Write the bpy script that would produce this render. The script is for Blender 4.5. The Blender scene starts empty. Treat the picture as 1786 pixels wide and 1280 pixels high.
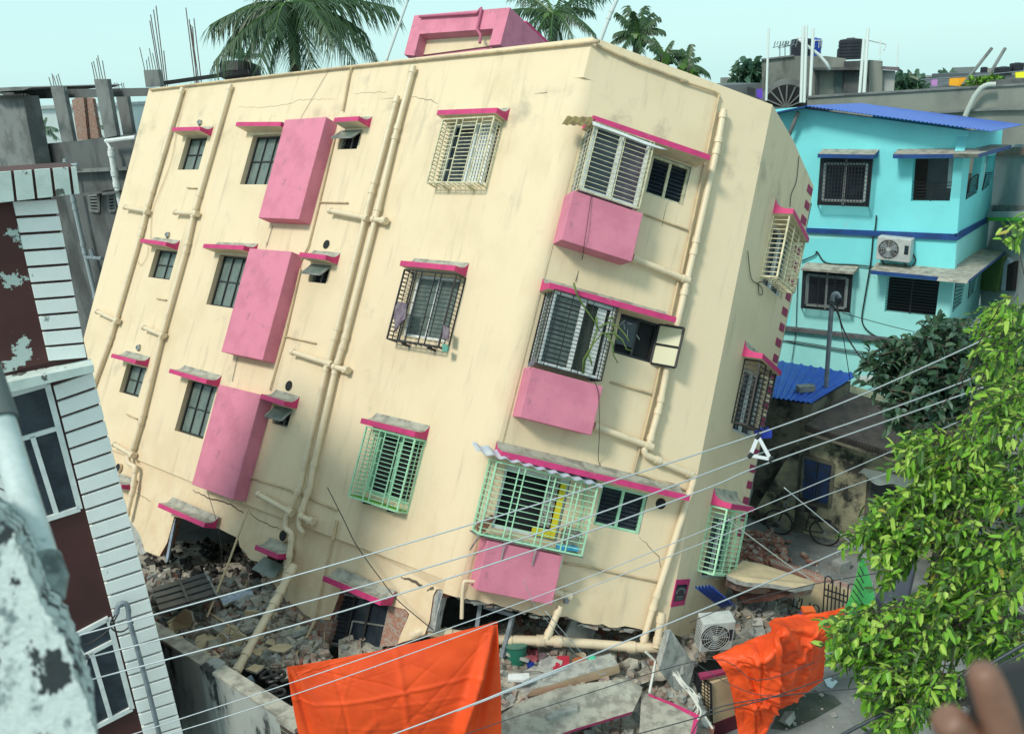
import bpy, bmesh, math, random
from mathutils import Vector as V, Matrix
from mathutils.geometry import tessellate_polygon
random.seed(7)
R_ = random.random
def U(a, b): return a + (b - a) * R_()
SC = bpy.context.scene
# ------------------------------------------------------------------ camera
FP = 1500.0                     # focal length in photo pixels (photo 1786 wide)
CAMZ = 10.9
CAM = V((0, 0, CAMZ))
_g = V((1080 - 893.0, 5143 - 640.0, FP)).normalized()
_up = -_g
_fw = V((0, 0, 1))
_yv = (_fw - _up * _fw.dot(_up)).normalized()
_xv = _yv.cross(_up)
def cam2w(v): return V((_xv.dot(v), _yv.dot(v), _up.dot(v)))
cd = bpy.data.cameras.new('camera'); co = bpy.data.objects.new('camera', cd)
SC.collection.objects.link(co); SC.camera = co
cd.sensor_width = 36; cd.lens = 36 * FP / 1786; cd.clip_start = 0.05; cd.clip_end = 3000
cx, cy, cz = cam2w(V((1, 0, 0))), cam2w(V((0, -1, 0))), cam2w(V((0, 0, -1)))
co.matrix_world = Matrix(((cx.x, cy.x, cz.x, 0), (cx.y, cy.y, cz.y, 0), (cx.z, cy.z, cz.z, CAMZ), (0, 0, 0, 1)))
cd.dof.use_dof = True; cd.dof.focus_distance = 16.5; cd.dof.aperture_fstop = 5.0
# ------------------------------------------------------------------ world, sun, exposure
W = bpy.data.worlds.new("World"); SC.world = W; W.use_nodes = True
nt = W.node_tree; bg = nt.nodes['Background']
sky = nt.nodes.new('ShaderNodeTexSky'); sky.sky_type = 'NISHITA'; sky.sun_disc = False
SUN_EL, SUN_AZ = math.radians(50), math.radians(226)
sky.sun_elevation = SUN_EL; sky.sun_rotation = SUN_AZ
sky.air_density = 1.0; sky.dust_density = 1.2; sky.ozone_density = 1.0
# an even overcast veil over the sky, brighter overhead than at the horizon as a real overcast is
wtc = nt.nodes.new('ShaderNodeTexCoord'); sx = nt.nodes.new('ShaderNodeSeparateXYZ'); nt.links.new(wtc.outputs['Generated'], sx.inputs[0])
vr_ = nt.nodes.new('ShaderNodeMapRange'); vr_.inputs[1].default_value = .12; vr_.inputs[2].default_value = .9; nt.links.new(sx.outputs[2], vr_.inputs[0])
vl = nt.nodes.new('ShaderNodeMixRGB'); vl.inputs[1].default_value = (4.9, 7.7, 7.6, 1); vl.inputs[2].default_value = (5.6, 7.2, 7.1, 1); nt.links.new(vr_.outputs[0], vl.inputs[0])
mx = nt.nodes.new('ShaderNodeMixRGB'); mx.inputs[0].default_value = 0.80
nt.links.new(vl.outputs[0], mx.inputs[2])
nt.links.new(sky.outputs[0], mx.inputs[1]); nt.links.new(mx.outputs[0], bg.inputs[0])
bg.inputs[1].default_value = 0.12
sd = bpy.data.lights.new('sun', 'SUN'); sd.energy = 2.35; sd.angle = math.radians(11); sd.color = (1.0, 0.95, 0.84)
so = bpy.data.objects.new('sun', sd); SC.collection.objects.link(so)
# sky sun_rotation: azimuth measured from +Y towards +X
sdir = V((math.sin(SUN_AZ) * math.cos(SUN_EL), math.cos(SUN_AZ) * math.cos(SUN_EL), math.sin(SUN_EL)))
so.rotation_euler = sdir.to_track_quat('Z', 'Y').to_euler()
so.location = (0, 0, 40)
SC.view_settings.view_transform = 'Standard'; SC.view_settings.look = 'None'
SC.view_settings.exposure = 0.17; SC.view_settings.gamma = 1
# ------------------------------------------------------------------ materials
MATS = {}
def mat(name, col, col2=None, rough=0.8, scale=3.0, lo=0.4, hi=0.65, detail=6, bump=0.0, bscale=40.0, metal=0.0,
        spec=0.5, streak=None, extra=None, stretch=(1, 1, 1), fine=0.05):
    """two colours mixed by noise, a little fine grain, optional second stain colour (extra=(colour, scale, lo, hi))"""
    if name in MATS: return MATS[name]
    m = bpy.data.materials.new(name); m.use_nodes = True; n = m.node_tree.nodes; l = m.node_tree.links
    b = n['Principled BSDF']; b.inputs['Roughness'].default_value = rough; b.inputs['Metallic'].default_value = metal
    b.inputs['Specular IOR Level'].default_value = spec
    tc = n.new('ShaderNodeTexCoord'); mp = n.new('ShaderNodeMapping'); mp.inputs['Scale'].default_value = stretch
    mp.inputs['Location'].default_value = (hash_f(name), 3.1, 1.7)
    l.new(tc.outputs['Object'], mp.inputs[0]); vec = mp.outputs[0]
    def noise(sc, det=6, rg=0.6):
        t = n.new('ShaderNodeTexNoise'); t.inputs['Scale'].default_value = sc; t.inputs['Detail'].default_value = det
        t.inputs['Roughness'].default_value = rg; l.new(vec, t.inputs['Vector']); return t.outputs[0]
    def ramp(src, a, c):
        r = n.new('ShaderNodeMapRange'); r.inputs[1].default_value = a; r.inputs[2].default_value = c
        r.interpolation_type = 'SMOOTHSTEP'; l.new(src, r.inputs[0]); return r.outputs[0]
    def mix(f, a, c):
        x = n.new('ShaderNodeMixRGB')
        l.new(f, x.inputs[0])
        for k, s in ((1, a), (2, c)):
            if isinstance(s, tuple): x.inputs[k].default_value = (*s, 1)
            else: l.new(s, x.inputs[k])
        return x.outputs[0]
    cur = tuple(col)
    if col2: cur = mix(ramp(noise(scale, detail), lo, hi), tuple(col), tuple(col2))
    if extra: cur = mix(ramp(noise(extra[1], 8, 0.65), extra[2], extra[3]), cur, tuple(extra[0]))
    if fine:
        g = noise(90, 2); x = n.new('ShaderNodeMixRGB'); x.blend_type = 'MULTIPLY'; x.inputs[0].default_value = 1
        r = n.new('ShaderNodeMapRange'); r.inputs[1].default_value = .3; r.inputs[2].default_value = .7
        r.inputs[3].default_value = 1 - fine; r.inputs[4].default_value = 1 + fine; l.new(g, r.inputs[0])
        if isinstance(cur, tuple): x.inputs[1].default_value = (*cur, 1)
        else: l.new(cur, x.inputs[1])
        l.new(r.outputs[0], x.inputs[2]); cur = x.outputs[0]
    if isinstance(cur, tuple): b.inputs['Base Color'].default_value = (*cur, 1)
    else: l.new(cur, b.inputs['Base Color'])
    if bump:
        bp = n.new('ShaderNodeBump'); bp.inputs['Strength'].default_value = bump; bp.inputs['Distance'].default_value = 0.02
        l.new(noise(bscale, 8, 0.7), bp.inputs['Height']); l.new(bp.outputs[0], b.inputs['Normal'])
    MATS[name] = m; return m
def hash_f(s): return (sum(ord(c) * (i + 3) for i, c in enumerate(s)) % 97) / 7.0

def cream_mat():
    m = mat('cream plaster', (.735, .60, .415), (.67, .54, .36), rough=.85, scale=.8, lo=.45, hi=.75, bump=.18, bscale=25, extra=((.50, .43, .31), 1.15, .585, .80), fine=.03)
    n = m.node_tree.nodes; l = m.node_tree.links; bs = n['Principled BSDF']; src = bs.inputs['Base Color'].links[0].from_socket
    g = n.new('ShaderNodeNewGeometry')
    def dot(v):
        d = n.new('ShaderNodeVectorMath'); d.operation = 'DOT_PRODUCT'; l.new(g.outputs['Position'], d.inputs[0]); d.inputs[1].default_value = v; return d.outputs['Value']
    def axis(x, y, z):
        c_ = n.new('ShaderNodeCombineXYZ')
        for i, s in enumerate((x, y, z)): l.new(s, c_.inputs[i])
        return c_.outputs[0]
    def mul(s, k):
        q = n.new('ShaderNodeMath'); q.operation = 'MULTIPLY'; l.new(s, q.inputs[0])
        if isinstance(k, (int, float)): q.inputs[1].default_value = k
        else: l.new(k, q.inputs[1])
        return q.outputs[0]
    def nz(v, sc, det=7):
        t = n.new('ShaderNodeTexNoise'); t.inputs['Scale'].default_value = sc; t.inputs['Detail'].default_value = det; t.inputs['Roughness'].default_value = .62; l.new(v, t.inputs['Vector']); return t.outputs[0]
    def rng(s, a, b, c0=0, c1=1):
        r = n.new('ShaderNodeMapRange'); r.interpolation_type = 'SMOOTHSTEP'; r.inputs[1].default_value = a; r.inputs[2].default_value = b; r.inputs[3].default_value = c0; r.inputs[4].default_value = c1; l.new(s, r.inputs[0]); return r.outputs[0]
    def mx(f, c1, c2):
        x = n.new('ShaderNodeMixRGB'); l.new(f, x.inputs[0]); l.new(c1, x.inputs[1]); x.inputs[2].default_value = (*c2, 1); return x.outputs[0]
    U0, A0_, C0_ = (0.27363453, 0.3913691, 0.87860934), (-0.77884089, 0.62616687, -0.03635814), (0.56438551, 0.67434804, -0.47615513)
    h, a_, c_ = dot(U0), dot(A0_), dot(C0_)
    v = axis(a_, c_, mul(h, .12)); streak = rng(nz(v, 5.0), .53, .78, 0, .75)          # rain streaks running down the plaster
    v2 = axis(a_, c_, h); blot = nz(v2, 1.6)
    top = U0[0] * 1.67 + U0[1] * 16.17 + U0[2] * 11.56
    band = mul(mul(rng(h, top - 2.3, top - 1.15), rng(h, top - .75, top - 1.15)), rng(blot, .50, .70, 0, .5))   # grime line under the parapet
    low = mul(rng(h, top - 8.2, top - 11.0), rng(blot, .40, .62, 0, .5))                                         # warm splash zone near the ground
    cur = mx(streak, src, (.47, .40, .28)); cur = mx(band, cur, (.27, .25, .19)); cur = mx(low, cur, (.62, .42, .25)); l.new(cur, bs.inputs['Base Color']); return m
M_cream = cream_mat()
M_creamB = M_cream
M_pink = mat('pink paint', (.66, .215, .31), (.56, .175, .26), rough=.75, scale=2.2, lo=.38, hi=.7, extra=((.38, .15, .21), 3.2, .55, .74), bump=.25, bscale=30, fine=.05)
M_hot = mat('deep pink paint', (.58, .035, .17), (.46, .03, .14), rough=.6, scale=5, bump=.15, extra=((.38, .17, .2), 9, .62, .7))
M_quoin = mat('plum quoin paint', (.30, .03, .10), rough=.7)
M_dust = mat('dusty concrete top', (.40, .39, .33), (.22, .21, .18), scale=5, bump=.3, extra=((.10, .10, .09), 9, .66, .7))
M_pipe = mat('cream pvc pipe', (.70, .58, .41), (.56, .47, .33), rough=.45, scale=3, lo=.5, hi=.75)
M_thin = mat('painted conduit', (.58, .44, .26), (.42, .33, .22), rough=.6, scale=3)
M_dark = mat('dark interior', (.012, .014, .016), rough=.9, fine=0)
M_black = mat('black iron', (.018, .018, .02), rough=.5, fine=0)
M_glassD = mat('dark window glass', (.018, .028, .04), (.04, .055, .07), rough=.12, scale=2, fine=0)
M_glassG = mat('frosted grey glass', (.15, .19, .17), (.10, .14, .13), rough=.3, scale=6, extra=((.42, .46, .42), 16, .63, .68), stretch=(1, 1, .35))
M_white = mat('white aluminium', (.74, .77, .76), (.6, .64, .64), rough=.4, scale=5)
M_grillC = mat('cream grille paint', (.66, .62, .42), (.45, .41, .27), rough=.5, scale=9)
M_green = mat('mint grille paint', (.42, .74, .50), (.34, .62, .42), rough=.5, scale=8)
M_conc = mat('grey concrete', (.30, .31, .29), (.17, .18, .17), scale=2.5, bump=.4, extra=((.08, .085, .08), 3, .58, .7))
M_concL = mat('broken concrete', (.40, .41, .38), (.24, .25, .24), scale=6, bump=.6, bscale=18, extra=((.12, .12, .11), 9, .6, .7))
M_brick = mat('red brick', (.32, .13, .085), (.20, .09, .07), scale=7, bump=.4, extra=((.36, .33, .28), 6, .52, .66))
M_brickG = mat('dusty grey brick', (.34, .28, .235), (.21, .145, .115), scale=7, bump=.4, extra=((.32, .31, .28), 8, .52, .66))
# ------------------------------------------------------------------ mesh builder
WL = {}
class MB:
    def __init__(s): s.v = []; s.f = []; s.m = []; s.mats = []
    def mi(s, m):
        if m not in s.mats: s.mats.append(m)
        return s.mats.index(m)
    def poly(s, pts, m):
        i = len(s.v); s.v += [V(p) for p in pts]; s.f.append(tuple(range(i, i + len(pts)))); s.m.append(s.mi(m)); return s
    def faces(s, pts, fs, m):
        i = len(s.v); s.v += [V(p) for p in pts]; k = s.mi(m)
        for f in fs: s.f.append(tuple(i + j for j in f)); s.m.append(k)
        return s
    def box(s, o, ax, ay, az, m):
        o, ax, ay, az = V(o), V(ax), V(ay), V(az)
        if ax.cross(ay).dot(az) < 0: o = o + ax; ax = -ax
        p = [o, o + ax, o + ax + ay, o + ay]; p += [q + az for q in p]
        return s.faces(p, [(3, 2, 1, 0), (4, 5, 6, 7), (0, 1, 5, 4), (1, 2, 6, 5), (2, 3, 7, 6), (3, 0, 4, 7)], m)
    def bar(s, p, q, w, m, h=None, up=None):
        p, q = V(p), V(q); d = q - p
        if d.length < 1e-6: return s
        r = up if up else (V((0, 0, 1)) if abs(d.normalized().z) < .9 else V((1, 0, 0)))
        x = d.cross(r).normalized(); y = x.cross(d).normalized(); h = h or w
        return s.box(p - x * w / 2 - y * h / 2, x * w, y * h, d, m)
    def tube(s, path, r, m, n=8, cap=True, rs=None):
        path = [V(p) for p in path]; L = len(path); rings = []; k = s.mi(m)
        t0 = (path[1] - path[0]).normalized()
        x = t0.orthogonal().normalized()
        for i, p in enumerate(path):
            t = ((path[min(i + 1, L - 1)] - p).normalized() + (p - path[max(i - 1, 0)]).normalized())
            t = t.normalized() if t.length > 1e-6 else t0
            x = (x - t * x.dot(t)).normalized(); y = t.cross(x)
            rr = rs[i] if rs else r
            i0 = len(s.v); rings.append(i0)
            for j in range(n):
                a = 2 * math.pi * j / n; s.v.append(p + (x * math.cos(a) + y * math.sin(a)) * rr)
        for a, b in zip(rings, rings[1:]):
            for j in range(n):
                s.f.append((a + j, a + (j + 1) % n, b + (j + 1) % n, b + j)); s.m.append(k)
        if cap:
            s.f.append(tuple(rings[0] + j for j in range(n))[::-1]); s.m.append(k)
            s.f.append(tuple(rings[-1] + j for j in range(n))); s.m.append(k)
        return s
    def prism(s, pts, vec, m, ms=None, holes=()):
        """polygon (with holes) of 3D points, extruded by vec; front m, sides ms"""
        vec = V(vec); loops = [[V(p) for p in pts]] + [[V(p) for p in h] for h in holes]
        flat = [p for lp in loops for p in lp]; i = len(s.v); N = len(flat)
        tris = tessellate_polygon(loops)
        s.v += flat; s.v += [p + vec for p in flat]; k = s.mi(m); ks = s.mi(ms or m)
        for a, b, c in tris:
            nn = (flat[b] - flat[a]).cross(flat[c] - flat[a])
            if nn.dot(vec) > 0: a, c = c, a
            s.f.append((i + a, i + b, i + c)); s.m.append(k)
            s.f.append((i + N + c, i + N + b, i + N + a)); s.m.append(ks)
        o = i
        for li, lp in enumerate(loops):
            n = len(lp)
            for j in range(n):
                s.f.append((o + j, o + (j + 1) % n, o + N + (j + 1) % n, o + N + j)); s.m.append(ks)
            o += n
        return s
    def chunk(s, c, sx, sy, sz, m, jit=.25, rot=None, n=10, m2=None):
        """irregular broken lump: hull of jittered box points"""
        rot = rot or Matrix.Rotation(U(0, 6.28), 3, V((U(-1, 1), U(-1, 1), U(-1, 1))).normalized())
        P = []
        for a in (-1, 1):
            for b in (-1, 1):
                for d in (-1, 1):
                    P.append(V(c) + rot @ V((a * sx / 2 * U(1 - jit, 1), b * sy / 2 * U(1 - jit, 1), d * sz / 2 * U(1 - jit, 1))))
        fs = [(0, 1, 3, 2), (6, 7, 5, 4), (0, 4, 5, 1), (2, 3, 7, 6), (0, 2, 6, 4), (1, 5, 7, 3)]
        i = len(s.v); s.v += P
        for j, f in enumerate(fs):
            s.f.append(tuple(i + q for q in f)); s.m.append(s.mi(m2 if (m2 and j == 0) else m))
        return s
def obj(name, mb, parent=None, smooth=False, bevel=0, base=False, label=None, recalc=True):
    me = bpy.data.meshes.new(name)
    c = V((0, 0, 0))
    if mb.v:
        lo = V((min(p[i] for p in mb.v) for i in range(3))); hi = V((max(p[i] for p in mb.v) for i in range(3)))
        c = (lo + hi) / 2
        if base: c.z = lo.z
    me.from_pydata([p - c for p in mb.v], [], mb.f)
    for m in mb.mats: me.materials.append(m)
    me.polygons.foreach_set('material_index', mb.m)
    if smooth: me.polygons.foreach_set('use_smooth', [True] * len(me.polygons))
    if recalc and len(me.polygons) < 60000:
        bm = bmesh.new(); bm.from_mesh(me); bmesh.ops.recalc_face_normals(bm, faces=bm.faces); bm.to_mesh(me); bm.free()
    me.update()
    if smooth == 'auto':
        try: me.set_sharp_from_angle(angle=math.radians(40))
        except Exception: pass
    o = bpy.data.objects.new(name, me); SC.collection.objects.link(o)
    WL[o.name] = c
    if parent: o.parent = parent; o.location = c - WL[parent.name]
    else: o.location = c
    if bevel:
        b = o.modifiers.new('bevel', 'BEVEL'); b.width = bevel; b.segments = 2; b.limit_method = 'ANGLE'
    if label: o['label'] = label
    return o
def tag(o, label, cat, group=None, kind=None):
    o['label'] = label; o['category'] = cat
    if group: o['group'] = group
    if kind: o['kind'] = kind
    return o
def empty(name, loc, label, cat, group=None):
    o = bpy.data.objects.new(name, None); SC.collection.objects.link(o); o.location = loc
    o.empty_display_size = .2; WL[o.name] = V(loc); return tag(o, label, cat, group)
def struct(o, kind='structure'): o['kind'] = kind; return o
# ------------------------------------------------------------------ pixels to places on real planes
def ray(px, py): return cam2w(V(((px - 893) / FP, (py - 640) / FP, 1)))
def onray(px, py, depth): return CAM + ray(px, py) * depth
class Face:
    """a wall plane: P origin, ex along (to the right in the photo), n outwards (to the viewer), ez up"""
    def __init__(s, P, n, ex=None, up=None):
        s.P = V(P); s.n = V(n).normalized()
        if s.n.dot(CAM - s.P) < 0: s.n = -s.n
        if ex is None: ex = V(up or (0, 0, 1)).cross(s.n)
        s.ex = (V(ex) - s.n * V(ex).dot(s.n)).normalized()
        s.ez = s.n.cross(s.ex).normalized()
        if s.ez.z < 0: s.ez = -s.ez
    def at(s, px, py, off=0):
        d = ray(px, py); t = (s.n.dot(s.P - CAM) + off) / s.n.dot(d); return CAM + d * t
    def uv(s, px, py, off=0):
        q = s.at(px, py, off) - s.P; return q.dot(s.ex), q.dot(s.ez)
    def pt(s, u, h, off=0): return s.P + s.ex * u + s.ez * h + s.n * off
    def shift(s, off): return Face(s.P + s.n * off, s.n, s.ex)
    def off(s, fpx, wpx, on='u'):
        k = 0 if on == 'u' else 1
        a = s.uv(*fpx)[k]; b = s.uv(*fpx, 1)[k]; w = s.uv(*wpx)[k]
        return (w - a) / (b - a)
GZ = Face((0, 10, 0), (0, 0, 1), (1, 0, 0))
def G(px, py, z=0): return GZ.at(px, py, z)
KC = {1: (0, 0), 2: (600, 0), 3: (1186, 0), 4: (0, 425), 5: (600, 425), 6: (1186, 425), 7: (0, 850), 8: (400, 850), 9: (800, 850), 0: (1186, 850)}
def c(k, x, y): return (KC[k][0] + x * .33595, KC[k][1] + y * .33595)
def cs(k, *xy): return [c(k, xy[i], xy[i + 1]) for i in range(0, len(xy), 2)]
def cr(ox, oy, sc, *xy): return [(ox + xy[i] * sc, oy + xy[i + 1] * sc) for i in range(0, len(xy), 2)]
# ================================================================== THE LEANING BUILDING
_R = ((-0.7849434186308607, 0.5738092431745062, 0.2336809405912217), (-0.1307852403496507, 0.21521165596697897, -0.9677702020844797), (0.6056063494174923, 0.7902068688536258, 0.09388319318050013))
bA, bC, bU = [cam2w(V((_R[0][i], _R[1][i], _R[2][i]))) for i in range(3)]
P0 = onray(1035, 65, 15.129)
bBang = math.radians(52.403)
bB = -bA * math.cos(bBang) + bC * math.sin(bBang)
FA = Face(P0, bA.cross(bU), -bA)
S0 = FA.at(795, 1018)
FB = Face(P0, bB.cross(S0 - P0), bB)
Q0 = FB.at(1347, 183); Q1 = FB.at(1161, 1102)
FC = Face(Q0, bC.cross(Q1 - Q0), bC)
LB = empty('leaning_apartment_building', FB.at(1120, 1095), 'cream four storey apartment block leaning far over, with pink boxes and awnings', 'building')
def wall(F, name, outer, holes=(), off=0, t=.22, m=M_cream, ms=None, parent=LB, **k):
    mb = MB(); mb.prism([F.at(x, y, off) for x, y in outer], -F.n * t, m, ms or m, [[F.pt(u, h, off) for u, h in hl] for hl in holes])
    return obj(name, mb, parent, **k)
def rect(F, tl, br, off=0):
    a = F.uv(*tl, off); b = F.uv(*br, off); return a[0], b[0], b[1], a[1]     # u0,u1,h0,h1
def loop(r): u0, u1, h0, h1 = r; return [(u0, h0), (u1, h0), (u1, h1), (u0, h1)]
def frame(mb, F, r, off, w, d, m, nv=0, nh=0, wb=None):
    """rectangular frame of width w, depth d, with nv upright and nh level inner bars"""
    u0, u1, h0, h1 = r; wb = wb or w
    B = lambda a, b, c_, d_, o=0, dd=d: mb.box(F.pt(a, c_, off - dd + o), F.ex * (b - a), F.ez * (d_ - c_), F.n * dd, m)
    B(u0, u1, h0, h0 + w); B(u0, u1, h1 - w, h1); B(u0, u0 + w, h0 + w, h1 - w); B(u1 - w, u1, h0 + w, h1 - w)
    for i in range(nv):
        u = u0 + (u1 - u0) * (i + 1) / (nv + 1); B(u - wb / 2, u + wb / 2, h0 + w, h1 - w, -.003, d * .8)
    for i in range(nh):
        h = h0 + (h1 - h0) * (i + 1) / (nh + 1); B(u0 + w, u1 - w, h - wb / 2, h + wb / 2, -.006, d * .6)
def pane(F, r, off, m, parent, name='pane', w=.02):
    u0, u1, h0, h1 = r; mb = MB(); mb.box(F.pt(u0 + w, h0 + w, off), F.ex * (u1 - u0 - 2 * w), F.ez * (h1 - h0 - 2 * w), -F.n * .012, m)
    return obj(name, mb, parent)
def win_bars(F, r, nv, nh, glass, fm, parent, rec=.12, name='window', label=None, extra=None):
    mb = MB(); frame(mb, F, r, -rec, .045, .05, fm, nv, nh, .03)
    if extra:
        u0, u1, h0, h1 = r
        for i in range(extra):
            h = h0 + (h1 - h0) * (i + .7) / extra; mb.box(F.pt(u0, h, -rec + .012), F.ex * (u1 - u0), F.ez * .012, F.n * .012, fm)
    w = obj(name, mb, parent, label=label); pane(F, r, -rec - .035, glass, w); return w
def louvre_panes(F, r, off, parent, m, n=9, cols=2):
    u0, u1, h0, h1 = r; mb = MB()
    for cc in range(cols):
        a = u0 + (u1 - u0) * cc / cols + .03; b = u0 + (u1 - u0) * (cc + 1) / cols - .03
        for i in range(n):
            h = h0 + .04 + (h1 - h0 - .08) * i / n; dh = (h1 - h0 - .08) / n
            p = F.pt(a, h, off + .02); mb.box(p, F.ex * (b - a), F.ez * dh * 1.02 - F.n * .045, -F.n * .006, m)
    return obj('pane', mb, parent)
def cage(F, r, o0, o1, nh, vs, m, parent, w=.014, sides=True, bottom=True, name='grille', nsv=2, pat=None, split=None):
    """barred cage standing off the wall from o0 to o1"""
    u0, u1, h0, h1 = r; mb = MB()
    def bar(a, b, ww=w): mb.bar(F.pt(*a), F.pt(*b), ww, m, up=F.n if abs((F.pt(*b) - F.pt(*a)).normalized().dot(F.n)) < .9 else F.ez)
    for u in (u0, u1):
        for o in (o0, o1): bar((u, h0, o), (u, h1, o), w * 1.6)
    for h in (h0, h1):
        bar((u0, h, o1), (u1, h, o1), w * 1.6)
        for u in (u0, u1): bar((u, h, o0), (u, h, o1), w * 1.6)
    for t in vs:
        u = u0 + (u1 - u0) * t; bar((u, h0, o1 + w * .5), (u, h1, o1 + w * .5), w * 1.1)
    cuts = [0] + sorted(vs) + [1]
    for i in range(1, nh):
        h = h0 + (h1 - h0) * i / nh
        for k in range(len(cuts) - 1):
            if pat and k in pat and (i % 3): continue
            a = u0 + (u1 - u0) * cuts[k]; b = u0 + (u1 - u0) * cuts[k + 1]
            hh = h + (.02 if (pat and k % 2) else 0); bar((a, hh, o1), (b, hh, o1), w * .75)
        if sides:
            for u in (u0, u1): bar((u, h, o0), (u, h, o1), w * .75)
    if sides:
        for u in (u0, u1):
            for j in range(1, nsv): bar((u, h0, o0 + (o1 - o0) * j / nsv), (u, h1, o0 + (o1 - o0) * j / nsv), w * .8)
    if bottom:
        n = max(3, int((u1 - u0) / .12))
        for i in range(1, n):
            u = u0 + (u1 - u0) * i / n
            for h in (h0,): bar((u, h, o0), (u, h, o1), w * .75)
        bar((u0, h0, (o0 + o1) / 2), (u1, h0, (o0 + o1) / 2), w * .8)
    return obj(name, mb, parent)
def awning(F, fl, fr, off, parent=LB, th=.10, m=M_hot, top=M_dust, under=M_cream, wl=None, flare=.16):
    """concrete sun shade: level slab whose top sweeps up to the wall in a cove"""
    a = F.uv(*fl, off); b = F.uv(*fr, off); u0, u1 = a[0], b[0]; h = (a[1] + b[1]) / 2; sl = (b[1] - a[1])
    prof = [(0, 0), (off, 0), (off, th), (off * .55, th + .01), (off * .3, th + .04), (off * .12, th + .10), (0, th + flare)]
    mb = MB(); L = []; Rr = []
    for o, z in prof: L.append(F.pt(u0, a[1] + z, o)); Rr.append(F.pt(u1, b[1] + z, o))
    mb.poly(L, m); mb.poly(Rr[::-1], m)
    n = len(prof)
    for i in range(n):
        j = (i + 1) % n
        mm = under if i == 0 else m if i == 1 else top
        if i == n - 1: continue
        mb.poly([L[i], L[j], Rr[j], Rr[i]], mm)
    return obj('awning', mb, parent)
def pbox(F, tl, br, off, parent=LB, m=M_pink, name='projecting_box', h_top=None):
    u0, u1, h0, h1 = rect(F, tl, br, off); mb = MB()
    mb.box(F.pt(u0, h0, -.01), F.ex * (u1 - u0), F.ez * (h1 - h0), F.n * (off + .01), m)
    return obj(name, mb, parent, bevel=.012), (u0, u1, h0, h1)
def pipe(F, pts, off, r, m=M_pipe, parent=LB, collar=2.9, name='drainpipe', caps=(), n=12, round_=True, label=None):
    P = [F.at(x, y, off) for x, y in pts]; mb = MB(); pathpipe(mb, P, r, m, collar, n); return obj(name, mb, parent, smooth='auto', label=label)
def pathpipe(mb, P, r, m, collar=2.9, n=12):
    Q = [P[0]]
    for i in range(1, len(P) - 1):
        d0 = (P[i] - P[i - 1]); d1 = (P[i + 1] - P[i]); k = min(r * 1.3, d0.length * .4, d1.length * .4)
        if d0.normalized().dot(d1.normalized()) < .96:
            a = P[i] - d0.normalized() * k; b = P[i] + d1.normalized() * k
            Q += [a, a.lerp(P[i], .55).lerp(P[i].lerp(b, .45), .5), b]
        else: Q.append(P[i])
    Q.append(P[-1]); mb.tube(Q, r, m, n)
    if collar:
        for i in range(len(P) - 1):
            d = P[i + 1] - P[i]; L = d.length; d.normalize()
            pos = [r * 1.8, L - r * 1.8] if L > r * 8 else []
            k = collar
            while k < L - .4: pos.append(k); k += collar
            for t in pos: c0 = P[i] + d * t; mb.tube([c0 - d * r * .8, c0 + d * r * .8], r * 1.22, m, n)
def wr(tl, bl, w):
    a = FA.uv(*tl); b = FA.uv(*bl); u = (a[0] + b[0]) / 2; return (u, u + w, b[1], a[1])
W1 = [rect(FA, (326, 239), (346, 296)), rect(FA, c(4, 810, 28), c(4, 880, 188)), rect(FA, c(4, 660, 622), c(4, 718, 798))]
W2 = [wr(c(1, 1318, 703), c(1, 1243, 958), 1.15), wr(c(4, 1140, 55), c(4, 1072, 315), 1.15), wr(c(4, 975, 705), c(4, 910, 970), 1.15)]
W3 = [rect(FA, c(2, 560, 640), c(2, 735, 955)), rect(FA, c(5, 375, 160), c(5, 530, 510)), rect(FA, (661, 749.4), (710.5, 880.6))]
W4 = [rect(FA, (597, 228), (622, 260)), rect(FA, (546, 460), (568, 495)), rect(FA, (483, 707), (501, 745))]
abd = S0 - P0
def AB(t): return P0 + abd * t
def polywall(F, pts, off=0, t=.22, m=M_cream, holes=(), name='wall', ms=None, **k):
    P = [F.at(*p, off) if isinstance(p, tuple) else p for p in pts]
    mb = MB(); mb.prism(P, -F.n * t, m, ms or m, [[F.pt(u, h, off) for u, h in hl] for hl in holes]); return obj(name, mb, LB, **k)
RC = .22; TL = (1.0 * (FA.at(1019, 135) - P0).length) / abd.length
polywall(FA, [(260, 155), P0, AB(TL), AB(TL) - FA.ex * RC, AB(1.0) - FA.ex * RC, (640, 959), (430, 880), (338, 842), (235, 800), (191, 783), (150, 760), (110, 735), FA.at(148, 582)],
         holes=[loop(r) for r in W1 + W2 + W3 + W4])
# lug at the top of the corner (return face) and rounded corner below it
mb = MB(); a0 = P0 + abd * .002; mb.prism([a0, a0 + FB.ex * .10, a0 + FB.ex * .10 - FB.n * .22, a0 - FA.ex * .2 - FA.n * .25], abd * (TL - .002), M_creamB); 
cn = []; A0 = -FA.ex * RC; B0 = FB.ex * RC
for i in range(8):
    t = i / 7; cn.append(A0 * (1 - t) ** 2 + B0 * t * t)
sec = [AB(TL) + q for q in cn] + [AB(TL) + B0 - FB.n * .2, AB(TL) + A0 - FA.n * .2]
mbc = MB(); n_ = len(sec)
for i in range(7):
    mbc.poly([sec[i], sec[i + 1], sec[i + 1] + abd * (1.022 - TL), sec[i] + abd * (1.022 - TL)], M_cream if i < 4 else M_creamB)
mbc.poly(sec[:8], M_cream); mbc.poly([q + abd * (1.022 - TL) for q in sec[:8]], M_concL)
bm_o = obj('rounded_corner', mbc, LB, smooth=True)
obj('corner_lug', mb, LB)
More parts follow.
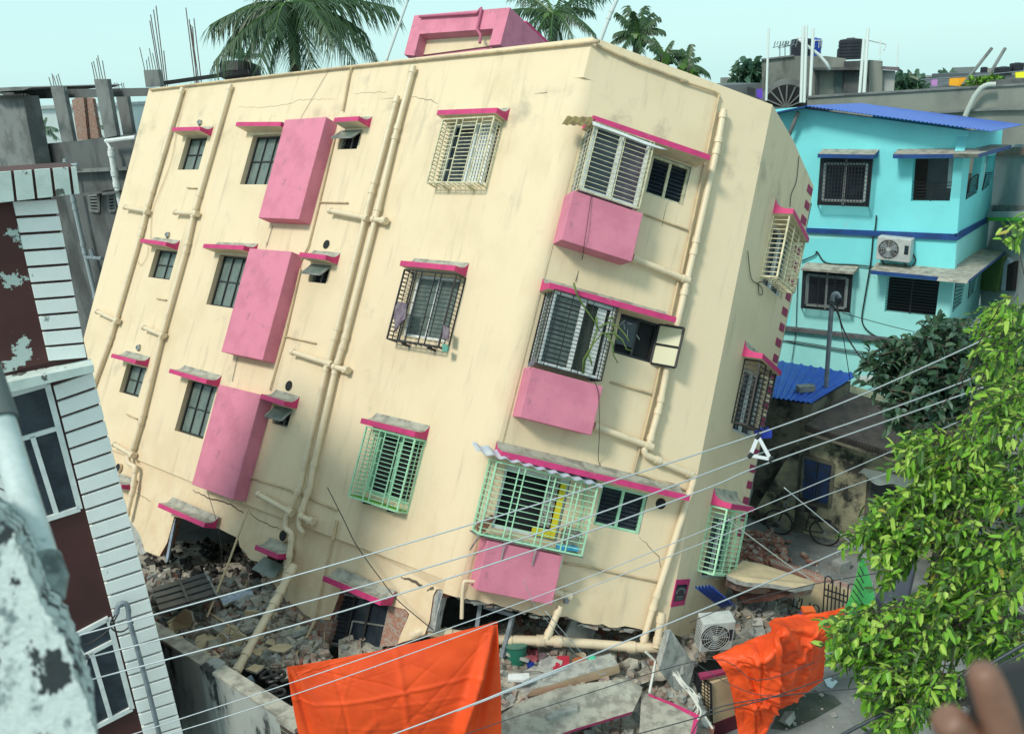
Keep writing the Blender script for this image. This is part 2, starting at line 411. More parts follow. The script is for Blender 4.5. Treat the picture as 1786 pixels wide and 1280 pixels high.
# lower storey, set back under the string course, torn open along its foot
c7 = lambda *a: cs(7, *a)
c8 = lambda *a: cs(8, *a)
lowA = [(150, 760), (235, 800), (338, 842), (430, 880), (640, 959), AB(1.0) - FA.ex * RC, AB(1.03) - FA.ex * RC] + \
    [c(8, *p) for p in ((1110, 535), (1095, 527), (1075, 528), (1058, 560), (1040, 690), (1015, 760), (940, 790), (905, 800), (872, 812), (893, 755), (922, 690), (934, 655), (915, 632), (832, 612), (846, 585),
                        (580, 530), (540, 640), (522, 688), (470, 683), (432, 690), (418, 672), (385, 655), (362, 628), (342, 612), (300, 597), (276, 560), (262, 545), (240, 515), (214, 478), (196, 462), (176, 440))] + \
    [c(7, *p) for p in ((1445, 455), (1478, 365), (1392, 350), (1365, 392), (1340, 385), (1315, 380), (1288, 362), (1270, 330), (1245, 308), (1236, 262), (1190, 240), (1135, 212), (905, 150), (868, 285), (850, 318), (828, 356), (798, 348), (770, 336), (752, 330), (742, 292), (728, 250), (700, 205), (672, 172), (560, 120), (420, 60))] + \
    [(110, 735)]
polywall(FA, lowA, off=-.07, t=.2, name='broken_wall', ms=M_brick)
# torn concrete and brick faces showing behind the plaster
def shard(pts, off=-.10, t=.14, m=M_brick, F=FA, k=8): return polywall(F, [c(k, *p) for p in pts], off=off, t=t, m=m, name='exposed_brick')
M_brickwall = mat('exposed brickwork', (.34, .17, .12), (.36, .30, .26), rough=.9, scale=9, lo=.42, hi=.6, stretch=(1, 1, 2.4), bump=.8, bscale=14, extra=((.12, .09, .08), 22, .56, .66))
shard([(838, 612), (880, 608), (930, 652), (918, 700), (893, 762), (870, 820), (780, 825), (800, 730), (825, 640)], m=M_brickwall, off=-.09)
shard([(300, 590), (345, 610), (380, 650), (425, 680), (540, 690), (500, 830), (430, 862), (380, 840), (352, 800), (365, 730), (345, 660)], m=M_brickwall, off=-.09)
shard([(665, 165), (690, 172), (740, 235), (765, 335), (735, 350), (700, 320), (672, 240)], k=7, m=M_concL, off=-.09)
shard([(1060, 535), (1095, 528), (1112, 535), (1085, 640), (1065, 745), (1020, 745), (1045, 610)], k=8, m=M_concL, off=-.10)
# chamfer wall B and shadow-side wall C
W5 = [rect(FB, (1140, 268.5), (1191, 359)), rect(FB, c(5, 1440, 360), c(5, 1592, 620)), rect(FB, (1051, 843.5), (1115, 932))]
WB1 = rect(FB, *cr(800, 760, .2422, 340, 215, 705, 760)); 
footB = [c(9, *p) for p in ((1078, 752), (960, 742), (938, 733), (862, 718), (820, 727), (780, 725), (748, 708), (712, 712), (642, 703), (612, 690), (582, 681), (560, 668), (515, 672), (470, 662), (420, 664), (388, 650), (335, 644), (270, 625), (225, 618), (180, 600), (150, 603), (100, 585), (60, 582), (20, 568), (0, 570), (-10, 567))]
polywall(FB, [P0 + FB.ex * .1, Q0, Q1] + footB + [AB(1.022) + FB.ex * RC, AB(TL) + FB.ex * RC, AB(TL) + FB.ex * .1], m=M_creamB, holes=[loop(r) for r in W5] + [loop(WB1)], ms=M_concL)
WC = [rect(FC, (1352, 388), (1372, 488)), rect(FC, (1300, 640), (1322, 745)), rect(FC, (1246, 895), (1265, 998))]
for i, r in enumerate(WC):
    u0, u1, h0, h1 = r; WC[i] = (u0, u0 + 1.15, h1 - 1.25, h1)
polywall(FC, [Q0, (1384, 246), (1419, 325), (1401, 425), (1373, 556), (1312, 840), (1300, 900), (1272, 1020), (1240, 1110), (1195, 1112), Q1], m=M_creamB, holes=[loop(r) for r in WC], ms=M_creamB)
# hidden shell: back walls, roof and floors keep the inside dark
EL = FA.at(260, 155); ELb = FA.at(148, 582); KR = FC.at(1419, 325); KB = FC.at(1240, 1110)
def shell(name, pts, vec, m=M_conc): mb = MB(); mb.prism(pts, vec, m); return obj(name, mb, LB)
down = -bU * 11.6
KT = KR - bU * .3 + bC * .05; ELk = EL + bC * 6.2
shell('back_wall', [KT - FC.n * .05, ELk - bU * .6, ELk + down, KT - FC.n * .05 - bU * 9], bC * .2)
shell('end_wall', [EL - FA.n * .23 - FA.ex * 0, ELk, ELk + down, ELb - bU * 4.8 - FA.n * .25], -FA.ex * -.2, M_cream)
def slabat(h, name='floor_slab', cut=.4):
    d = -bU * h
    pts = [EL + d - FA.n * cut + FA.ex * (.3 + max(0, h - 7) * .0), P0 + abd.normalized() * h - FA.n * cut - FA.ex * .1, FB.at(1347, 183) - bU * h - FB.n * cut, KR - bU * h - FC.n * .4, ELk + d]
    mb = MB(); mb.prism(pts, -bU * .13, M_conc); return obj(name, mb, LB)
slabat(.55, 'roof_slab')
for h in (3.3, 6.3, 9.3): slabat(h)
# --- windows of face A
for r in W1: w = win_bars(FA, r, 1, 1, M_glassG, M_black, LB)
for r in W2: w = win_bars(FA, r, 2, 1, M_glassG, M_black, LB)
gm = [M_grillC, M_black, M_green]; gl = [M_glassD, M_glassG, M_dark]
cg = [rect(FA, c(2, 515, 622), c(2, 695, 948), .27), rect(FA, c(5, 315, 135), c(5, 490, 535), .27), rect(FA, (639.5, 744), (692.5, 892.3), .27)]
for i, r in enumerate(W3):
    mb = MB(); fm = M_white if i < 2 else M_green; frame(mb, FA, r, -.06, .05, .06, fm, 1, 0, .06)
    w = obj('window', mb, LB, label=['white framed window behind a cream cage', 'white framed window behind a black cage', 'dark open window behind a mint green cage'][i])
    pane(FA, r, -.13, gl[i], w)
    u0, u1, h0, h1 = r
    if i == 0:
        mb = MB()
        for k in range(7):
            mb.box(FA.pt(u0 + .62 + k * .07, h0 + .06, -.11), FA.ex * .05, FA.ez * (h1 - h0 - .12), -FA.n * .012, M_white)
        obj('curtain', mb, w)
    cage(FA, cg[i], 0, .27, 17, [.3, .42, .7, .8] if i != 1 else [.25, .36, .62, .74], gm[i], w, pat=(1, 3), w=.017)
    if i == 2:
        mb = MB(); u0, u1, h0, h1 = cg[i]; mb.box(FA.pt(u0 + .02, h0 + .015, .01), FA.ex * (u1 - u0 - .04), FA.n * .25, FA.ez * .02, mat('green shelf paint', (.16, .36, .06))); obj('shelf', mb, w)
    u0, u1, h0, h1 = cg[i]
    for t in (.25, .75): mb = MB(); mb.box(FA.pt(u0 + (u1 - u0) * t, h0 - .06, 0), FA.ex * .05, FA.n * .2, FA.ez * .04, M_black if i else M_grillC); obj('bracket', mb, w)
M_rag = mat('dusty purple rag', (.12, .08, .12), (.2, .17, .2), scale=9)
M_rag2 = mat('green rag', (.1, .3, .24))
for k, r in enumerate(W4):
    mb = MB(); frame(mb, FA, r, -.08, .03, .04, M_conc, 1, 0, .012)
    u0, u1, h0, h1 = r
    for i in range(3): mb.box(FA.pt(u0, h0 + (h1 - h0) * (i + 1) / 4, -.1), FA.ex * (u1 - u0), FA.ez * .012, FA.n * .012, M_black)
    w = obj('window', mb, LB, label='small bathroom window with its flap propped open'); pane(FA, r, -.16, M_dark, w, 'dark_opening')
    mb = MB(); mb.box(FA.pt(u0 - .02, h1 - .03, .01), FA.ex * (u1 - u0 + .04), FA.n * .2 - FA.ez * .24, FA.ez * .015, M_glassG)
    frm = FA.pt(u0 - .02, h1 - .03, .01); ax = FA.ex * (u1 - u0 + .04); ay = FA.n * .2 - FA.ez * .24
    for p, q in ((frm, frm + ax), (frm + ax, frm + ax + ay), (frm + ax + ay, frm + ay), (frm + ay, frm)): mb.bar(p, q, .03, M_conc)
    obj('flap', mb, w)
# flap window of the torn storey, lower door and big window
mb = MB(); u = FA.shift(-.07); r = rect(FA, c(7, 1380, 362), c(7, 1450, 460), -.07); u0, u1, h0, h1 = r
mb.box(FA.pt(u0, h1, -.02), FA.ex * (u1 - u0 + .15), FA.n * .22 - FA.ez * .25, FA.ez * .015, M_glassG)
obj('flap', mb, LB)
q8 = [c(8, *p) for p in ((585, 545), (838, 600), (790, 840), (520, 812))]
mb = MB(); Fl = FA.shift(-.2); P = [FA.at(*p, -.2) for p in q8]
for i in range(4): mb.bar(P[i], P[(i + 1) % 4], .05, M_conc)
for t in (.3, .62): mb.bar(P[0].lerp(P[1], t), P[3].lerp(P[2], t), .05, M_black)
for i in range(1, 12): mb.bar(P[0].lerp(P[3], i / 12), P[0].lerp(P[1], .3).lerp(P[3].lerp(P[2], .3), i / 12), .012, M_black)
mb.bar(P[1].lerp(P[2], .5), P[0].lerp(P[1], .62).lerp(P[3].lerp(P[2], .62), .5), .02, M_conc)
mb.bar(P[0].lerp(P[1], .35).lerp(P[3].lerp(P[2], .35), .5), P[0].lerp(P[1], .6).lerp(P[3].lerp(P[2], .6), .5), .025, M_conc)
mb.bar(P[0].lerp(P[1], .35).lerp(P[3].lerp(P[2], .35), .5), P[0].lerp(P[1], .35).lerp(P[3].lerp(P[2], .35), 1), .025, M_conc)
w = obj('window', mb, LB, label='ground floor window hanging crooked in broken brickwork')
mb = MB(); mb.poly([p - FA.n * .03 for p in P], M_glassD); obj('pane', mb, w)
mb = MB()
for a, b in (((910, 160), (868, 385)),): mb.bar(FA.at(*c(7, *a), -.12), FA.at(*c(7, *b), -.12), .06, mat('pale blue frame paint', (.32, .40, .5), (.2, .25, .3), scale=8))
obj('door_jamb', mb, LB)
# --- awnings of face A
AW = [((299, 229), c(1, 1035, 678)), (c(1, 1222, 655), c(1, 1455, 655)), (c(1, 1730, 635), c(2, 72, 628)), (c(2, 480, 598), c(2, 790, 587)),
      (c(1, 725, 1258), c(4, 858, 12)), (c(4, 1052, 22), c(4, 1262, 32)), (c(4, 1550, 68), c(4, 1688, 84)), (c(5, 288, 114), c(5, 572, 142)),
      (c(4, 575, 590), c(4, 700, 624)), (c(4, 875, 670), c(4, 1068, 727)), (c(4, 1350, 803), c(4, 1472, 842)), ((628, 738), (722, 762)),
      (c(7, 818, 102), c(7, 1058, 208)), (c(7, 1320, 322), c(7, 1437, 372)), (c(8, 482, 484), c(8, 782, 612)), (c(4, 545, 1240), c(4, 628, 1272))]
for i, (a, b) in enumerate(AW): awning(FA, a, b, .34 if i < 12 else .30)
# --- tall pink boxes
for tl, br in ((c(1, 1480, 622), c(1, 1550, 1140)), (c(4, 1295, 24), c(4, 1362, 605)), (c(4, 1137, 730), c(4, 1208, 1330))):
    pbox(FA, tl, br, .33)
# --- faces B: bay boxes, cages, windows
for i, (tl, br) in enumerate((((1000, 332), (1102, 457)), (c(5, 975, 640), c(5, 1285, 995)), (c(9, 150, 275), c(9, 485, 610)))): pbox(FB, tl, br, .45)
bays = [rect(FB, (1038.7, 214), (1110.8, 364), .45), rect(FB, c(5, 1095, 240), c(5, 1325, 710), .45), rect(FB, *cr(800, 760, .2422, 275, 185, 885, 862), .5)]
for i in (0, 1):
    r = bays[i]; u0, u1, h0, h1 = r
    mb = MB(); frame(mb, FB, r, .43, .06, .07, M_white, 1, 0, .07)
    for u in (u0, u1 - .05): mb.box(FB.pt(u, h0, 0), FB.ex * .05, FB.ez * (h1 - h0), FB.n * .04, M_white)
    w = obj('bay_window', mb, LB, label=['projecting white window bay behind cream bars', 'projecting white window bay with black bars and a creeper'][i])
    mb = MB(); um = (u0 + u1) / 2
    if i == 0:
        mb.box(FB.pt(u0 + .07, h0 + .07, .37), FB.ex * (um - u0 - .1), FB.ez * (h1 - h0 - .14), -FB.n * .01, M_glassD)
        mb.box(FB.pt(um + .05, h0 + .07, .37), FB.ex * (u1 - um - .1), FB.ez * (h1 - h0 - .14), -FB.n * .01, mat('plum curtain behind glass', (.06, .045, .07), (.09, .07, .10), rough=.2, scale=4))
    else: mb.box(FB.pt(u0 + .07, h0 + .07, .37), FB.ex * (um - u0 - .1), FB.ez * (h1 - h0 - .14), -FB.n * .01, M_glassG); mb.box(FB.pt(um + .05, h0 + .07, .33), FB.ex * (u1 - um - .1), FB.ez * (h1 - h0 - .14), -FB.n * .01, mat('dim green room', (.06, .08, .06), (.03, .04, .03), scale=1))
    obj('pane', mb, w)
    mb = MB(); mb.box(FB.pt(u0 + .03, h0, 0.01), FB.ex * .01, FB.ez * (h1 - h0), FB.n * .36, M_glassD if i == 0 else M_glassG)
    mb.box(FB.pt(u1 - .04, h0, 0.01), FB.ex * .01, FB.ez * (h1 - h0), FB.n * .36, M_dark); mb.box(FB.pt(u0 + .03, h1 - .02, 0.01), FB.ex * (u1 - u0 - .06), FB.ez * .01, FB.n * .36, M_creamB); obj('side_pane', mb, w)
    if i == 1:
        mb = MB()
        for k in range(14): h = h0 + .08 + (h1 - h0 - .16) * k / 14; mb.box(FB.pt(u0 + .08, h, .375), FB.ex * (um - u0 - .12), FB.ez * .018, FB.n * .008, M_black)
        mb.box(FB.pt(u1 - .28, h0 + .07, .35), FB.ex * .16, FB.ez * (h1 - h0 - .14), FB.n * .02, M_white); obj('louvres', mb, w)
    cage(FB, (u0 - .02, u1 + .02, h0, h1), 0.02, .49, 14 if i == 0 else 19, [.06, .47, .53, .94] if i == 0 else [.1, .3, .52, .62, .93], M_grillC if i == 0 else M_black, w, w=.0125, nsv=3, bottom=False)
r = bays[2]; u0, u1, h0, h1 = r
mb = MB(); frame(mb, FB, WB1, -.05, .06, .08, M_white, 0, 0)
w = obj('balcony_opening', mb, LB, label='dark balcony door behind a large mint green cage')
pane(FB, WB1, -.2, M_dark, w, 'dark_opening')
mb = MB(); M_yel = mat('yellow door frame', (.75, .62, .03), fine=0)
y0 = rect(FB, *cr(800, 760, .2422, 700, 330, 660, 745), .0); yu = FB.uv(*cr(800, 760, .2422, 745, 320)[0])[0]; yl = FB.uv(*cr(800, 760, .2422, 610, 730)[0])[0]
hb = WB1[2]; mb.box(FB.pt(WB1[1] - .16, hb + .03, -.02), FB.ex * .10, FB.ez * (WB1[3] - hb - .1), FB.n * .04, M_yel)
mb.box(FB.pt(WB1[1] - .48, hb + .03, -.02), FB.ex * .34, FB.ez * .14, FB.n * .04, M_yel); obj('yellow_frame', mb, w)
mb = MB(); mb.box(FB.pt(WB1[1] - .40, hb + .2, -.05), FB.ex * .22, FB.ez * 1.0, FB.n * .02, mat('speckled terrazzo', (.45, .43, .40), (.06, .06, .06), scale=40, detail=2)); obj('terrazzo_panel', mb, w)
cage(FB, r, 0.02, .5, 12, [.22, .28, .52, .58, .78, .83], M_green, w, w=.016, nsv=2)
mb = MB(); pr = FB.pt(u0, h0, 0)
for k in range(9): mb.bar(FB.pt(u0 - .05, h0 - .03, .04 + k * .055), FB.pt(u1 + .05, h0 - .03, .04 + k * .055), .015, M_conc)
for t in (.0, .25, .55, .82): mb.bar(FB.pt(u0 + (u1 - u0) * t, h0 - .05, .5), FB.pt(u0 + (u1 - u0) * t + .02, h0 - .33, .46 if t else .1), .02, M_conc)
obj('cage_floor', mb, w)
def clutter(name, pts, off, m, w_=.04, vec=None): mb = MB(); mb.prism([FB.at(x, y, off) for x, y in pts], vec or -FB.n * w_, m); return obj(name, mb, w)
clutter('blue_tray', cr(800, 760, .2422, 730, 785, 870, 805, 865, 832, 725, 822), .42, mat('sky blue plastic', (.05, .35, .62), fine=0), .2)
clutter('grey_sack', cr(800, 760, .2422, 760, 690, 820, 655, 880, 690, 895, 730, 860, 770, 780, 790, 750, 740), .25, mat('grey sack', (.25, .24, .2), (.12, .12, .1), scale=9), .15)
clutter('brown_board', cr(800, 760, .2422, 130, 640, 240, 565, 265, 590, 190, 690, 130, 680), .35, mat('brown board', (.22, .09, .06), (.12, .06, .05)), .03)
# B two-leaf windows
for i, r in enumerate(W5):
    fm = [M_grillC, M_black, M_green][i]
    mb = MB(); frame(mb, FB, r, -.05, .045, .05, fm, 1, 0, .05)
    w = obj('window', mb, LB, label=['two leaf louvred window with cream frame', 'two leaf window with its right casement open', 'two leaf louvred window with mint frame'][i])
    if i != 1: louvre_panes(FB, r, -.09, w, M_glassD, 9)
    pane(FB, r, -.14, M_dark, w, 'dark_opening')
    if i == 1:
        u0, u1, h0, h1 = r; mb = MB(); o = FB.pt(u1, h0, 0); ax = FB.ex * .34 + FB.n * .30; az = FB.ez * (h1 - h0)
        for p, q in ((o, o + ax), (o + ax, o + ax + az), (o + ax + az, o + az), (o + az, o), (o + az * .5, o + ax + az * .5)): mb.bar(p, q, .035, M_black)
        mb.poly([o, o + ax, o + ax + az, o + az], mat('cream frosted pane', (.55, .52, .34), rough=.3)); obj('casement', mb, w)
        mb = MB(); mb.box(FB.pt(u0 + .04, h0 + (h1 - h0) * .25, -.06), FB.ex * (u1 - u0) * .42, FB.ez * (h1 - h0) * .72, FB.n * .01, M_glassD)
        for k in range(7):
            a = FB.pt(u0 + .1 + U(0, .3), h0 + U(.4, .9), -.04); mb.bar(a, a + FB.ex * U(-.1, .1) + FB.ez * U(-.15, .15), .008, M_white)
        obj('cracked_pane', mb, w)
AWB = [((1033, 211), (1237.5, 280)), ((957, 503), (1178, 563)), ((874, 797), (1202, 874))]
for i, (a, b) in enumerate(AWB): awning(FB, a, b, .50, flare=.14)
# corrugated strips nailed under awnings
def corr(name, p00, p10, p01, m, parent, n=12, amp=.02, nr=1, d=.005, n2=1):
    """wavy sheet: p00-p10 runs across the waves, p00-p01 along them"""
    mb = MB(); p00, p10, p01 = V(p00), V(p10), V(p01); N = (p10 - p00).cross(p01 - p00).normalized(); seg = n * 6; L = []
    for i in range(seg + 1):
        t = i / seg; w_ = math.sin(t * n * 2 * math.pi) * amp; L.append((p00.lerp(p10, t) + N * w_, p00.lerp(p10, t) + (p01 - p00) + N * w_))
    pts = [q for pr_ in L for q in pr_] + [q - N * d for pr_ in L for q in pr_]; o = 2 * (seg + 1); f = []
    for i in range(seg):
        a = 2 * i; f += [(a, a + 2, a + 3, a + 1), (o + a, o + a + 1, o + a + 3, o + a + 2)]
        f += [(a, o + a, o + a + 2, a + 2), (a + 1, a + 3, o + a + 3, o + a + 1)]
    f += [(0, 1, o + 1, o), (2 * seg, o + 2 * seg, o + 2 * seg + 1, 2 * seg + 1)]
    mb.faces(pts, f, m); return obj(name, mb, parent, smooth='auto')
M_zinc = mat('pale zinc sheet', (.42, .50, .62), (.55, .6, .62), rough=.45, scale=4)
M_rust = mat('olive rusted sheet', (.22, .18, .07), (.14, .10, .05), rough=.8, scale=8)
pA, pB_, pC_ = FB.at(*c(5, 690, 1078), .62), FB.at(*c(5, 1345, 1262), .62), FB.at(*c(5, 690, 1078), .62) - FB.n * .5 + FB.ez * .12
corr('corrugated_sheet', pA, pB_, pC_, M_zinc, LB, 10, .022)
q_ = [FB.at(*p, o) for p, o in ((c(2, 1130, 648), .25), (c(2, 1275, 655), .55), (c(2, 1165, 595), .2))]
corr('corrugated_sheet', q_[1], q_[0], q_[1] + (q_[2] - q_[0]) * .8, M_rust, LB, 4, .015)
mb = MB(); mb.prism([FB.at(*c(2, *p), .56) for p in ((1292, 630), (1680, 778), (1640, 772), (1560, 748), (1440, 700), (1295, 650))], -FB.n * .03, M_white); obj('torn_sheet', mb, LB)
# --- face C: cages, awnings, stripes, sign
cc = [rect(FC, (1378, 376), (1383, 521), .32), rect(FC, (1325, 629), (1333, 749), .32), rect(FC, (1267, 888.5), (1282, 997), .32)]
for i, r in enumerate(WC):
    u0 = FC.uv(*[(1378, 376), (1325, 629), (1267, 888.5)][i], .32)[0]; ht = FC.uv(*[(1378, 376), (1325, 629), (1267, 888.5)][i], .32)[1]
    bl = [(1355, 483), (1305, 741), (1246, 1002)][i]; hb = FC.uv(*bl, .32)[1]; u0 = (u0 + FC.uv(*bl, .32)[0]) / 2
    u1 = FC.uv(*[(1383, 521), (1333, 749), (1282, 997)][i], .32)[0]
    mb = MB(); frame(mb, FC, r, -.06, .05, .06, M_white, 1, 0, .08)
    w = obj('window', mb, LB, label=['window on the shaded side behind a cream cage', 'window on the shaded side behind a black cage', 'window on the shaded side behind a mint cage'][i])
    pane(FC, r, -.12, M_glassD, w)
    cage(FC, (u0, u1, hb, ht), 0, .32, 13, [.33, .66], gm[i], w, w=.02, sides=True, nsv=1)
    if i == 1: mb = MB(); mb.chunk(FC.pt(u0 + .9, hb - .02, .3), .35, .25, .16, mat('blue cloth', (.02, .05, .4)), rot=Matrix.Identity(3)); obj('blue_cloth', mb, w)
for a, b in (((1383, 373), (1410, 424)), ((1329, 625.5), (1362, 656)), ((1274.5, 887.5), (1314, 893))): awning(FC, a, b, .40, flare=.22)
qs = MB(); tl = FC.uv(1417, 330); bl = FC.uv(1312, 840)
nq = 30
for i in range(nq):
    t = i / 19.4 if False else i * .0526; hh = tl[1] + (bl[1] - tl[1]) * t; ue = tl[0] + (bl[0] - tl[0]) * t
    if hh < FC.uv(1300, 900)[1] - .3: break
    wq = .30 if i % 2 == 0 else .26
    qs.box(FC.pt(ue - wq, hh - .16, .003), FC.ex * wq, FC.ez * .155, FC.n * .012, M_quoin)
obj('quoin_stripes', qs, LB)
sg = cr(1130, 840, .2109, 238, 810, 353, 804, 302, 1018, 190, 1036)
mb = MB(); mb.prism([FC.at(*p, .012) for p in sg], -FC.n * .012, M_hot); sgn = obj('name_panel', mb, LB)
pq = cr(1130, 840, .2109, 243, 853, 328, 848, 300, 978, 218, 990)
mb = MB(); mb.prism([FC.at(*p, .02) for p in pq], -FC.n * .008, mat('dark granite', (.012, .016, .022), rough=.3)); pl_ = obj('plaque', mb, sgn)
PQ = [FC.at(*p, .023) for p in pq]
def PQp(a, b): return PQ[3].lerp(PQ[2], a).lerp(PQ[0].lerp(PQ[1], a), b)
mb = MB(); M_let = mat('faded letters', (.20, .24, .27), fine=0)
for i in range(11):
    an = math.pi * (1 - (i + .5) / 11); a, b = .5 + .36 * math.cos(an), .42 + .34 * math.sin(an)
    mb.bar(PQp(a, b - .05), PQp(a + .1 * math.cos(an), b + .07), .02, M_let, h=.004, up=FC.n)
for i in range(7): mb.bar(PQp(.2 + i * .09, .2), PQp(.2 + i * .09, .29), .02, M_let, h=.004, up=FC.n)
mb.bar(PQp(.12, .1), PQp(.88, .1), .008, M_let, h=.004, up=FC.n)
obj('lettering', mb, pl_)
# --- pipes on face A
r1 = .058
pipe(FA, [c(1, 948, 458), c(1, 762, 1085), c(1, 735, 1200), c(4, 600, 398), c(4, 570, 500), (152, 700)], .09, r1)
pipe(FA, [c(1, 1198, 440), c(1, 1008, 1100), c(4, 968, 20), c(4, 842, 470), c(4, 735, 910), c(4, 686, 1075), c(4, 662, 1100), c(4, 668, 1140), c(4, 704, 1158), c(4, 690, 1275), c(7, 655, 160)], .10, r1)
P3 = [c(2, 278, 500), c(2, 150, 970), c(4, 1745, 465), c(4, 1700, 625), c(4, 1580, 1150), c(7, 1560, 0), c(7, 1492, 140), c(7, 1480, 212), c(7, 1518, 238), c(7, 1500, 380), c(7, 1385, 850)]
P4 = [c(2, 362, 345), c(2, 270, 690), c(2, 170, 1110), c(5, 0, 510), c(4, 1745, 640), c(4, 1625, 1170), c(7, 1610, 0), c(7, 1558, 145), c(7, 1552, 205), c(7, 1580, 238)]
pipe(FA, P3, .10, r1); pipe(FA, P4, .10, r1)
def stub(p, q, caps=True, off=.13):
    P = [FA.at(*p, off), FA.at(*q, off)]; d = (P[1] - P[0]).normalized(); mb = MB(); mb.tube([P[0] - FA.n * .12, P[0], P[0] + d * .02], r1 * .98, M_pipe, 10) if False else None
    mb.tube(P, r1 * .95, M_pipe, 12); mb.tube([P[0] - d * .02, P[0] + d * .06], r1 * 1.2, M_pipe, 12); mb.tube([P[1] - d * .05, P[1] + d * .08], r1 * 1.3, M_pipe, 12)
    mb.tube([P[1] - FA.n * .1, P[1] + FA.n * .06], r1 * 1.15, M_pipe, 12); return obj('branch_pipe', mb, LB, smooth='auto')
for p, q in ((c(1, 648, 1077), c(1, 760, 1098)), (c(1, 908, 1103), c(1, 1015, 1110)), (c(4, 503, 352), c(4, 605, 400)), (c(4, 745, 435), c(4, 842, 475)), (c(4, 590, 1040), c(4, 684, 1095)),
             (c(1, 1712, 1095), c(2, 112, 1132)), (c(4, 1518, 562), c(4, 1712, 625)), (c(7, 1342, 35), c(7, 1505, 128)), (c(2, 150, 1140), c(2, 205, 1146)), (c(4, 1735, 640), c(5, 8, 655)), (c(7, 1565, 150), c(7, 1612, 172))): stub(p, q)
rt = .018
pipe(FA, [(262, 157), c(1, 1786, 352), c(2, 1325, 217)], .05, .028, M_thin, collar=2.2, name='conduit')
pipe(FA, [c(2, 45, 342), c(2, 30, 375), c(2, -8, 575)], .05, rt + .006, M_thin, collar=0, name='conduit')
pipe(FA, [c(1, 1740, 700), c(1, 1658, 1045), c(1, 1600, 1280), c(4, 1560, 90)], .04, rt, M_thin, collar=0, name='conduit')
pipe(FA, [c(4, 1560, 130), c(4, 1478, 482), c(4, 1400, 760)], .04, rt, M_thin, collar=0, name='conduit')
pipe(FA, [c(4, 1378, 860), c(4, 1295, 1210), c(7, 1262, 85)], .04, rt, M_thin, collar=0, name='conduit')
pipe(FA, [c(1, 1660, 1050), c(1, 1806, 1054)], .03, rt, M_thin, collar=0, name='conduit')
pipe(FA, [c(4, 1475, 480), c(4, 1640, 518)], .03, rt, M_thin, collar=0, name='conduit')
pipe(FA, [c(4, 1295, 1212), c(7, 1500, 10), c(7, 1752, 118)], .03, rt, M_thin, collar=0, name='conduit')
pipe(FA, [c(8, 558, 172), c(8, 530, 280), c(8, 445, 690)], .03, rt * 1.2, M_thin, collar=0, name='conduit')
pipe(FA, [c(8, 558, 172), c(8, 538, 270)], .04, rt * 1.9, M_thin, collar=0, name='conduit')
for p, q in ((c(1, 970, 975), c(1, 1022, 978)), (c(4, 815, 285), c(4, 864, 293)), (c(4, 657, 885), c(4, 712, 910))): pipe(FA, [p, q], .03, rt, M_thin, collar=0, name='conduit')
# pipes on face B
pipe(FB, [c(3, 228, 572), c(3, 195, 760), c(3, 78, 1280), (1196, 500), c(5, 1690, 590), c(5, 1640, 840), c(5, 1585, 1040), c(5, 1560, 1060), c(5, 1562, 1092), c(5, 1600, 1112), c(5, 1820, 1205), c(9, 1210, 0), c(9, 1020, 590), c(9, 955, 815)], .10, .062, name='drainpipe')
def stubB(p, q, r=.06):
    P = [FB.at(*p, .12), FB.at(*q, .12)]; d = (P[1] - P[0]).normalized(); mb = MB(); mb.tube(P, r, M_pipe, 12); mb.tube([P[0] - d * .04, P[0] + d * .05], r * 1.25, M_pipe, 12); mb.tube([P[1] - d * .06, P[1] + d * .08], r * 1.25, M_pipe, 12)
    return obj('branch_pipe', mb, LB, smooth='auto')
stubB(c(5, 1508, 78), c(5, 1770, 185)); stubB(c(5, 1310, 950), c(5, 1580, 1050)); stubB(c(9, 500, 540), c(9, 560, 560))
pipe(FB, [c(9, 560, 560), c(9, 556, 600)], .14, .05, mat('grey trap', (.2, .22, .24)), collar=0, name='branch_pipe')
pipe(FB, [c(3, 0, 415 - 62), c(3, 0, 417), c(3, 185, 478), c(3, 205, 492), c(3, 55, 1200), (1188, 480), c(5, 1735, 200), c(5, 1610, 780), c(5, 1505, 1185)][1:], .05, .022, M_thin, collar=2, name='conduit')
pipe(FB, [c(2, 1310, 235), c(2, 1500, 320), c(2, 1786, 428)], .05, .028, M_thin, collar=2, name='conduit')
pipe(FB, [c(5, 1510, 1190), c(5, 1786, 1280)], .04, rt, M_thin, collar=0, name='conduit')
for pts in ((c(2, 1560, 1112), c(2, 1786, 1195)), (c(5, 1385, 718), c(5, 1600, 780)), (c(9, 548, 392), c(9, 640, 405), c(9, 1035, 490))): pipe(FB, list(pts), .03, rt, M_thin, collar=0, name='conduit')
pipe(FB, [c(8, 1290, 490), c(8, 1218, 485), c(8, 1210, 550), c(8, 1206, 680)], .25, .032, name='drainpipe', collar=0)
mb = MB(); pathpipe(mb, [FB.at(*c(8, 1720, 615), .3), FB.at(*c(8, 1645, 785), .3)], .058, M_pipe); obj('broken_pipe', mb, LB, smooth='auto')
mb = MB(); pathpipe(mb, [FB.at(*c(9, 1056, 650), .3), FB.at(*c(9, 1028, 830), .3)], .068, M_pipe); obj('drainpipe', mb, LB, smooth='auto')
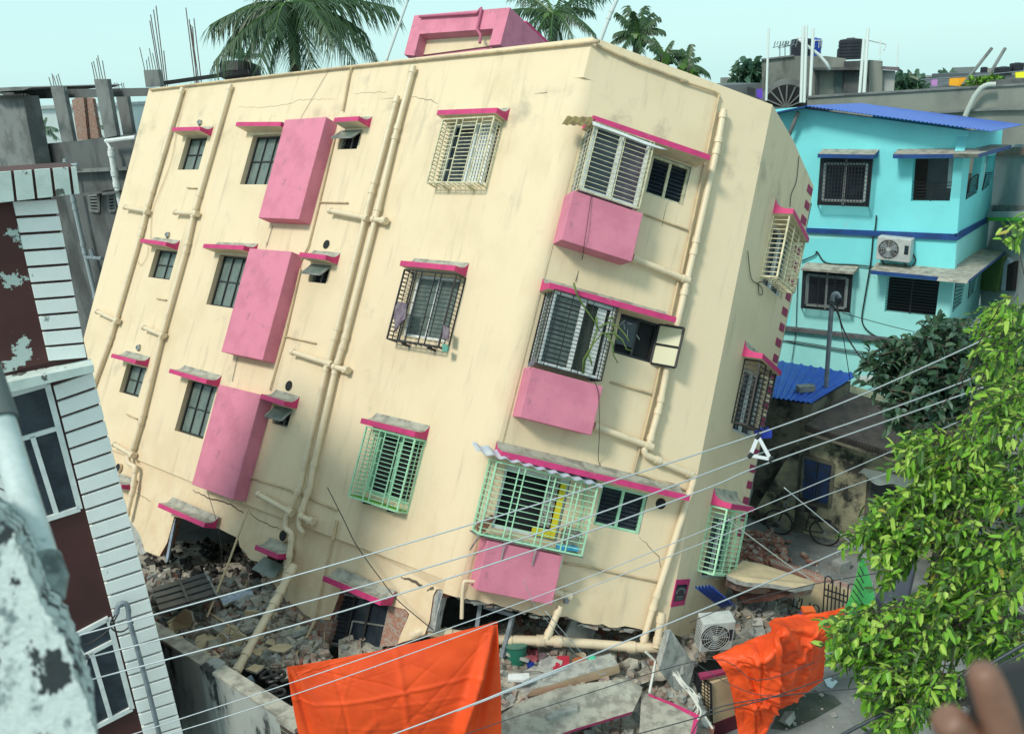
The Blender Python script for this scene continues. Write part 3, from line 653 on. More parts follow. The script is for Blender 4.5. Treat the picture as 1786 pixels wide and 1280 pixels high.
# round vents
M_duct = mat('foil duct', (.45, .48, .48), (.1, .1, .1), rough=.35, metal=.6, scale=9)
for F_, p, duct, rr in ((FA, c(1, 1040, 640), 1, .085), (FA, c(1, 873, 1222), 1, .085), (FA, c(4, 722, 541), 1, .085), (FA, c(4, 1695, 5), 0, .10), (FA, c(4, 1500, 738), 0, .11), (FA, c(4, 612, 1162), 0, .10), (FA, c(7, 1470, 250), 0, .11), (FB, cr(800, 760, .2422, 1455, 487)[0], 0, .10)):
    mb = MB(); q = F_.at(*p, .002); mb.tube([q - F_.n * .05, q + F_.n * .006], rr, M_dark, 20)
    mb.tube([q - F_.n * .05, q + F_.n * .004], rr * 1.08, M_creamB, 20)
    if duct: mb.tube([q - F_.n * .05 + F_.ex * .02, q + F_.n * .07 + F_.ex * .03], rr * .75, M_duct, 14)
    obj('vent_hole', mb, LB, smooth='auto')
# cracks and loose wires on the walls
M_crack = mat('crack shadow', (.10, .085, .06), fine=0)
def crack(F, pts, w=.012, off=.002):
    mb = MB(); P = [F.at(*p, off) for p in pts]; Q = []
    for a, b in zip(P, P[1:]):
        n = max(2, int((b - a).length / .07))
        for i in range(n): Q.append(a.lerp(b, i / n) + F.ez * U(-.018, .018) + F.ex * U(-.01, .01))
    Q.append(P[-1]); L = len(Q)
    for i in range(L - 1):
        w0 = w * (.35 + .65 * math.sin(math.pi * i / L)); mb.bar(Q[i], Q[i + 1], w0, M_crack, h=.003, up=F.n)
    return obj('crack', mb, LB)
crack(FA, cs(2, 50, 487, 220, 478), .006); crack(FA, cs(2, 195, 512, 290, 505), .006); crack(FA, cs(2, 345, 502, 400, 510, 450, 522, 485, 540), .011); crack(FA, cs(2, 990, 492, 1055, 480))
crack(FA, cs(1, 1235, 552, 1350, 560, 1480, 545, 1560, 520, 1740, 515), .005); crack(FA, cs(7, 1000, 15, 1080, 52, 1190, 82, 1262, 132), .03, -.06); crack(FA, cs(7, 1290, 130, 1350, 175, 1460, 215), .012, -.06); crack(FA, cs(7, 690, 15, 780, 70), .01, -.06)
crack(FB, cr(800, 760, .2422, 1300, 730, 1370, 790, 1440, 865, 1455, 950)); crack(FA, cs(8, 890, 465, 950, 480, 1000, 510), .05, -.06); crack(FA, cs(8, 1025, 530, 1060, 520), .05, -.06)
crack(FB, cr(1000, 150, .2577, 640, 780, 600, 950), .007)
M_wire = mat('black cable', (.02, .02, .02), rough=.5, fine=0)
def wirep(pts, r=.008, m=M_wire, parent=LB, name='cable', n=5, sm=4):
    Q = []
    P = [pts[0]] + list(pts) + [pts[-1]]
    for i in range(1, len(P) - 2):
        for k in range(sm):
            t = k / sm; a, b, c_, d = P[i - 1], P[i], P[i + 1], P[i + 2]
            Q.append(.5 * ((2 * b) + (c_ - a) * t + (2 * a - 5 * b + 4 * c_ - d) * t * t + (3 * b - a - 3 * c_ + d) * t ** 3))
    Q.append(P[-1]); mb = MB(); mb.tube(Q, r, m, n); return obj(name, mb, parent, smooth=True)
wirep([FB.at(*p, o) for p, o in ((c(2, 1285, 1015), .47), (c(2, 1245, 1285), .47), (c(5, 1240, 62), .02), (c(5, 1202, 198), .02))], .006)
wirep([FB.at(*p, o) for p, o in ((c(5, 1298, 712), .47), (c(5, 1322, 790), .47), (c(5, 1325, 1000), .3), (c(5, 1322, 1130), .03), (c(5, 1362, 1198), .03))], .006)
wirep([FC.at(*p, .02) for p in cs(3, 618, 812, 605, 940, 578, 1010, 572, 1075)], .008)
wirep([FC.at(*p, .03) for p in cs(6, 352, 38, 370, 180, 405, 210, 410, 260, 428, 262, 425, 230, 405, 205, 440, 195)], .008)
wirep([FA.at(*p, .03) for p in cs(1, 995, 430, 965, 480, 925, 640, 890, 830, 830, 990, 790, 1100, 782, 1240)], .007, M_thin)
wirep([FA.at(*p, .03) for p in cs(4, 735, -10, 712, 50, 715, 95, 735, 110, 765, 60, 768, 10)], .006, M_thin)
wirep([FA.at(*p, .3) for p in cs(7, 1080, 30, 1130, 200, 1150, 330, 1150, 420)], .006)
wirep([FA.at(*p, .35) for p in cs(7, 1700, 0, 1786, 170) + cs(8, 660, 300, 790, 480, 880, 590, 1060, 740)], .009)
wirep([FA.at(*p, .02) for p in cs(1, 1715, 350, 1560, 615)], .004)
wirep([FA.at(*p, .02) for p in cs(4, 1385, -10, 1380, 25)] , .004)
wirep([FA.at(*p, .02) for p in cs(4, 1232, 590, 1205, 715)] , .006)
wirep([FA.at(*p, .02) for p in cs(1, 1415, 1172, 1385, 1275)] , .006)
# rags and a creeper caught in the cages
def rag(F, pts, off, m, name='rag'): mb = MB(); mb.prism([F.at(*p, off) for p in pts], -F.n * .03, m); obj(name, mb, LB)
rag(FA, cs(5, 280, 300, 325, 310, 320, 385, 285, 420, 265, 455, 258, 380, 265, 330), .30, M_rag)
rag(FA, cs(5, 515, 420, 545, 440, 540, 500, 510, 490), .30, M_rag); rag(FA, cs(5, 510, 515, 540, 530, 535, 560, 510, 560), .28, M_rag2)
rag(FB, cs(5, 960, 620, 1000, 590, 985, 630, 955, 640), .47, M_rag)
M_vine = mat('creeper stem', (.10, .16, .04), (.16, .2, .05))
s_ = .1875
def v9(*xy): return [FB.at(x, y, .56 + U(-.02, .05)) for x, y in cr(980, 440, s_, *xy)]
mb = MB()
for ln in ((110, 285, 135, 385, 200, 500, 300, 640, 350, 730), (200, 1130, 215, 1010, 290, 850, 380, 750, 420, 770), (350, 700, 430, 655, 520, 690, 600, 780, 625, 830),
           (360, 760, 480, 750, 560, 810, 600, 900, 655, 918), (420, 770, 470, 850, 480, 960, 520, 1028), (430, 620, 470, 600, 500, 780, 520, 830), (320, 600, 330, 720, 270, 880, 200, 1000, 190, 1120), (250, 950, 280, 1050)):
    P = v9(*ln); mb.tube(P, .013, M_vine, 5, rs=[.02 - .013 * i / len(P) for i in range(len(P))])
tag_ = obj('creeper', mb, LB, smooth=True)
# --- pink stair room on the roof
FR = FA.shift(-3.0)
front = cs(2, 312, 285, 365, 82, 862, 40, 812, 232, 752, 238, 775, 150, 392, 178, 365, 290)
mb = MB(); mb.prism([FR.at(*p) for p in front], -FR.n * .6, M_pink); sr = obj('stair_room', mb, LB)
mb = MB(); a, b, d, e = [FR.at(*p) for p in cs(2, 862, 40, 365, 82, 312, 285, 812, 232)]
mb.prism([a - FR.ex * .02, b + FR.ex * .03, d + FR.ex * .03, e - FR.ex * .02], -FR.n * 2.6, M_pink); mb.v = [q - FR.n * .35 for q in mb.v]
obj('body', mb, sr)
mb = MB(); P = [FR.at(*p, -.3) for p in cs(2, 392, 178, 775, 150, 752, 240, 365, 292)]; mb.prism(P, -FR.n * .02, M_cream); obj('recessed_wall', mb, sr)
mb = MB(); pathpipe(mb, [FR.at(*p, .06) for p in cs(2, 392, 88, 690, 70, 715, 40, 690, 155, 710, 185, 705, 225)], .035, mat('pink pipe', (.45, .12, .2)), 0); obj('pipe', mb, sr, smooth='auto')
mb = MB(); q = FR.at(*c(2, 835, 195)) + FR.ex * .1; mb.box(FR.at(*c(2, 868, 150), -.9), FR.ex * .45 + V((0, 0, 0)), -FR.n * 1.7, FR.ez * .16, M_hot); obj('awning', mb, sr)
pipe(FA.shift(-.5), [c(2, 218, 320), c(2, 335, -10), (724, -60)], 0, .03, mat('pale pipe', (.55, .6, .6)), name='vent_pipe', collar=1.2)
pipe(FA.shift(-1.5), [(1040, 90), (1064, 26), (1085, -20)], 0, .04, mat('pale pipe', (.55, .6, .6)), name='vent_pipe', collar=1.2)

# bricks and mortar lumps left hanging along the torn foot of the walls
def fringe(F, k, pts, off, n, m, s0, s1, name):
    mb = MB(); P = [F.at(*q, off) for q in cs(k, *pts)]; L = [(b - a).length for a, b in zip(P, P[1:])]
    for i in range(n):
        j = random.choices(range(len(L)), L)[0]; q = P[j].lerp(P[j + 1], R_()) - F.n * U(.0, .14) + F.ez * U(-.02, .06)
        R3 = Matrix((F.ex, F.n, F.ez)).transposed() @ Matrix.Rotation(U(-.25, .25), 3, 'Y'); s = U(s0, s1); mb.chunk(q, s * (2.6 if n > 80 else 1.7), .1, s * .7, random.choice(m), .25, rot=R3)
    return obj(name, mb, LB)
fringe(FA, 7, (670, 180, 740, 260, 765, 335, 830, 356, 868, 290), -.12, 26, [M_brick, M_brickG, M_concL], .07, .14, 'torn_edge')
fringe(FA, 7, (1180, 238, 1240, 262, 1250, 310, 1290, 365, 1365, 395, 1445, 460), -.12, 34, [M_brick, M_brickG], .06, .12, 'torn_edge')
fringe(FA, 8, (176, 440, 215, 480, 262, 548, 300, 600, 345, 615, 425, 680, 530, 690), -.12, 44, [M_brick, M_brickG, M_concL], .06, .12, 'torn_edge')
fringe(FB, 9, (0, 575, 150, 610, 270, 632, 420, 672, 560, 675, 640, 712, 780, 735, 960, 750), -.08, 90, [M_concL, M_conc, M_brickG], .03, .08, 'torn_edge')
# ================================================================== THE GROUND
M_ground = mat('dusty lane concrete', (.21, .225, .22), (.13, .14, .138), rough=.9, scale=.9, bump=.35, bscale=12, extra=((.04, .05, .04), .5, .55, .7), fine=.12)
mb = MB(); mb.poly([(-400, -60, 0), (400, -60, 0), (400, 900, 0), (-400, 900, 0)], M_ground); struct(obj('ground', mb))
def vface(p, q): return Face(p, (q - p).cross(V((0, 0, 1))), q - p)      # upright plane through two points
def hdir(vx, vy): d = cam2w(V((vx - 893, vy - 640, FP))); d.z = 0; return d.normalized()
def quad(F, pts, off=0): return [F.at(*p, off) for p in pts]
def slab3(mb, pts, vec, m, ms=None): return mb.prism(pts, vec, m, ms)
# ================================================================== BROWN AND WHITE BANDED HOUSE (left)
M_brown = mat('maroon wall paint', (.075, .024, .022), (.06, .018, .018), rough=.75, scale=1.2, fine=.06, extra=((.47, .55, .52), 1.5, .578, .588), bump=.1)
M_brownp = mat('maroon wall paint sound', (.075, .024, .022), (.055, .018, .018), rough=.75, scale=1.2, fine=.06, bump=.1)
M_band = mat('white band paint', (.86, .88, .86), (.80, .83, .81), rough=.7, scale=2, extra=((.28, .32, .31), 2.2, .66, .69), bump=.1)
M_bandw = mat('peeling white parapet paint', (.60, .68, .65), (.5, .58, .55), rough=.7, scale=4, extra=((.09, .10, .09), 3.2, .57, .6), bump=.2)
dBR = hdir(3687, -110)
pBR = onray(160, 650, 11.3)
FBR = Face(pBR, dBR.cross(V((0, 0, 1))), dBR)
BH = empty('banded_house', V((pBR.x, pBR.y, 0)), 'maroon house with white raised bands at its corner, close on the left', 'house')
bvec = -FBR.n * 4
mb = MB(); mb.prism(quad(FBR, [(-700, 640), (-400, 400), (0, 345), (94, 352), (156, 640), (238, 960), (330, 1345), (-700, 1800)]), bvec, M_brownp); obj('wall', mb, BH)
mb = MB(); mb.prism(quad(FBR, [(-100, 356), (22, 352), (86, 632), (-100, 676)], .02), -FBR.n * .015, M_brown); obj('peeling_wall', mb, BH)
def bands(name, l0, l1, r0, r1, n, gap=.17, off=.06):
    mb = MB()
    L0, L1, R0, R1 = FBR.at(*l0, off), FBR.at(*l1, off), FBR.at(*r0, off), FBR.at(*r1, off)
    for i in range(n):
        a, b = i / n, (i + 1 - gap) / n
        mb.prism([L0.lerp(L1, a), R0.lerp(R1, a), R0.lerp(R1, b), L0.lerp(L1, b)], -FBR.n * .057, M_band)
    o = obj(name, mb, BH, bevel=.006); return o
bands('white_bands', (22, 352), (86, 634), (98, 348), (152, 628), 10)
bands('white_bands', (93, 674), (258, 1310), (162, 650), (322, 1290), 26)
bands('white_bands', (-70, 720), (95, 1330), (-2, 770), (150, 1290), 24)
mb = MB(); mb.prism(quad(FBR, [(-200, 345), (0, 300), (130, 291), (136, 338), (0, 354), (-200, 390)], .22), -FBR.n * 1.0, M_brownp); obj('parapet', mb, BH)
mb = MB()
for l, r in ((-14, 19), (24, 55), (60, 87), (92, 119), (124, 133)):
    T = lambda x: 300 - x * .068; Bm = lambda x: 354 - x * .112
    dx = 6
    mb.prism(quad(FBR, [(l, T(l)), (r, T(r)), (r + dx, Bm(r + dx)), (l + dx, Bm(l + dx))], .26), -FBR.n * .035, M_bandw)
obj('parapet_panels', mb, BH, bevel=.005)
mb = MB(); P = quad(FBR, [(-90, 688), (163, 636), (164, 645), (-90, 706)], .32); mb.prism([P[0] - FBR.ez * .0, P[1], P[2] - FBR.ez * .03, P[3] - FBR.ez * .03], -FBR.n * .31, M_bandw); obj('ledge', mb, BH)
def bwin(q, tr, mu, label):
    P = quad(FBR, q, .01); mb = MB(); w = .07
    for i in range(4): mb.bar(P[i], P[(i + 1) % 4], w, M_white, up=FBR.n)
    a, b = P[0].lerp(P[3], tr), P[1].lerp(P[2], tr); mb.bar(a, b, .06, M_white, up=FBR.n)
    c_, d = a.lerp(b, mu), P[3].lerp(P[2], mu); mb.bar(c_, d, .06, M_white, up=FBR.n)
    w_ = obj('window', mb, BH, label=label); mb = MB(); mb.poly([p - FBR.n * .001 + FBR.n * .0 for p in quad(FBR, q, .006)], M_glassD); obj('pane', mb, w_)
bwin([(-30, 701), (82, 669), (139, 886), (50, 914)], .34, .55, 'upper white framed window')
bwin([(114, 1116), (189, 1077), (230, 1234), (163, 1268)], .24, .45, 'lower white framed window')
M_galv = mat('galvanised pipe', (.22, .26, .30), (.15, .18, .2), rough=.5, scale=6)
FB2 = FBR.shift(.25)
mb = MB(); P = [FB2.at(*p) for p in cs(7, 605, 655, 612, 615, 635, 595, 660, 605, 668, 640, 668, 680, 700, 790, 760, 1010, 840, 1330)]; pathpipe(mb, P, .035, M_galv, 0); obj('service_mast', mb, BH, smooth='auto')
wirep([FB2.at(*p) for p in cs(7, 605, 650, 575, 700, 590, 740, 640, 745, 690, 700, 660, 690)], .012, M_wire, BH)
wirep([FB2.at(*p) for p in cs(7, 610, 660, 560, 740, 480, 800, 400, 830)], .012, M_wire, BH)
# ================================================================== UNFINISHED CONCRETE BUILDING (behind left)
dU = hdir(-1200, 330)
FU = Face(onray(120, 240, 27), dU.cross(V((0, 0, 1))), -dU)
if FU.ex.dot(V((1, 0, 0))) < 0: FU.ex = -FU.ex
UB = empty('unfinished_building', FU.at(140, 700), 'unfinished dark concrete building with bare columns and rebar behind the banded house', 'building')
M_moss = mat('blackened concrete', (.12, .13, .13), (.05, .055, .055), rough=.9, scale=1.0, bump=.4, extra=((.22, .23, .22), 1.6, .6, .75), stretch=(1, 1, .5))
M_bare = mat('bare concrete', (.20, .215, .21), (.11, .12, .12), rough=.9, scale=1.3, bump=.4, extra=((.33, .34, .32), 2, .62, .7))
bk = -FU.n * 7
def ub(name, pts, m, off=0, vec=None, k=1): mb = MB(); mb.prism([FU.at(*p, off) for p in (cs(k, *pts) if isinstance(pts[0], (int, float)) else pts)], vec or bk, m); return obj(name, mb, UB)
ub('wall', [c(1, 180, 752), c(1, 370, 735), c(1, 700, 695), c(1, 900, 690), c(1, 900, 1700), (90, 900), (30, 900), c(1, 100, 870)], M_moss)
ub('ledge', (300, 885, 660, 868, 660, 885, 300, 902), M_bare, .25, -FU.n * .3)
ub('roof_beam', (0, 470, 165, 470, 780, 458, 780, 500, 560, 505, 160, 515, 0, 490), M_moss, -.3, -FU.n * .6)
mb = MB(); ub('plastered_block', (-60, 500, 118, 500, 190, 882, -60, 895), M_bare, .6, -FU.n * .5); ub('plastered_block_side', (118, 500, 160, 512, 207, 752, 190, 882), M_moss, .3, -FU.n * .12)
corr('sheet_roof', FU.at(*c(1, -40, 503), .9), FU.at(*c(1, 150, 493), .9), FU.at(*c(1, -40, 500), -1.5), M_moss, UB, 12, .04)
ub('roof_slab', (-60, 460, 80, 452, 165, 455, 120, 470, 20, 475, -60, 485), M_bare, .5, -FU.n * 3)
cols_ = [((262, 452, 328, 452, 382, 735, 322, 745), 0), ((487, 412, 555, 412, 607, 705, 545, 718), .1), ((597, 478, 655, 478, 692, 700, 640, 705), -2), ((745, 365, 818, 363, 835, 450, 757, 455), -1.5), ((372, 520, 432, 490, 455, 725, 402, 728), -3), ((436, 490, 480, 515, 515, 718, 456, 722), -3.1)]
M_rebar = mat('rusty rebar', (.09, .07, .07), (.16, .10, .08), scale=12)
for i, (p, o) in enumerate(cols_):
    cl = ub('column', p, M_bare if i < 4 else M_brickwall, o, -FU.n * .12)
    if i < 4:
        mb = MB(); t = cs(1, *p[:4])
        for k in range(5):
            q = FU.at(t[0][0] + (t[1][0] - t[0][0]) * (k + .5) / 5, t[0][1] + 1, o - .1); mb.bar(q, q + V((U(-.05, .02), 0, U(.3, .7) if i != 2 else .3)), .018, M_rebar)
        obj('rebar', mb, UB)
for p in ((462, 1015, 512, 1010, 515, 1098, 470, 1092), (560, 1012, 598, 1008, 602, 1092, 568, 1095)):
    w = ub('window', p, M_dark, .02, -FU.n * .02); P = [FU.at(*q, .03) for q in cs(1, *p)]; mb = MB()
    for i in range(4): mb.bar(P[i], P[(i + 1) % 4], .08, M_bare)
    for i in range(1, 5): mb.bar(P[0].lerp(P[3], i / 5), P[1].lerp(P[2], i / 5), .04, M_bare)
    obj('frame', mb, w); ub('sill_shade', (p[0] - 30, p[1] - 12, p[2] + 20, p[3] - 18, p[2] + 20, p[3] - 6, p[0] - 30, p[1] + 2), M_moss, .5, -FU.n * .5)
mb = MB(); pathpipe(mb, [FU.at(*p, .3) for p in cs(1, 575, 770, 600, 930, 640, 1120)], .09, M_white, 2); obj('white_pipe', mb, UB, smooth='auto')
mb = MB(); mb.tube([FU.at(*p, .3) for p in cs(1, 550, 733, 705, 714)], .06, M_white); mb.tube([FU.at(*p, .3) for p in cs(1, 555, 735, 575, 775)], .045, M_white); obj('white_pipe', mb, UB, smooth='auto')
mb = MB(); pathpipe(mb, [FU.at(*p, .35) for p in cs(1, 337, 825, 385, 1060, 435, 1290, 500, 1560)], .07, mat('grey pipe', (.3, .36, .38)), 2); obj('grey_pipe', mb, UB, smooth='auto')
mb = MB(); mb.tube([FU.at(*p, .35) for p in cs(1, 340, 862, 405, 855)], .05, mat('grey pipe', (.3, .36, .38))); obj('grey_pipe', mb, UB)
mb = MB(); mb.tube([FU.at(*p, .35) for p in cs(4, 445, 72, 530, 78)], .06, M_galv); mb.tube([FU.at(*p, .35) for p in cs(4, 470, 30, 485, 75)], .07, M_galv); obj('pipe_fitting', mb, UB)
def rebar_bundle(pts, label):
    mb = MB(); 
    for (x0, y0, x1, y1) in pts: mb.tube([onray(*c(1, x1, y1 + 60), 31), onray(*c(1, x0, y0), 31)], .019, M_rebar, 5)
    tag(obj('rebar_bundle', mb, base=True), label, 'rebar', 'starter bars on the unfinished roof')
rebar_bundle(((778, 110, 838, 405), (782, 78, 845, 405), (797, 52, 855, 405), (810, 32, 862, 405), (850, 265, 872, 405)), 'taller left bundle of bare steel rods against the sky')
rebar_bundle(((965, 42, 1015, 390), (982, 102, 1028, 390), (990, 130, 1036, 390), (1007, 98, 1048, 390), (1000, 140, 1022, 390)), 'right bundle of bare steel rods nearest the palm')
mb = MB(); mb.bar(onray(*c(1, 820, 437), 27), onray(*c(1, 1290, 372), 27), .12, M_black); tag(obj('roof_sheet_edge', mb), 'dark beam edge running behind the top left of the cream building', 'beam')
mb = MB(); mb.tube([onray(*c(1, 1248, 400), 28), onray(*c(1, 1248, 350), 28)], .65, M_black, 20); tag(obj('water_tank', mb), 'small black tank top under the big palm fronds', 'water tank')
# ================================================================== BOUNDARY WALL, LEFT FOREGROUND
ZB = 2.3
M_wallst = mat('stained grey wall', (.36, .38, .36), (.22, .24, .23), rough=.9, scale=1.5, bump=.4, extra=((.035, .04, .04), 1.5, .53, .6), stretch=(1.6, 1.6, .6))
w0, w1 = G(*c(7, 805, 760), ZB), G(*c(7, 1490, 1200), ZB)
wd = (w1 - w0).normalized(); wn = V((-wd.y, wd.x, 0))
w0e = w0 - wd * 3
BW = empty('boundary_wall', V((w0.x, w0.y, 0)), 'stained grey boundary wall with coping below the rubble at lower left', 'wall')
mb = MB(); mb.box(w0e - V((0, 0, ZB)), w1 - w0e, wn * .16, V((0, 0, ZB - .06)), M_wallst); obj('wall', mb, BW)
mb = MB(); mb.box(w0e - wn * .03 - V((0, 0, .06)), w1 - w0e, wn * .24, V((0, 0, .07)), M_dust); obj('coping', mb, BW, bevel=.012)
for p, s in (((1060, 955), .26), ):
    q = G(*c(7, *p), ZB); q = w0 + wd * (q - w0).dot(wd); mb = MB(); mb.box(q - wd * s / 2 - wn * .08 - V((0, 0, ZB)), wd * s, wn * .30, V((0, 0, ZB + .05)), M_wallst); obj('pillar', mb, BW, bevel=.01)
q = G(*c(7, 1510, 1195), ZB + .1); mb = MB(); M_tile = mat('brown tile pillar', (.10, .07, .06), (.07, .05, .045), rough=.4, scale=5)
mb.box(q - wd * .15 - wn * .1 - V((0, 0, ZB + .1)), wd * .36, wn * .40, V((0, 0, ZB + .02)), M_tile)
for k in range(12): mb.box(q - wd * .154 - wn * .104 - V((0, 0, .2 + k * .2)), wd * .368, wn * .408, V((0, 0, .012)), mat('green grout', (.2, .3, .2)))
mb.box(q - wd * .18 - wn * .13 - V((0, 0, .07)), wd * .42, wn * .46, V((0, 0, .08)), M_dust)
tag(obj('gate_pillar', mb, base=True, bevel=.008), 'brown tiled pillar with grey cap at the left foot of the big orange tarpaulin', 'pillar')
# ================================================================== RUBBLE
from mathutils import noise as NZ
M_rub = mat('grey rubble', (.46, .43, .36), (.24, .22, .185), rough=.95, scale=3, bump=1.0, bscale=16, extra=((.30, .30, .27), 5, .55, .7), fine=.15)
M_plas = mat('cream plaster flake', (.60, .48, .30), (.5, .40, .26), scale=3)
def pile(name, C4, nu, nv, amp, nch, smin, smax, mats, label, wts=None, rim=0, fr=1.1):
    """lumpy ground between four (px,py,z) corners with broken lumps on it"""
    Q = [G(x, y, z) for x, y, z in C4]; mb = MB(); pts = []
    def P(u, v):
        q = Q[0].lerp(Q[1], u).lerp(Q[3].lerp(Q[2], u), v)
        e = min(1, 6 * min(u, 1 - u, v, 1 - v)) if rim else 1
        return q + V((0, 0, e * amp * (NZ.noise(q * fr) * 1.3 + .6 * NZ.noise(q * fr * 3.1) + .25 * NZ.noise(q * fr * 7))))
    for j in range(nv + 1):
        for i in range(nu + 1): pts.append(P(i / nu, j / nv))
    mb.faces(pts, [(j * (nu + 1) + i, j * (nu + 1) + i + 1, (j + 1) * (nu + 1) + i + 1, (j + 1) * (nu + 1) + i) for j in range(nv) for i in range(nu)], M_rub)
    for k in range(nch):
        q = P(R_(), R_()); s = smin + (smax - smin) * R_() ** 2.2; m = random.choices(mats, wts)[0]
        if m is M_plas: mb.chunk(q + V((0, 0, s * .3)), s * U(1, 2), s * U(.8, 1.4), .025, m, .45)
        elif m in (M_brick, M_brickG): mb.chunk(q + V((0, 0, .03)), .11 * U(.5, 2), .11, .075, m, .12)
        else: mb.chunk(q + V((0, 0, s * .2)), s, s * U(.6, 1), s * U(.4, .8), m, .4)
    o = obj(name, mb, label=None); tag(o, label, 'rubble', kind='stuff'); return P
RM = [M_rub, M_conc, M_brickG, M_brick, M_plas, M_concL]
PL = pile('rubble', [(228, 1000, .9), (560, 1040, 1.3), (585, 1200, 1.6), (262, 1135, 1.3)], 40, 34, .28, 1500, .05, .26, RM, 'grey rubble heap of broken bricks between the boundary wall and the cream building', [5, 2, 4, 1.2, .5, 2])
M_rubshade = mat('damp sooty rubble', (.05, .05, .048), (.03, .03, .03), rough=.9, scale=4, bump=.8, extra=((.11, .06, .05), 5, .6, .7))  # shade of the torn opening put into the rubble colour
PLb = pile('rubble', [(215, 935, .05), (600, 965, .05), (575, 1055, 1.1), (225, 1010, .7)], 30, 16, .12, 350, .05, .25, [M_rubshade], 'dark rubble strewn inside the torn open ground storey')
PM = pile('rubble', [(590, 1110, 1.5), (1130, 1060, 1.1), (1190, 1180, 1.1), (590, 1290, 1.6)], 46, 20, .14, 750, .04, .2, RM, 'grey rubble under the front edge of the cream building behind the big tarpaulin', [6, 3, 3, .6, .3, 3])
PN = pile('rubble', [(850, 1165, 1.2), (1200, 1150, 1.1), (1260, 1330, .5), (850, 1340, .6)], 34, 26, .16, 850, .04, .22, RM, 'grey rubble of crushed concrete around the fallen pink edged slabs', [6, 4, 2, .6, .3, 4])
PR = pile('rubble', [(1150, 1030, .6), (1370, 1010, .3), (1400, 1100, .5), (1165, 1165, 1.0)], 30, 24, .2, 420, .05, .3, RM, 'grey rubble of concrete lumps around the fallen air conditioner', [4, 5, 2, .3, .5, 4], fr=1.6)
PB = pile('rubble', [(1285, 930, .0), (1345, 930, .0), (1380, 975, .35), (1280, 1000, .6)], 16, 14, .15, 260, .05, .16, [M_brick, M_brickG, M_rub], 'red brick debris at the foot of the shaded wall near the bicycle', [6, 2, 1], fr=2)
def things(name, label, cat, group, P, n, f, ur=(0.05, .95), vr=(.05, .95)):
    for i in range(n):
        q = P(U(*ur), U(*vr)); mb = MB(); f(mb, q); tag(obj(name, mb), label, cat, group)
def fbrick(m, jit=.08):
    def f(mb, q): mb.chunk(q + V((0, 0, .06)), U(.16, .25), .115, .075, m, jit, rot=Matrix.Rotation(U(0, 6.28), 3, 'Z') @ Matrix.Rotation(U(-.6, .6), 3, 'X') @ Matrix.Rotation(U(-.5, .5), 3, 'Y'))
    return f
def fflake(mb, q):
    n = random.randint(5, 7); r = U(.09, .22); R3 = Matrix.Rotation(U(-.5, .5), 3, 'X') @ Matrix.Rotation(U(-.5, .5), 3, 'Y')
    pts = [q + V((0, 0, .14)) + R3 @ V((math.cos(a) * r * U(.6, 1.3), math.sin(a) * r * U(.6, 1.3), 0)) for a in [6.283 * i / n for i in range(n)]]
    mb.prism(pts, (R3 @ V((0, 0, -1))) * .025, M_plas, M_rub)
things('broken_brick', 'dusty grey brick lying loose on the rubble heap at lower left', 'brick', 'dusty bricks on the left rubble heap', PL, 110, fbrick(M_brickG), vr=(.05, .8))
things('plaster_flake', 'cream plaster flake lying on the rubble heap at lower left', 'plaster', 'plaster flakes on the left rubble heap', PL, 26, fflake, ur=(.1, .8), vr=(.45, .95))
things('broken_brick', 'brick half lying in the rubble near the fallen pink edged slabs', 'brick', 'brick halves by the fallen slabs', PN, 30, fbrick(M_brickG))
things('concrete_lump', 'pale concrete lump in the rubble behind the fallen air conditioner', 'concrete', 'concrete lumps by the air conditioner', PR, 36, lambda mb, q: mb.chunk(q + V((0, 0, .1)), U(.15, .42), U(.15, .3), U(.08, .2), random.choice([M_conc, M_concL]), .35), ur=(.15, .98), vr=(.1, .95))
things('red_brick', 'red brick heaped at the foot of the shaded wall near the bicycle', 'brick', 'red bricks heaped near the bicycle', PB, 46, fbrick(M_brick))
for x, y, lb in ((1370, 948, 'dark red brick lying alone on the lane in front of the bicycle'), (1402, 972, 'flat red brick on the lane between the brick heap and the grey block'), (1414, 983, 'lighter red brick half on top of the fallen brickwork')):
    mb = MB(); fbrick(M_brick)(mb, G(x, y, .0)); tag(obj('red_brick', mb), lb, 'brick')
mb = MB(); mb.chunk(G(1467, 985, .12), .36, .26, .26, M_conc, .12, rot=Matrix.Rotation(.5, 3, 'Z')); tag(obj('concrete_block', mb), 'squarish grey concrete block standing alone on the lane', 'block')
# named larger pieces
def piece(name, pts, z, th, m, ms, label, cat, dz=None):
    P = [G(x, y, zz) for (x, y), zz in zip(pts, z if isinstance(z, (list, tuple)) else [z] * len(pts))]
    n = (P[1] - P[0]).cross(P[2] - P[1]).normalized(); n = -n if n.z < 0 else n
    mb = MB(); mb.prism(P, -n * th, m, ms); return tag(obj(name, mb), label, cat)
piece('plaster_sheet', cs(7, 868, 770, 895, 690, 955, 628, 990, 640, 1000, 690, 985, 725, 900, 740), [1.5, 1.7, 2.1, 2.1, 1.9, 1.7, 1.55], .04, M_plas, M_rub, 'largest cream plaster sheet standing up in the rubble just right of the banded house', 'plaster')
piece('plaster_sheet', cs(7, 1040, 880, 1060, 825, 1120, 850, 1148, 875, 1080, 910), 1.62, .04, M_plas, M_rub, 'broad cream plaster sheet lying flat beside the boundary wall coping', 'plaster')
piece('plaster_sheet', cs(7, 1130, 800, 1155, 755, 1178, 780, 1170, 840, 1140, 850), [1.6, 1.8, 1.8, 1.6, 1.6], .04, M_plas, M_rub, 'small upright cream plaster sheet in the middle of the left heap', 'plaster')
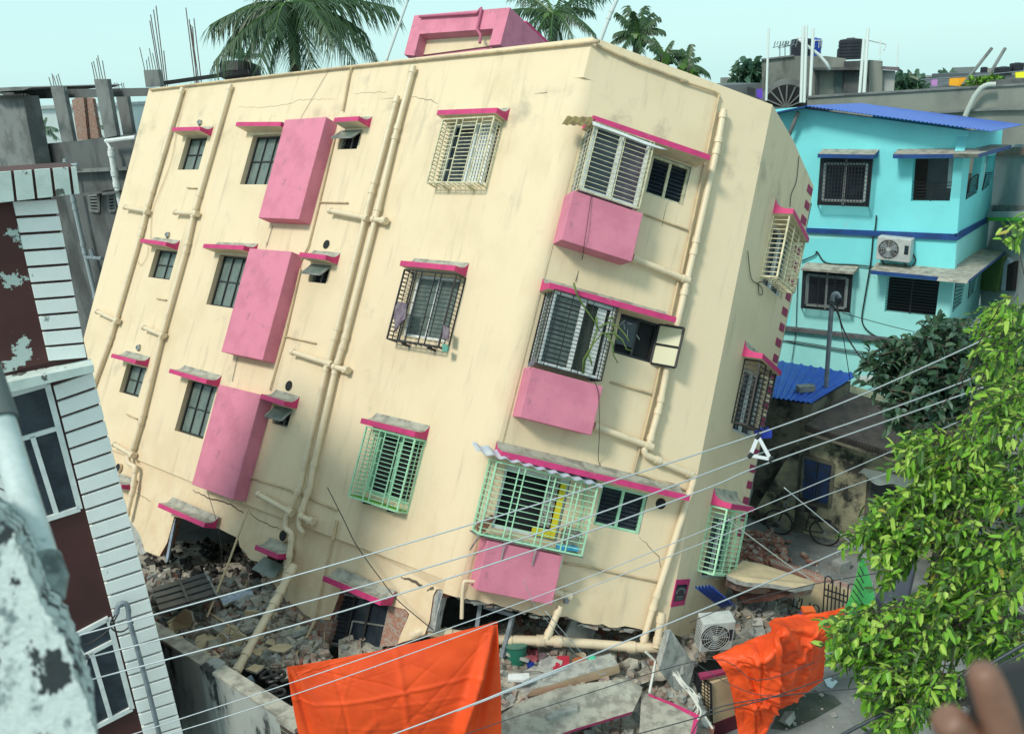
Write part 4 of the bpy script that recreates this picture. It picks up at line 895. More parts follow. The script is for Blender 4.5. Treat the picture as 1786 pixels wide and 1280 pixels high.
piece('plaster_sheet', cs(7, 1185, 810, 1215, 745, 1275, 775, 1240, 830), [1.6, 1.8, 1.8, 1.6], .04, M_plas, M_rub, 'cream plaster sheet leaning beside the slanting broken pipe', 'plaster')
piece('plaster_sheet', cs(7, 1275, 940, 1320, 915, 1375, 925, 1330, 960), 1.7, .04, M_plas, M_rub, 'cream plaster sheet nearest the left edge of the big tarpaulin', 'plaster')
piece('tiled_slab', cs(7, 1140, 570, 1230, 535, 1310, 530, 1320, 565, 1200, 590, 1160, 612), [1.4] * 6, .05, mat('blue white marble tile', (.5, .55, .6), (.25, .33, .45), scale=12), M_rub, 'pale blue marbled tile slab lying on the left rubble heap', 'tile')
# fallen slatted shutter
P = [G(*c(7, *p), z) for p, z in (((790, 520), 1.45), ((1065, 440), 1.4), ((1125, 560), 1.75), ((830, 645), 1.85))]
sh = MB(); M_shut = mat('grey painted shutter', (.075, .085, .085), (.045, .05, .05), rough=.5, scale=5); nn = (P[1] - P[0]).cross(P[3] - P[0]).normalized(); nn = nn if nn.z > 0 else -nn
sh.prism(P, -nn * .05, M_shut)
for i in range(8):
    t = (i // 2 + .72 + .1 * (i % 2)) / 4; a, b = P[0].lerp(P[3], t), P[1].lerp(P[2], t)
    sh.bar(a + nn * .006, b + nn * .006, .035, M_black if i % 2 else M_shut, h=.02, up=nn)
sh.bar(P[0].lerp(P[1], .5) + nn * .03, P[3].lerp(P[2], .5) + nn * .03, .05, M_shut, h=.02, up=nn); sh.bar(P[1] + nn * .02, P[2] + nn * .02, .04, M_conc)
tag(obj('metal_shutter', sh), 'dark grey slatted metal shutter fallen flat in front of the torn storey', 'shutter')
def looseP(name, pts, r, label, m=M_pipe, cat='pipe', collar=0, group=None):
    mb = MB(); pathpipe(mb, pts, r, m, collar); return tag(obj(name, mb, smooth='auto'), label, cat, group)
p_a = FA.at(*c(7, 1530, 400), .5)
looseP('broken_pipe', [p_a, FA.at(*c(7, 1440, 570), .75), G(*c(7, 1215, 975), 1.7)], .072, 'thick cream pipe slanting from the wall down onto the left rubble heap', collar=1.2)
looseP('thin_pipe', [FA.at(*c(7, 1288, 110), .1), FA.at(*c(7, 1190, 380), .5), G(*c(7, 1075, 672), 1.45)], .022, 'thin cream pipe dangling down over the fallen shutter', M_thin)
looseP('thin_pipe', [FA.at(*c(8, 445, 690), .1), FA.at(*c(8, 390, 800), .3), G(*c(8, 318, 915), 1.7)], .03, 'thin cream pipe bending down to the left corner of the big tarpaulin', M_thin)
looseP('thin_pipe', [G(*c(7, 1085, 650), 1.4), G(*c(7, 1280, 775), 1.7)], .02, 'thin cream pipe lying across the left rubble heap', M_thin)
looseP('ground_pipe', [G(*c(8, 950, 770), 2.0), G(*c(8, 990, 745), 2.1), G(*c(8, 1085, 752), 2.0), G(*c(9, 210, 790), 1.7), G(*c(9, 470, 795), 1.65), G(*c(9, 940, 830), 1.45), G(*c(9, 1030, 832), 1.4)], .085, 'long thick cream pipe lying level along the foot of the building', collar=2.2)
mb = MB()
for k in range(6): q = G(*c(7, 1380 + (k % 3) * 35, 975 + (k // 3) * 75 + (k % 2) * 20), 1.75); mb.tube([q + V((.09 * math.cos(a * .628), .09 * math.sin(a * .628), .02 * math.sin(a))) for a in range(11)], .03, M_black, 6)
tag(obj('scrap_rings', mb), 'heap of dark metal rings in the rubble beside the big tarpaulin', 'scrap', kind='stuff')
looseP('grey_bottle', [G(*c(7, 1270, 1020), 1.7), G(*c(7, 1315, 990), 1.75)], .07, 'grey plastic bottle lying inside the boundary wall', mat('grey blue plastic', (.18, .24, .30), rough=.3), 'bottle')
# fallen slabs
piece('fallen_slab', cs(9, 215, 1180, 330, 1105, 520, 1040, 700, 1010, 860, 990, 955, 1035, 945, 1075, 905, 1160, 740, 1210, 600, 1252, 500, 1290, 215, 1400), [1.45, 1.5, 1.5, 1.5, 1.5, 1.35, 1.3, 1.3, 1.3, 1.3, 1.3, 1.3], .12, M_dust, M_hot, 'big grey fallen slab with a pink front edge, right of the big tarpaulin', 'slab')
piece('fallen_slab', cs(9, 950, 1062, 985, 1070, 1115, 1118, 1250, 1180, 1225, 1290, 1190, 1400, 930, 1400), [1.2] * 7, .10, M_dust, M_concL, 'smaller grey fallen slab with pink top edge, tilted beside the gate mesh', 'slab')
fbm = vface(G(*c(9, 345, 1092), 1.4), G(*c(9, 836, 962), 1.4)); mb = MB()
mb.prism([fbm.at(*p) for p in cs(9, 340, 1092, 385, 1045, 480, 1022, 600, 985, 720, 948, 830, 918, 838, 960, 740, 990, 600, 1024, 460, 1062)], -fbm.n * .32, mat('tan plaster', (.50, .39, .25), (.40, .32, .2), scale=3, bump=.3), M_concL)
tag(obj('fallen_beam', mb), 'tan plastered beam lying behind the big fallen slab', 'beam')
mb = MB(); pe = [G(*c(9, *p), 1.203) for p in ((985, 1068), (1115, 1118), (1250, 1180), (1225, 1290), (1190, 1400))]; pi_ = [G(*c(9, *p), 1.203) for p in ((985, 1080), (1110, 1132), (1222, 1192), (1200, 1290), (1165, 1400))]
for i in range(4): mb.poly([pe[i], pe[i + 1], pi_[i + 1], pi_[i]], M_hot)
obj('pink_edge', mb, SC.objects['fallen_slab.001'])
piece('mortar_strip', cs(9, 455, 1190, 480, 1165, 560, 1135, 615, 1125, 618, 1150, 540, 1170, 475, 1195), 1.42, .08, M_concL, M_concL, 'rough strip of grey mortar lying on the big fallen slab', 'mortar')
P = [V(p) for p in (G(*c(9, 1070, 735), 2.2), G(*c(9, 1100, 735), 2.2), G(*c(9, 1225, 925), 1.35), G(*c(9, 1160, 900), 1.5), G(*c(9, 1085, 790), 2.1))]
mb = MB(); mb.prism(P, V((-.15, -.10, -.5)), M_concL); tag(obj('broken_column', mb), 'jagged grey concrete stub left of the fallen air conditioner', 'concrete')
piece('cream_board', cs(9, 1075, 760, 1105, 800, 1165, 905, 1168, 965, 1140, 1005, 1090, 985), [1.9, 1.9, 1.5, 1.3, 1.1, 1.2], .06, M_plas, M_concL, 'cream panel with meter cables leaning on the jagged stub', 'panel')
M_wc = mat('white cable', (.6, .6, .55), fine=0)
for k in range(6):
    P = [G(*c(9, x + U(-15, 15), y + U(-10, 10)), z) for x, y, z in ((1120, 960, 1.5), (1160, 1015, 1.5), (1205, 1060, 1.35), (1245, 1100 + k * 12, 1.3), (1225, 1120 + k * 20, 1.1))]
    tag(wirep(P, .014, M_wc, None, 'white_cable'), 'white cable spilling over the black gate mesh', 'cable', 'white cables by the gate mesh')
looseP('white_rod', [G(*c(9, 970, 852), 1.8), G(*c(9, 1022, 900), 1.6), G(*c(9, 990, 1065), 1.4)], .022, 'bent pale rod standing in the rubble left of the jagged stub', M_wc, 'rod')
looseP('white_rod', [G(*c(9, 1240, 1125), 1.2), G(*c(9, 1318, 1250), .9)], .02, 'straight pale rod lying across the gate mesh', M_wc, 'rod')
# buckets and household things
def lathe(prof, q, m, n=24, tilt=None):
    mb = MB(); R3 = tilt or Matrix.Identity(3); rings = []
    pts = [q + R3 @ V((r * math.cos(6.2832 * j / n), r * math.sin(6.2832 * j / n), z)) for r, z in prof for j in range(n)]
    mb.faces(pts, [(i * n + j, i * n + (j + 1) % n, (i + 1) * n + (j + 1) % n, (i + 1) * n + j) for i in range(len(prof) - 1) for j in range(n)], m); return mb
tl_ = Matrix.Rotation(-.25, 3, 'X')
q = G(*c(9, 300, 905), 1.3); M_gp = mat('dull green plastic', (.02, .16, .11), (.03, .12, .09), rough=.4)
bk_ = tag(obj('green_bucket', lathe([(0, 0), (.17, 0), (.20, .30), (.215, .31), (.215, .33)], q, M_gp, tilt=tl_), smooth='auto'), 'dull green lidded bucket at the right edge of the big tarpaulin', 'bucket')
obj('lid', lathe([(.225, .315), (.225, .345), (.19, .35), (.17, .365), (.03, .37), (.03, .39), (0, .39)], q, mat('grey green lid', (.10, .22, .17), rough=.5), tilt=tl_), bk_, smooth='auto')
q = G(*c(9, 440, 915), 1.25); M_mar = mat('dusty maroon metal', (.12, .08, .10), (.18, .14, .15), rough=.4, scale=8)
tag(obj('washing_basin', lathe([(0, 0), (.12, 0), (.20, .09), (.21, .10), (.19, .10), (.11, .03), (0, .03)], q, M_mar), smooth='auto'), 'dusty maroon basin holding an upturned pot', 'basin')
tag(obj('cooking_pot', lathe([(.13, .03), (.12, .12), (.08, .15), (.07, .19), (.02, .21), (0, .21)], q, M_mar), smooth='auto'), 'upturned maroon pot sitting in the dusty basin', 'pot')
q = G(*c(9, 375, 950), 1.35); tag(obj('blue_jug', lathe([(0, 0), (.06, 0), (.065, .14), (.05, .15), (0, .15)], q, mat('deep blue plastic', (.01, .03, .22), rough=.3)), smooth='auto'), 'small deep blue jug in front of the green bucket', 'jug')
M_rp = mat('red plastic', (.45, .03, .06), rough=.35)
for pts, lb in (((510, 870, 575, 868, 578, 915, 500, 920), 'red plastic tub between the maroon basin and the orange plate'), ((488, 925, 545, 918, 552, 945, 490, 950), 'low dark pink tub in front of the red tub')):
    P = [G(*c(9, pts[i], pts[i + 1]), 1.5) for i in (0, 2, 4, 6)]; mb = MB(); mb.prism(P, V((0, 0, -.14)), M_rp); tag(obj('plastic_tub', mb, bevel=.02), lb, 'tub')
tag(obj('orange_plate', lathe([(0, 0), (.1, .0), (.13, .03), (.12, .035), (0, .01)], G(*c(9, 628, 912), 1.5), mat('terracotta', (.4, .13, .04))), smooth='auto'), 'orange brown plate right of the red tub', 'plate')
tag(obj('green_bowl', lathe([(0, .1), (.05, .09), (.08, .05), (.085, 0), (0, 0)], G(*c(9, 692, 898), 1.5), mat('mint plastic', (.05, .5, .3))), smooth='auto'), 'small mint green bowl upside down in the rubble', 'bowl')
piece('foam_board', cs(9, 258, 965, 365, 962, 368, 985, 335, 1000, 255, 995), 1.75, .04, M_white, M_white, 'white foam board lying below the green bucket', 'board')
for i in range(9):
    q = PN(U(.1, .8), U(.05, .35)); mb = MB(); mb.chunk(q + V((0, 0, .12)), U(.1, .2), U(.06, .12), .02, M_band, .4); tag(obj('tile_shard', mb), 'small white tile shard near the fallen slabs', 'tile', 'white tile shards by the slabs')
# interior debris seen under the raised front
mb = MB(); P = [G(*c(9, *p), z) for p, z in (((110, 610), 3.6), ((125, 610), 3.6), ((120, 790), 2.3), ((105, 790), 2.3))]
for a, b in (((1305, 590), (1285, 720)), ((1320, 612), (1475, 660)), ((1475, 655), (1415, 880)), ((1100, 545), (1065, 745))): mb.bar(FB.at(*c(8, *a), -.35), FB.at(*c(8, *b), -.35), .07, M_galv)
tag(obj('crooked_window_frame', mb), 'bent grey window frame in the dark gap under the building', 'frame')
mb = MB(); mb.prism([FB.at(*c(9, *p), -.9) for p in ((700, 690), (960, 700), (950, 850), (690, 830))], -FB.n * .3, M_brick); tag(obj('brick_wall_stub', mb), 'dark red brick wall stub in the gap behind the ground pipe', 'wall')
mb = MB(); mb.prism([FB.at(*c(9, *p), -.4) for p in ((600, 660), (730, 680), (670, 870), (520, 850))], -FB.n * .1, M_conc); tag(obj('wall_panel', mb), 'grey plastered panel leaning in the gap behind the ground pipe', 'panel')

mb = MB()
for k in range(420):
    x, y = U(1290, 1786), U(960, 1280); s = .02 + .07 * R_() ** 3; mb.chunk(G(x, y, s * .2), s, s * .8, s * .6, random.choice([M_conc, M_rub, M_brickG]), .35)
for k in range(160):
    x, y = U(1300, 1480), U(930, 1060); s = .02 + .08 * R_() ** 3; mb.chunk(G(x, y, s * .2), s, s * .8, s * .6, random.choice([M_brick, M_rub]), .35)
tag(obj('gravel', mb), 'grit and small crumbs of masonry scattered over the lane', 'gravel', kind='stuff')

# bent reinforcing rods and cloth scraps caught in the debris
for i in range(26):
    Pq = random.choice((PL, PL, PN, PR, PM)); q = Pq(U(.1, .9), U(.15, .9)) + V((0, 0, .1)); d = V((U(-1, 1), U(-.6, .6), U(0, .6))).normalized(); P = [q]
    for k in range(5): d = (d + V((U(-.5, .5), U(-.5, .5), U(-.5, .25)))).normalized(); P.append(P[-1] + d * U(.10, .22))
    mb = MB(); mb.tube(P, .007, M_rebar, 5); tag(obj('bent_rod', mb), 'thin bent reinforcing rod sticking out of the grey rubble', 'rod', 'bent rods in the rubble')
for i, (Pq, u, v, col_, lb) in enumerate(((PL, .35, .3, (.12, .16, .3), 'crumpled dull blue cloth in the left rubble heap'), (PL, .75, .2, (.5, .48, .42), 'crumpled off white cloth near the broken window'), (PM, .55, .5, (.35, .08, .1), 'crumpled dark red cloth near the maroon basin'), (PR, .7, .6, (.5, .5, .52), 'crumpled pale cloth behind the fallen air conditioner'))):
    q = Pq(u, v) + V((0, 0, .12)); mb = MB(); n = 9; pts = [q + V(((a - 4) * .055, (b - 4) * .045, .09 * NZ.noise(V((a * .5, b * .5, i * 3))) + .03 * math.sin(a * 1.7 + b))) for b in range(n) for a in range(n)]
    mb.faces(pts, [(b * n + a, b * n + a + 1, (b + 1) * n + a + 1, (b + 1) * n + a) for b in range(n - 1) for a in range(n - 1)], mat('cloth %d' % i, col_, tuple(x * .6 for x in col_), scale=9)); o = obj('cloth_scrap', mb, smooth=True); o.modifiers.new('s', 'SOLIDIFY').thickness = .008; tag(o, lb, 'cloth')

for i in range(22):
    Pq, u, v = (PL, U(.15, .9), U(.2, .9)) if i < 14 else (PM, U(.5, .95), U(.3, .9)); q = Pq(u, v) + V((0, 0, .13)); n = random.randint(5, 7); r = U(.16, .34)
    R3 = Matrix.Rotation(U(-.45, .45), 3, 'X') @ Matrix.Rotation(U(-.45, .45), 3, 'Y'); a0 = U(0, 6)
    mb = MB(); mb.prism([q + R3 @ V((math.cos(a0 + 6.283 * k / n) * r * U(.6, 1.2), math.sin(a0 + 6.283 * k / n) * r * U(.5, 1), 0)) for k in range(n)], (R3 @ V((0, 0, -1))) * U(.05, .1), M_dust if i % 3 else M_concL, M_concL)
    tag(obj('concrete_fragment', mb), 'pale angular concrete fragment lying on the rubble below the cream building', 'concrete', 'concrete fragments on the rubble')
# ================================================================== RIGHT SIDE: gate, compound wall, tarps
c0 = lambda *a: cs(0, *a)
# cream compound wall
g0, g1 = G(1290, 1062, 0), G(1474, 1075, 0)
ZC = 1.5
cwT = [(1272, 1035), (1352, 1046), (1372, 1030), (1402, 1018), (1440, 1012), (1482, 1026)]
FW = vface(G(1300, 1075), G(1470, 1085))
mb = MB(); mb.prism([FW.at(*p) for p in (c(0, 200, 590), c(0, 300, 590), c(0, 420, 600), c(0, 520, 562), c(0, 640, 505), c(0, 745, 490), c(0, 885, 528), c(0, 880, 760), c(0, 200, 760))], -FW.n * .22, M_plas, M_brickwall)
tag(obj('compound_wall', mb, base=True), 'broken cream compound wall behind the black gate grilles', 'wall')
top_ = cs(0, 240, 452, 328, 378, 420, 395, 560, 440, 700, 490, 690, 505, 600, 522, 480, 500, 345, 492, 290, 478)
zz = [1.9, 1.5, 1.3, 1.3, 1.5, 1.7, 1.75, 1.8, 1.85, 1.9]
P = [G(x, y, z) for (x, y), z in zip(top_, zz)]
mb = MB(); mb.prism(P, V((0, 0, -.09)), M_plas, M_concL); fs_ = tag(obj('fallen_wall_slab', mb), 'fallen cream plastered wall slab lying behind the compound wall', 'slab')
mb = MB(); P2 = [p + V((.05, .12, -.09)) for p in P]; mb.prism(P2, V((0, .1, -.28)), M_brickwall, M_brickwall); obj('broken_brick_core', mb, fs_)
mb = MB(); mb.prism([G(*c(0, *p), z) for p, z in (((255, 480), 1.6), ((350, 500), 1.75), ((600, 530), 1.7), ((560, 560), 1.5), ((470, 590), 1.3), ((330, 600), 1.1))], V((0, .5, -.2)), mat('wet dark brick', (.14, .06, .045), (.08, .04, .035), scale=9, bump=.9, bscale=14)); tag(obj('brick_underside', mb), 'dark red broken brickwork under the fallen cream slab', 'brickwork')  # brick of a darker red than the rest, under the fallen slab
for i in range(16):
    a = c(0, 470 + i * 17, 378 + i * 5.6); mb = MB(); q = G(a[0], a[1], .5 - .015 * i)
    for r_ in range(2): mb.chunk(q + V((.02 * r_, -.24 * r_, -.02)), .12, .23, .08, M_brick, .06, rot=Matrix.Rotation(.35 + U(-.08, .08), 3, 'Z'))
    tag(obj('brick_course', mb), 'reddish course of bricks still in a row on the fallen wall beside the lane', 'bricks', 'brick courses of the fallen wall')
mb = MB(); mb.prism([G(*c(0, *p), .35) for p in ((700, 470), (850, 492), (845, 505), (690, 490))], V((0, 0, -.12)), M_plas, M_brick); tag(obj('wall_end_piece', mb), 'pale plaster edge strip at the lane end of the fallen wall', 'wall piece')
# black gate grilles
def grille(pts0, pts1, name, label, n, w=.022, hooks=True, zt=None):
    mb = MB(); T0, T1 = pts0; B0, B1 = pts1
    for i in range(n + 1):
        a, b = T0.lerp(T1, i / n), B0.lerp(B1, i / n); up_ = (a - b).normalized(); mb.bar(b, a + up_ * (.0 if i % 2 else .14), w, M_black)
    for t in (.15, .3, .95): mb.bar(T0.lerp(B0, t), T1.lerp(B1, t), w * 1.1, M_black)
    for a in ((T0, T1) if hooks else ()):
        mb.tube([a + V((0, 0, .1)) + (T1 - T0).normalized() * .07 * (1 - math.cos(k * .6)) + V((0, 0, .08 * math.sin(k * .6))) for k in range(8)], w * .6, M_black, 5)
    return tag(obj(name, mb, base=True), label, 'gate')
grille((FW.at(*c(0, 752, 495), .3), FW.at(*c(0, 872, 535), .3)), (FW.at(*c(0, 738, 700), .3), FW.at(*c(0, 858, 740), .3)), 'gate_grille', 'black iron gate leaf with curled top beside the green sheet', 6)
grille((FW.at(*c(0, 590, 585), .5), FW.at(*c(0, 690, 640), .5)), (FW.at(*c(0, 565, 760), .5), FW.at(*c(0, 660, 800), .5)), 'gate_grille', 'black iron gate leaf with curled top standing behind the draped orange tarpaulin', 5)
Fm = vface(G(*c(0, 20, 1180)), G(*c(0, 165, 1275)))
mb = MB(); P = [G(*c(0, 12, 912), 1.15), G(*c(0, 160, 1022), 1.15), G(*c(0, 166, 1252), 0.25), G(*c(0, 22, 1150), .25)]
for i in range(4): mb.bar(P[i], P[(i + 1) % 4], .035, M_black)
for i in range(1, 9): mb.bar(P[0].lerp(P[1], i / 9), P[3].lerp(P[2], i / 9), .014, M_black)
for i in range(1, 13): mb.bar(P[0].lerp(P[3], i / 13), P[1].lerp(P[2], i / 13), .014, M_black)
tag(obj('mesh_gate', mb, base=True), 'black square mesh gate leaning in front of the cream plinth block', 'gate')
# cream plinth block with maroon foot
P = [G(*c(0, *p), 1.15) for p in ((165, 1040), (255, 965), (420, 900), (420, 960), (290, 1040))]
tp = [G(*c(0, *p), 1.15) for p in ((120, 990), (235, 935), (420, 870), (560, 960), (170, 1020))]
tq = [G(*c(0, *p), 1.15) for p in ((115, 988), (240, 935), (262, 980), (160, 1018))]
a, b, d, e = tq[3], tq[2], tq[1], tq[0]; ext = (b - a)
mb = MB(); mb.prism([a, b + ext * 1.3, d + ext * 1.3, e], V((0, 0, -.85)), M_plas); blk = tag(obj('plinth_wall', mb, base=True), 'low cream wall block with maroon foot, partly under the draped orange tarpaulin', 'wall')
mb = MB(); n_ = (a - e).normalized(); mb.prism([q + n_ * .02 - V((0, 0, .852)) for q in (a, b + ext * 1.3, d + ext * 1.3, e)], V((0, 0, -.3)), mat('maroon plinth paint', (.10, .012, .03), rough=.6)); obj('foot', mb, blk)
mb = MB(); mb.prism([G(*c(0, *p), 1.3) for p in ((95, 960), (250, 935), (240, 955), (110, 985))], V((0, 0, -.06)), M_quoin); tag(obj('maroon_strip', mb), 'maroon strip lying on top of the low cream wall block', 'strip')
# air conditioners
M_acw = mat('air conditioner casing', (.52, .55, .54), (.42, .45, .44), rough=.5, scale=4)
def aircon(o, ex, ez, ey, w, h, d, name, label, lt=None, fan_c=.36):
    """o lower left front corner, ex along front, ez up, ey into depth"""
    R0 = empty(name, o, label, 'air conditioner'); mb = MB(); mb.box(o, ex * w, ey * d, ez * h, M_acw); obj('casing', mb, R0, bevel=.02)
    n = -ey; cc = o + ex * w * fan_c + ez * h * .5 + n * .004; r = h * .42
    mb = MB(); mb.tube([cc - n * .01, cc + n * .004], r, M_black, 32); obj('fan_opening', mb, R0, smooth='auto')
    mb = MB()
    for k in range(3):
        a0 = k * 2.094
        mb.prism([cc + n * .008] + [cc + n * .008 + (ex * math.cos(a0 + t) + ez * math.sin(a0 + t)) * r * .85 for t in (0, .3, .6, .9)], n * .004, M_galv)
    mb.tube([cc + n * .01, cc + n * .03], r * .22, M_acw, 14); obj('fan', mb, R0)
    mb = MB()
    for k in range(1, 7): rr = r * k / 6; mb.tube([cc + n * .025 + (ex * math.cos(t * .2618) + ez * math.sin(t * .2618)) * rr for t in range(25)], .004, M_acw, 4, cap=False)
    for k in range(12): an = k * .5236; mb.bar(cc + n * .025 + (ex * math.cos(an) + ez * math.sin(an)) * r * .2, cc + n * .025 + (ex * math.cos(an) + ez * math.sin(an)) * r, .006, M_acw)
    obj('fan_guard', mb, R0)
    mb = MB()
    for k in range(1, 9): mb.box(o - ex * .004 + ez * h * k / 9 + ey * .04, ex * .004, ey * (d - .08), ez * .015, M_black)
    for k in range(0, 6): mb.box(o - ex * .006 + ez * .04 + ey * (.04 + (d - .1) * k / 5), ex * .006, ey * .012, ez * (h - .08), M_acw)
    obj('side_louvres', mb, R0)
    mb = MB(); mb.box(o + ex * w * .82 + ez * h * .35 + n * .003, ex * w * .12, n * .003, ez * h * .38, M_glassD); obj('badge', mb, R0); return R0
A0 = G(*c(0, 100, 858), 1.25)
exA = (G(*c(0, 212, 848), 1.25) - A0); hA = .68
fr_ = vface(A0, A0 + exA); ptl = fr_.at(*c(0, 122, 708)); exn = exA.normalized(); wA = (fr_.at(*c(0, 215, 850)) - A0).length
ezA = (ptl - A0); hA = ezA.length; ezA.normalize(); eyA = ezA.cross(exn).normalized(); eyA = eyA if eyA.y > 0 else -eyA
wA2 = max(wA, .62)
AC1 = aircon(A0 - eyA * 0, exn, ezA, eyA, (fr_.at(*c(0, 268, 850)) - A0).length if True else .8, hA, .34, 'air_conditioner', 'white air conditioner unit fallen upright on the concrete rubble', fan_c=.42)
# corrugated blue scrap
corr('x', V((0, 0, -50)), V((1, 0, -50)), V((0, 1, -50)), M_zinc, None) if False else None
M_blue = mat('blue roofing sheet', (.035, .12, .58), (.03, .10, .48), rough=.4, scale=3, extra=((.25, .3, .45), 6, .64, .7))
s = corr('blue_sheet', G(*c(0, 78, 518), 2.1), G(*c(0, 165, 508), 2.2), G(*c(0, 205, 618), 1.1), M_blue, None, 5, .03)
tag(s, 'small blue corrugated sheet leaning on the foot of the shaded wall', 'sheet')
# ------------------------------------------------------------------ tarpaulins
M_tarp = mat('orange tarpaulin', (.82, .085, .014), (.72, .068, .012), rough=.5, scale=2, spec=.35, bump=.25, bscale=9, fine=.03)
def cloth(rows, name, label, fold, nu=90, nv=70, m=None):
    """rows: list of lists of world points (same count); smooth loft with folds given by fold(u,v) in metres along the normal"""
    def cr_(P, t):
        n = len(P) - 1; x = min(t * n, n - 1e-6); i = int(x); f = x - i; a, b, c_, d = P[max(i - 1, 0)], P[i], P[i + 1], P[min(i + 2, n)]
        return .5 * ((2 * b) + (c_ - a) * f + (2 * a - 5 * b + 4 * c_ - d) * f * f + (3 * b - a - 3 * c_ + d) * f ** 3)
    g = []
    for j in range(nv + 1):
        g.append([cr_([cr_(r, i / nu) for r in rows], j / nv) for i in range(nu + 1)])
    pts = []
    for j in range(nv + 1):
        for i in range(nu + 1):
            a = g[j][min(i + 1, nu)] - g[j][max(i - 1, 0)]; b = g[min(j + 1, nv)][i] - g[max(j - 1, 0)][i]; n = a.cross(b).normalized()
            if n.dot(CAM - g[j][i]) < 0: n = -n
            pts.append(g[j][i] + n * fold(i / nu, j / nv, g[j][i]))
    mb = MB(); mb.faces(pts, [(j * (nu + 1) + i, j * (nu + 1) + i + 1, (j + 1) * (nu + 1) + i + 1, (j + 1) * (nu + 1) + i) for j in range(nv) for i in range(nu)], m or M_tarp)
    o = obj(name, mb, smooth=True); sm = o.modifiers.new('solid', 'SOLIDIFY'); sm.thickness = .004; return tag(o, label, 'tarpaulin')
def hz(px, py, D):
    r = ray(px, py); return CAM + r * (D / math.hypot(r.x, r.y))
TLt, TRt = hz(500, 1163, 9.9), hz(868, 1083, 10.1)
top = [TLt, hz(565, 1152, 9.95), hz(680, 1130, 10.0), hz(800, 1101, 10.05), TRt]
bot = [hz(540, 1380, 9.75), hz(610, 1400, 9.8), hz(700, 1400, 9.8), hz(800, 1390, 9.85), hz(876, 1372, 9.9)]
mid = [hz(512, 1235, 9.9), hz(590, 1250, 9.75), hz(690, 1240, 9.75), hz(800, 1220, 9.85), hz(873, 1200, 10.05)]
def ridge(u, v, x0, y0, x1, y1, w, a):
    dx, dy = x1 - x0, y1 - y0; L = math.hypot(dx, dy); t = ((u - x0) * dx + (v - y0) * dy) / (L * L); d = abs((u - x0) * dy - (v - y0) * dx) / L
    if t < 0 or t > 1: return 0
    return a * math.exp(-(d / w) ** 2) * math.sin(math.pi * min(1, t * 1.0 + .02)) ** .5
rc = random.Random(11)
CR1 = [(rc.random(), rc.random(), rc.random(), rc.random(), rc.uniform(.004, .011) * rc.choice((-1, 1))) for _ in range(22)]
CR2 = [(rc.random(), rc.random(), rc.random(), rc.random(), rc.uniform(.02, .045) * rc.choice((-1, 1))) for _ in range(26)]
def fold1(u, v, p):
    z = .10 * math.sin(math.pi * u) * math.sin(math.pi * min(v, .8)) * .3
    z += ridge(u, v, .97, .05, .62, 1, .03, .14) + ridge(u, v, .98, .03, .80, .9, .03, -.11) + ridge(u, v, .90, .1, .72, .8, .02, .05) + ridge(u, v, .02, .05, .3, .8, .03, .04) + ridge(u, v, .03, .05, .12, .95, .02, -.035)
    z += ridge(u, v, .52, 0, .56, 1, .012, .022) + ridge(u, v, 0, .42, 1, .36, .012, .018) + ridge(u, v, .27, 0, .3, 1, .009, -.014) + ridge(u, v, .3, .7, 1, .62, .015, -.02) + ridge(u, v, .04, .9, .45, .5, .02, .035)
    for (a1, b1, a2, b2, am) in CR1: z += ridge(u, v, a1, b1, a2, b2, .007, am)
    z += .02 * NZ.noise(V((u * 5, v * 3, 1))) + .012 * NZ.noise(V((u * 14, v * 9, 4))); return z
cloth([top, mid, bot], 'orange_tarpaulin', 'big orange tarpaulin hung as a screen from cords in the middle foreground', fold1, 200, 130)
# draped tarp on the right
def Gr(pts): return [G(x, y, z) for (x, y), z in pts]
rA = Gr([(c(0, 168, 876), 1.9), (c(0, 300, 812), 2.0), (c(0, 462, 750), 2.1), (c(0, 475, 692), 2.1), (c(0, 600, 665), 2.1), (c(0, 720, 655), 2.1), (c(0, 855, 618), 2.1)])
rB = Gr([(c(0, 215, 930), 1.8), (c(0, 350, 880), 2.0), (c(0, 470, 860), 2.1), (c(0, 540, 760), 2.3), (c(0, 640, 740), 2.15), (c(0, 740, 730), 2.1), (c(0, 852, 680), 2.0)])
rC = Gr([(c(0, 255, 1010), 1.5), (c(0, 370, 980), 1.6), (c(0, 460, 980), 1.6), (c(0, 530, 900), 1.7), (c(0, 640, 860), 1.7), (c(0, 730, 830), 1.7), (c(0, 800, 780), 1.7)])
rD = Gr([(c(0, 280, 1130), 1.0), (c(0, 370, 1110), 1.05), (c(0, 450, 1100), 1.1), (c(0, 520, 1040), 1.15), (c(0, 620, 970), 1.15), (c(0, 700, 930), 1.15), (c(0, 768, 840), 1.3)])
rE = Gr([(c(0, 300, 1260), .45), (c(0, 370, 1240), .5), (c(0, 430, 1210), .5), (c(0, 500, 1130), .55), (c(0, 580, 1090), .6), (c(0, 680, 1020), .65), (c(0, 745, 960), .8)])
rF = Gr([(c(0, 318, 1400), .15), (c(0, 380, 1360), .15), (c(0, 425, 1290), .2), (c(0, 480, 1190), .35), (c(0, 545, 1130), .4), (c(0, 660, 1065), .45), (c(0, 742, 1000), .6)])
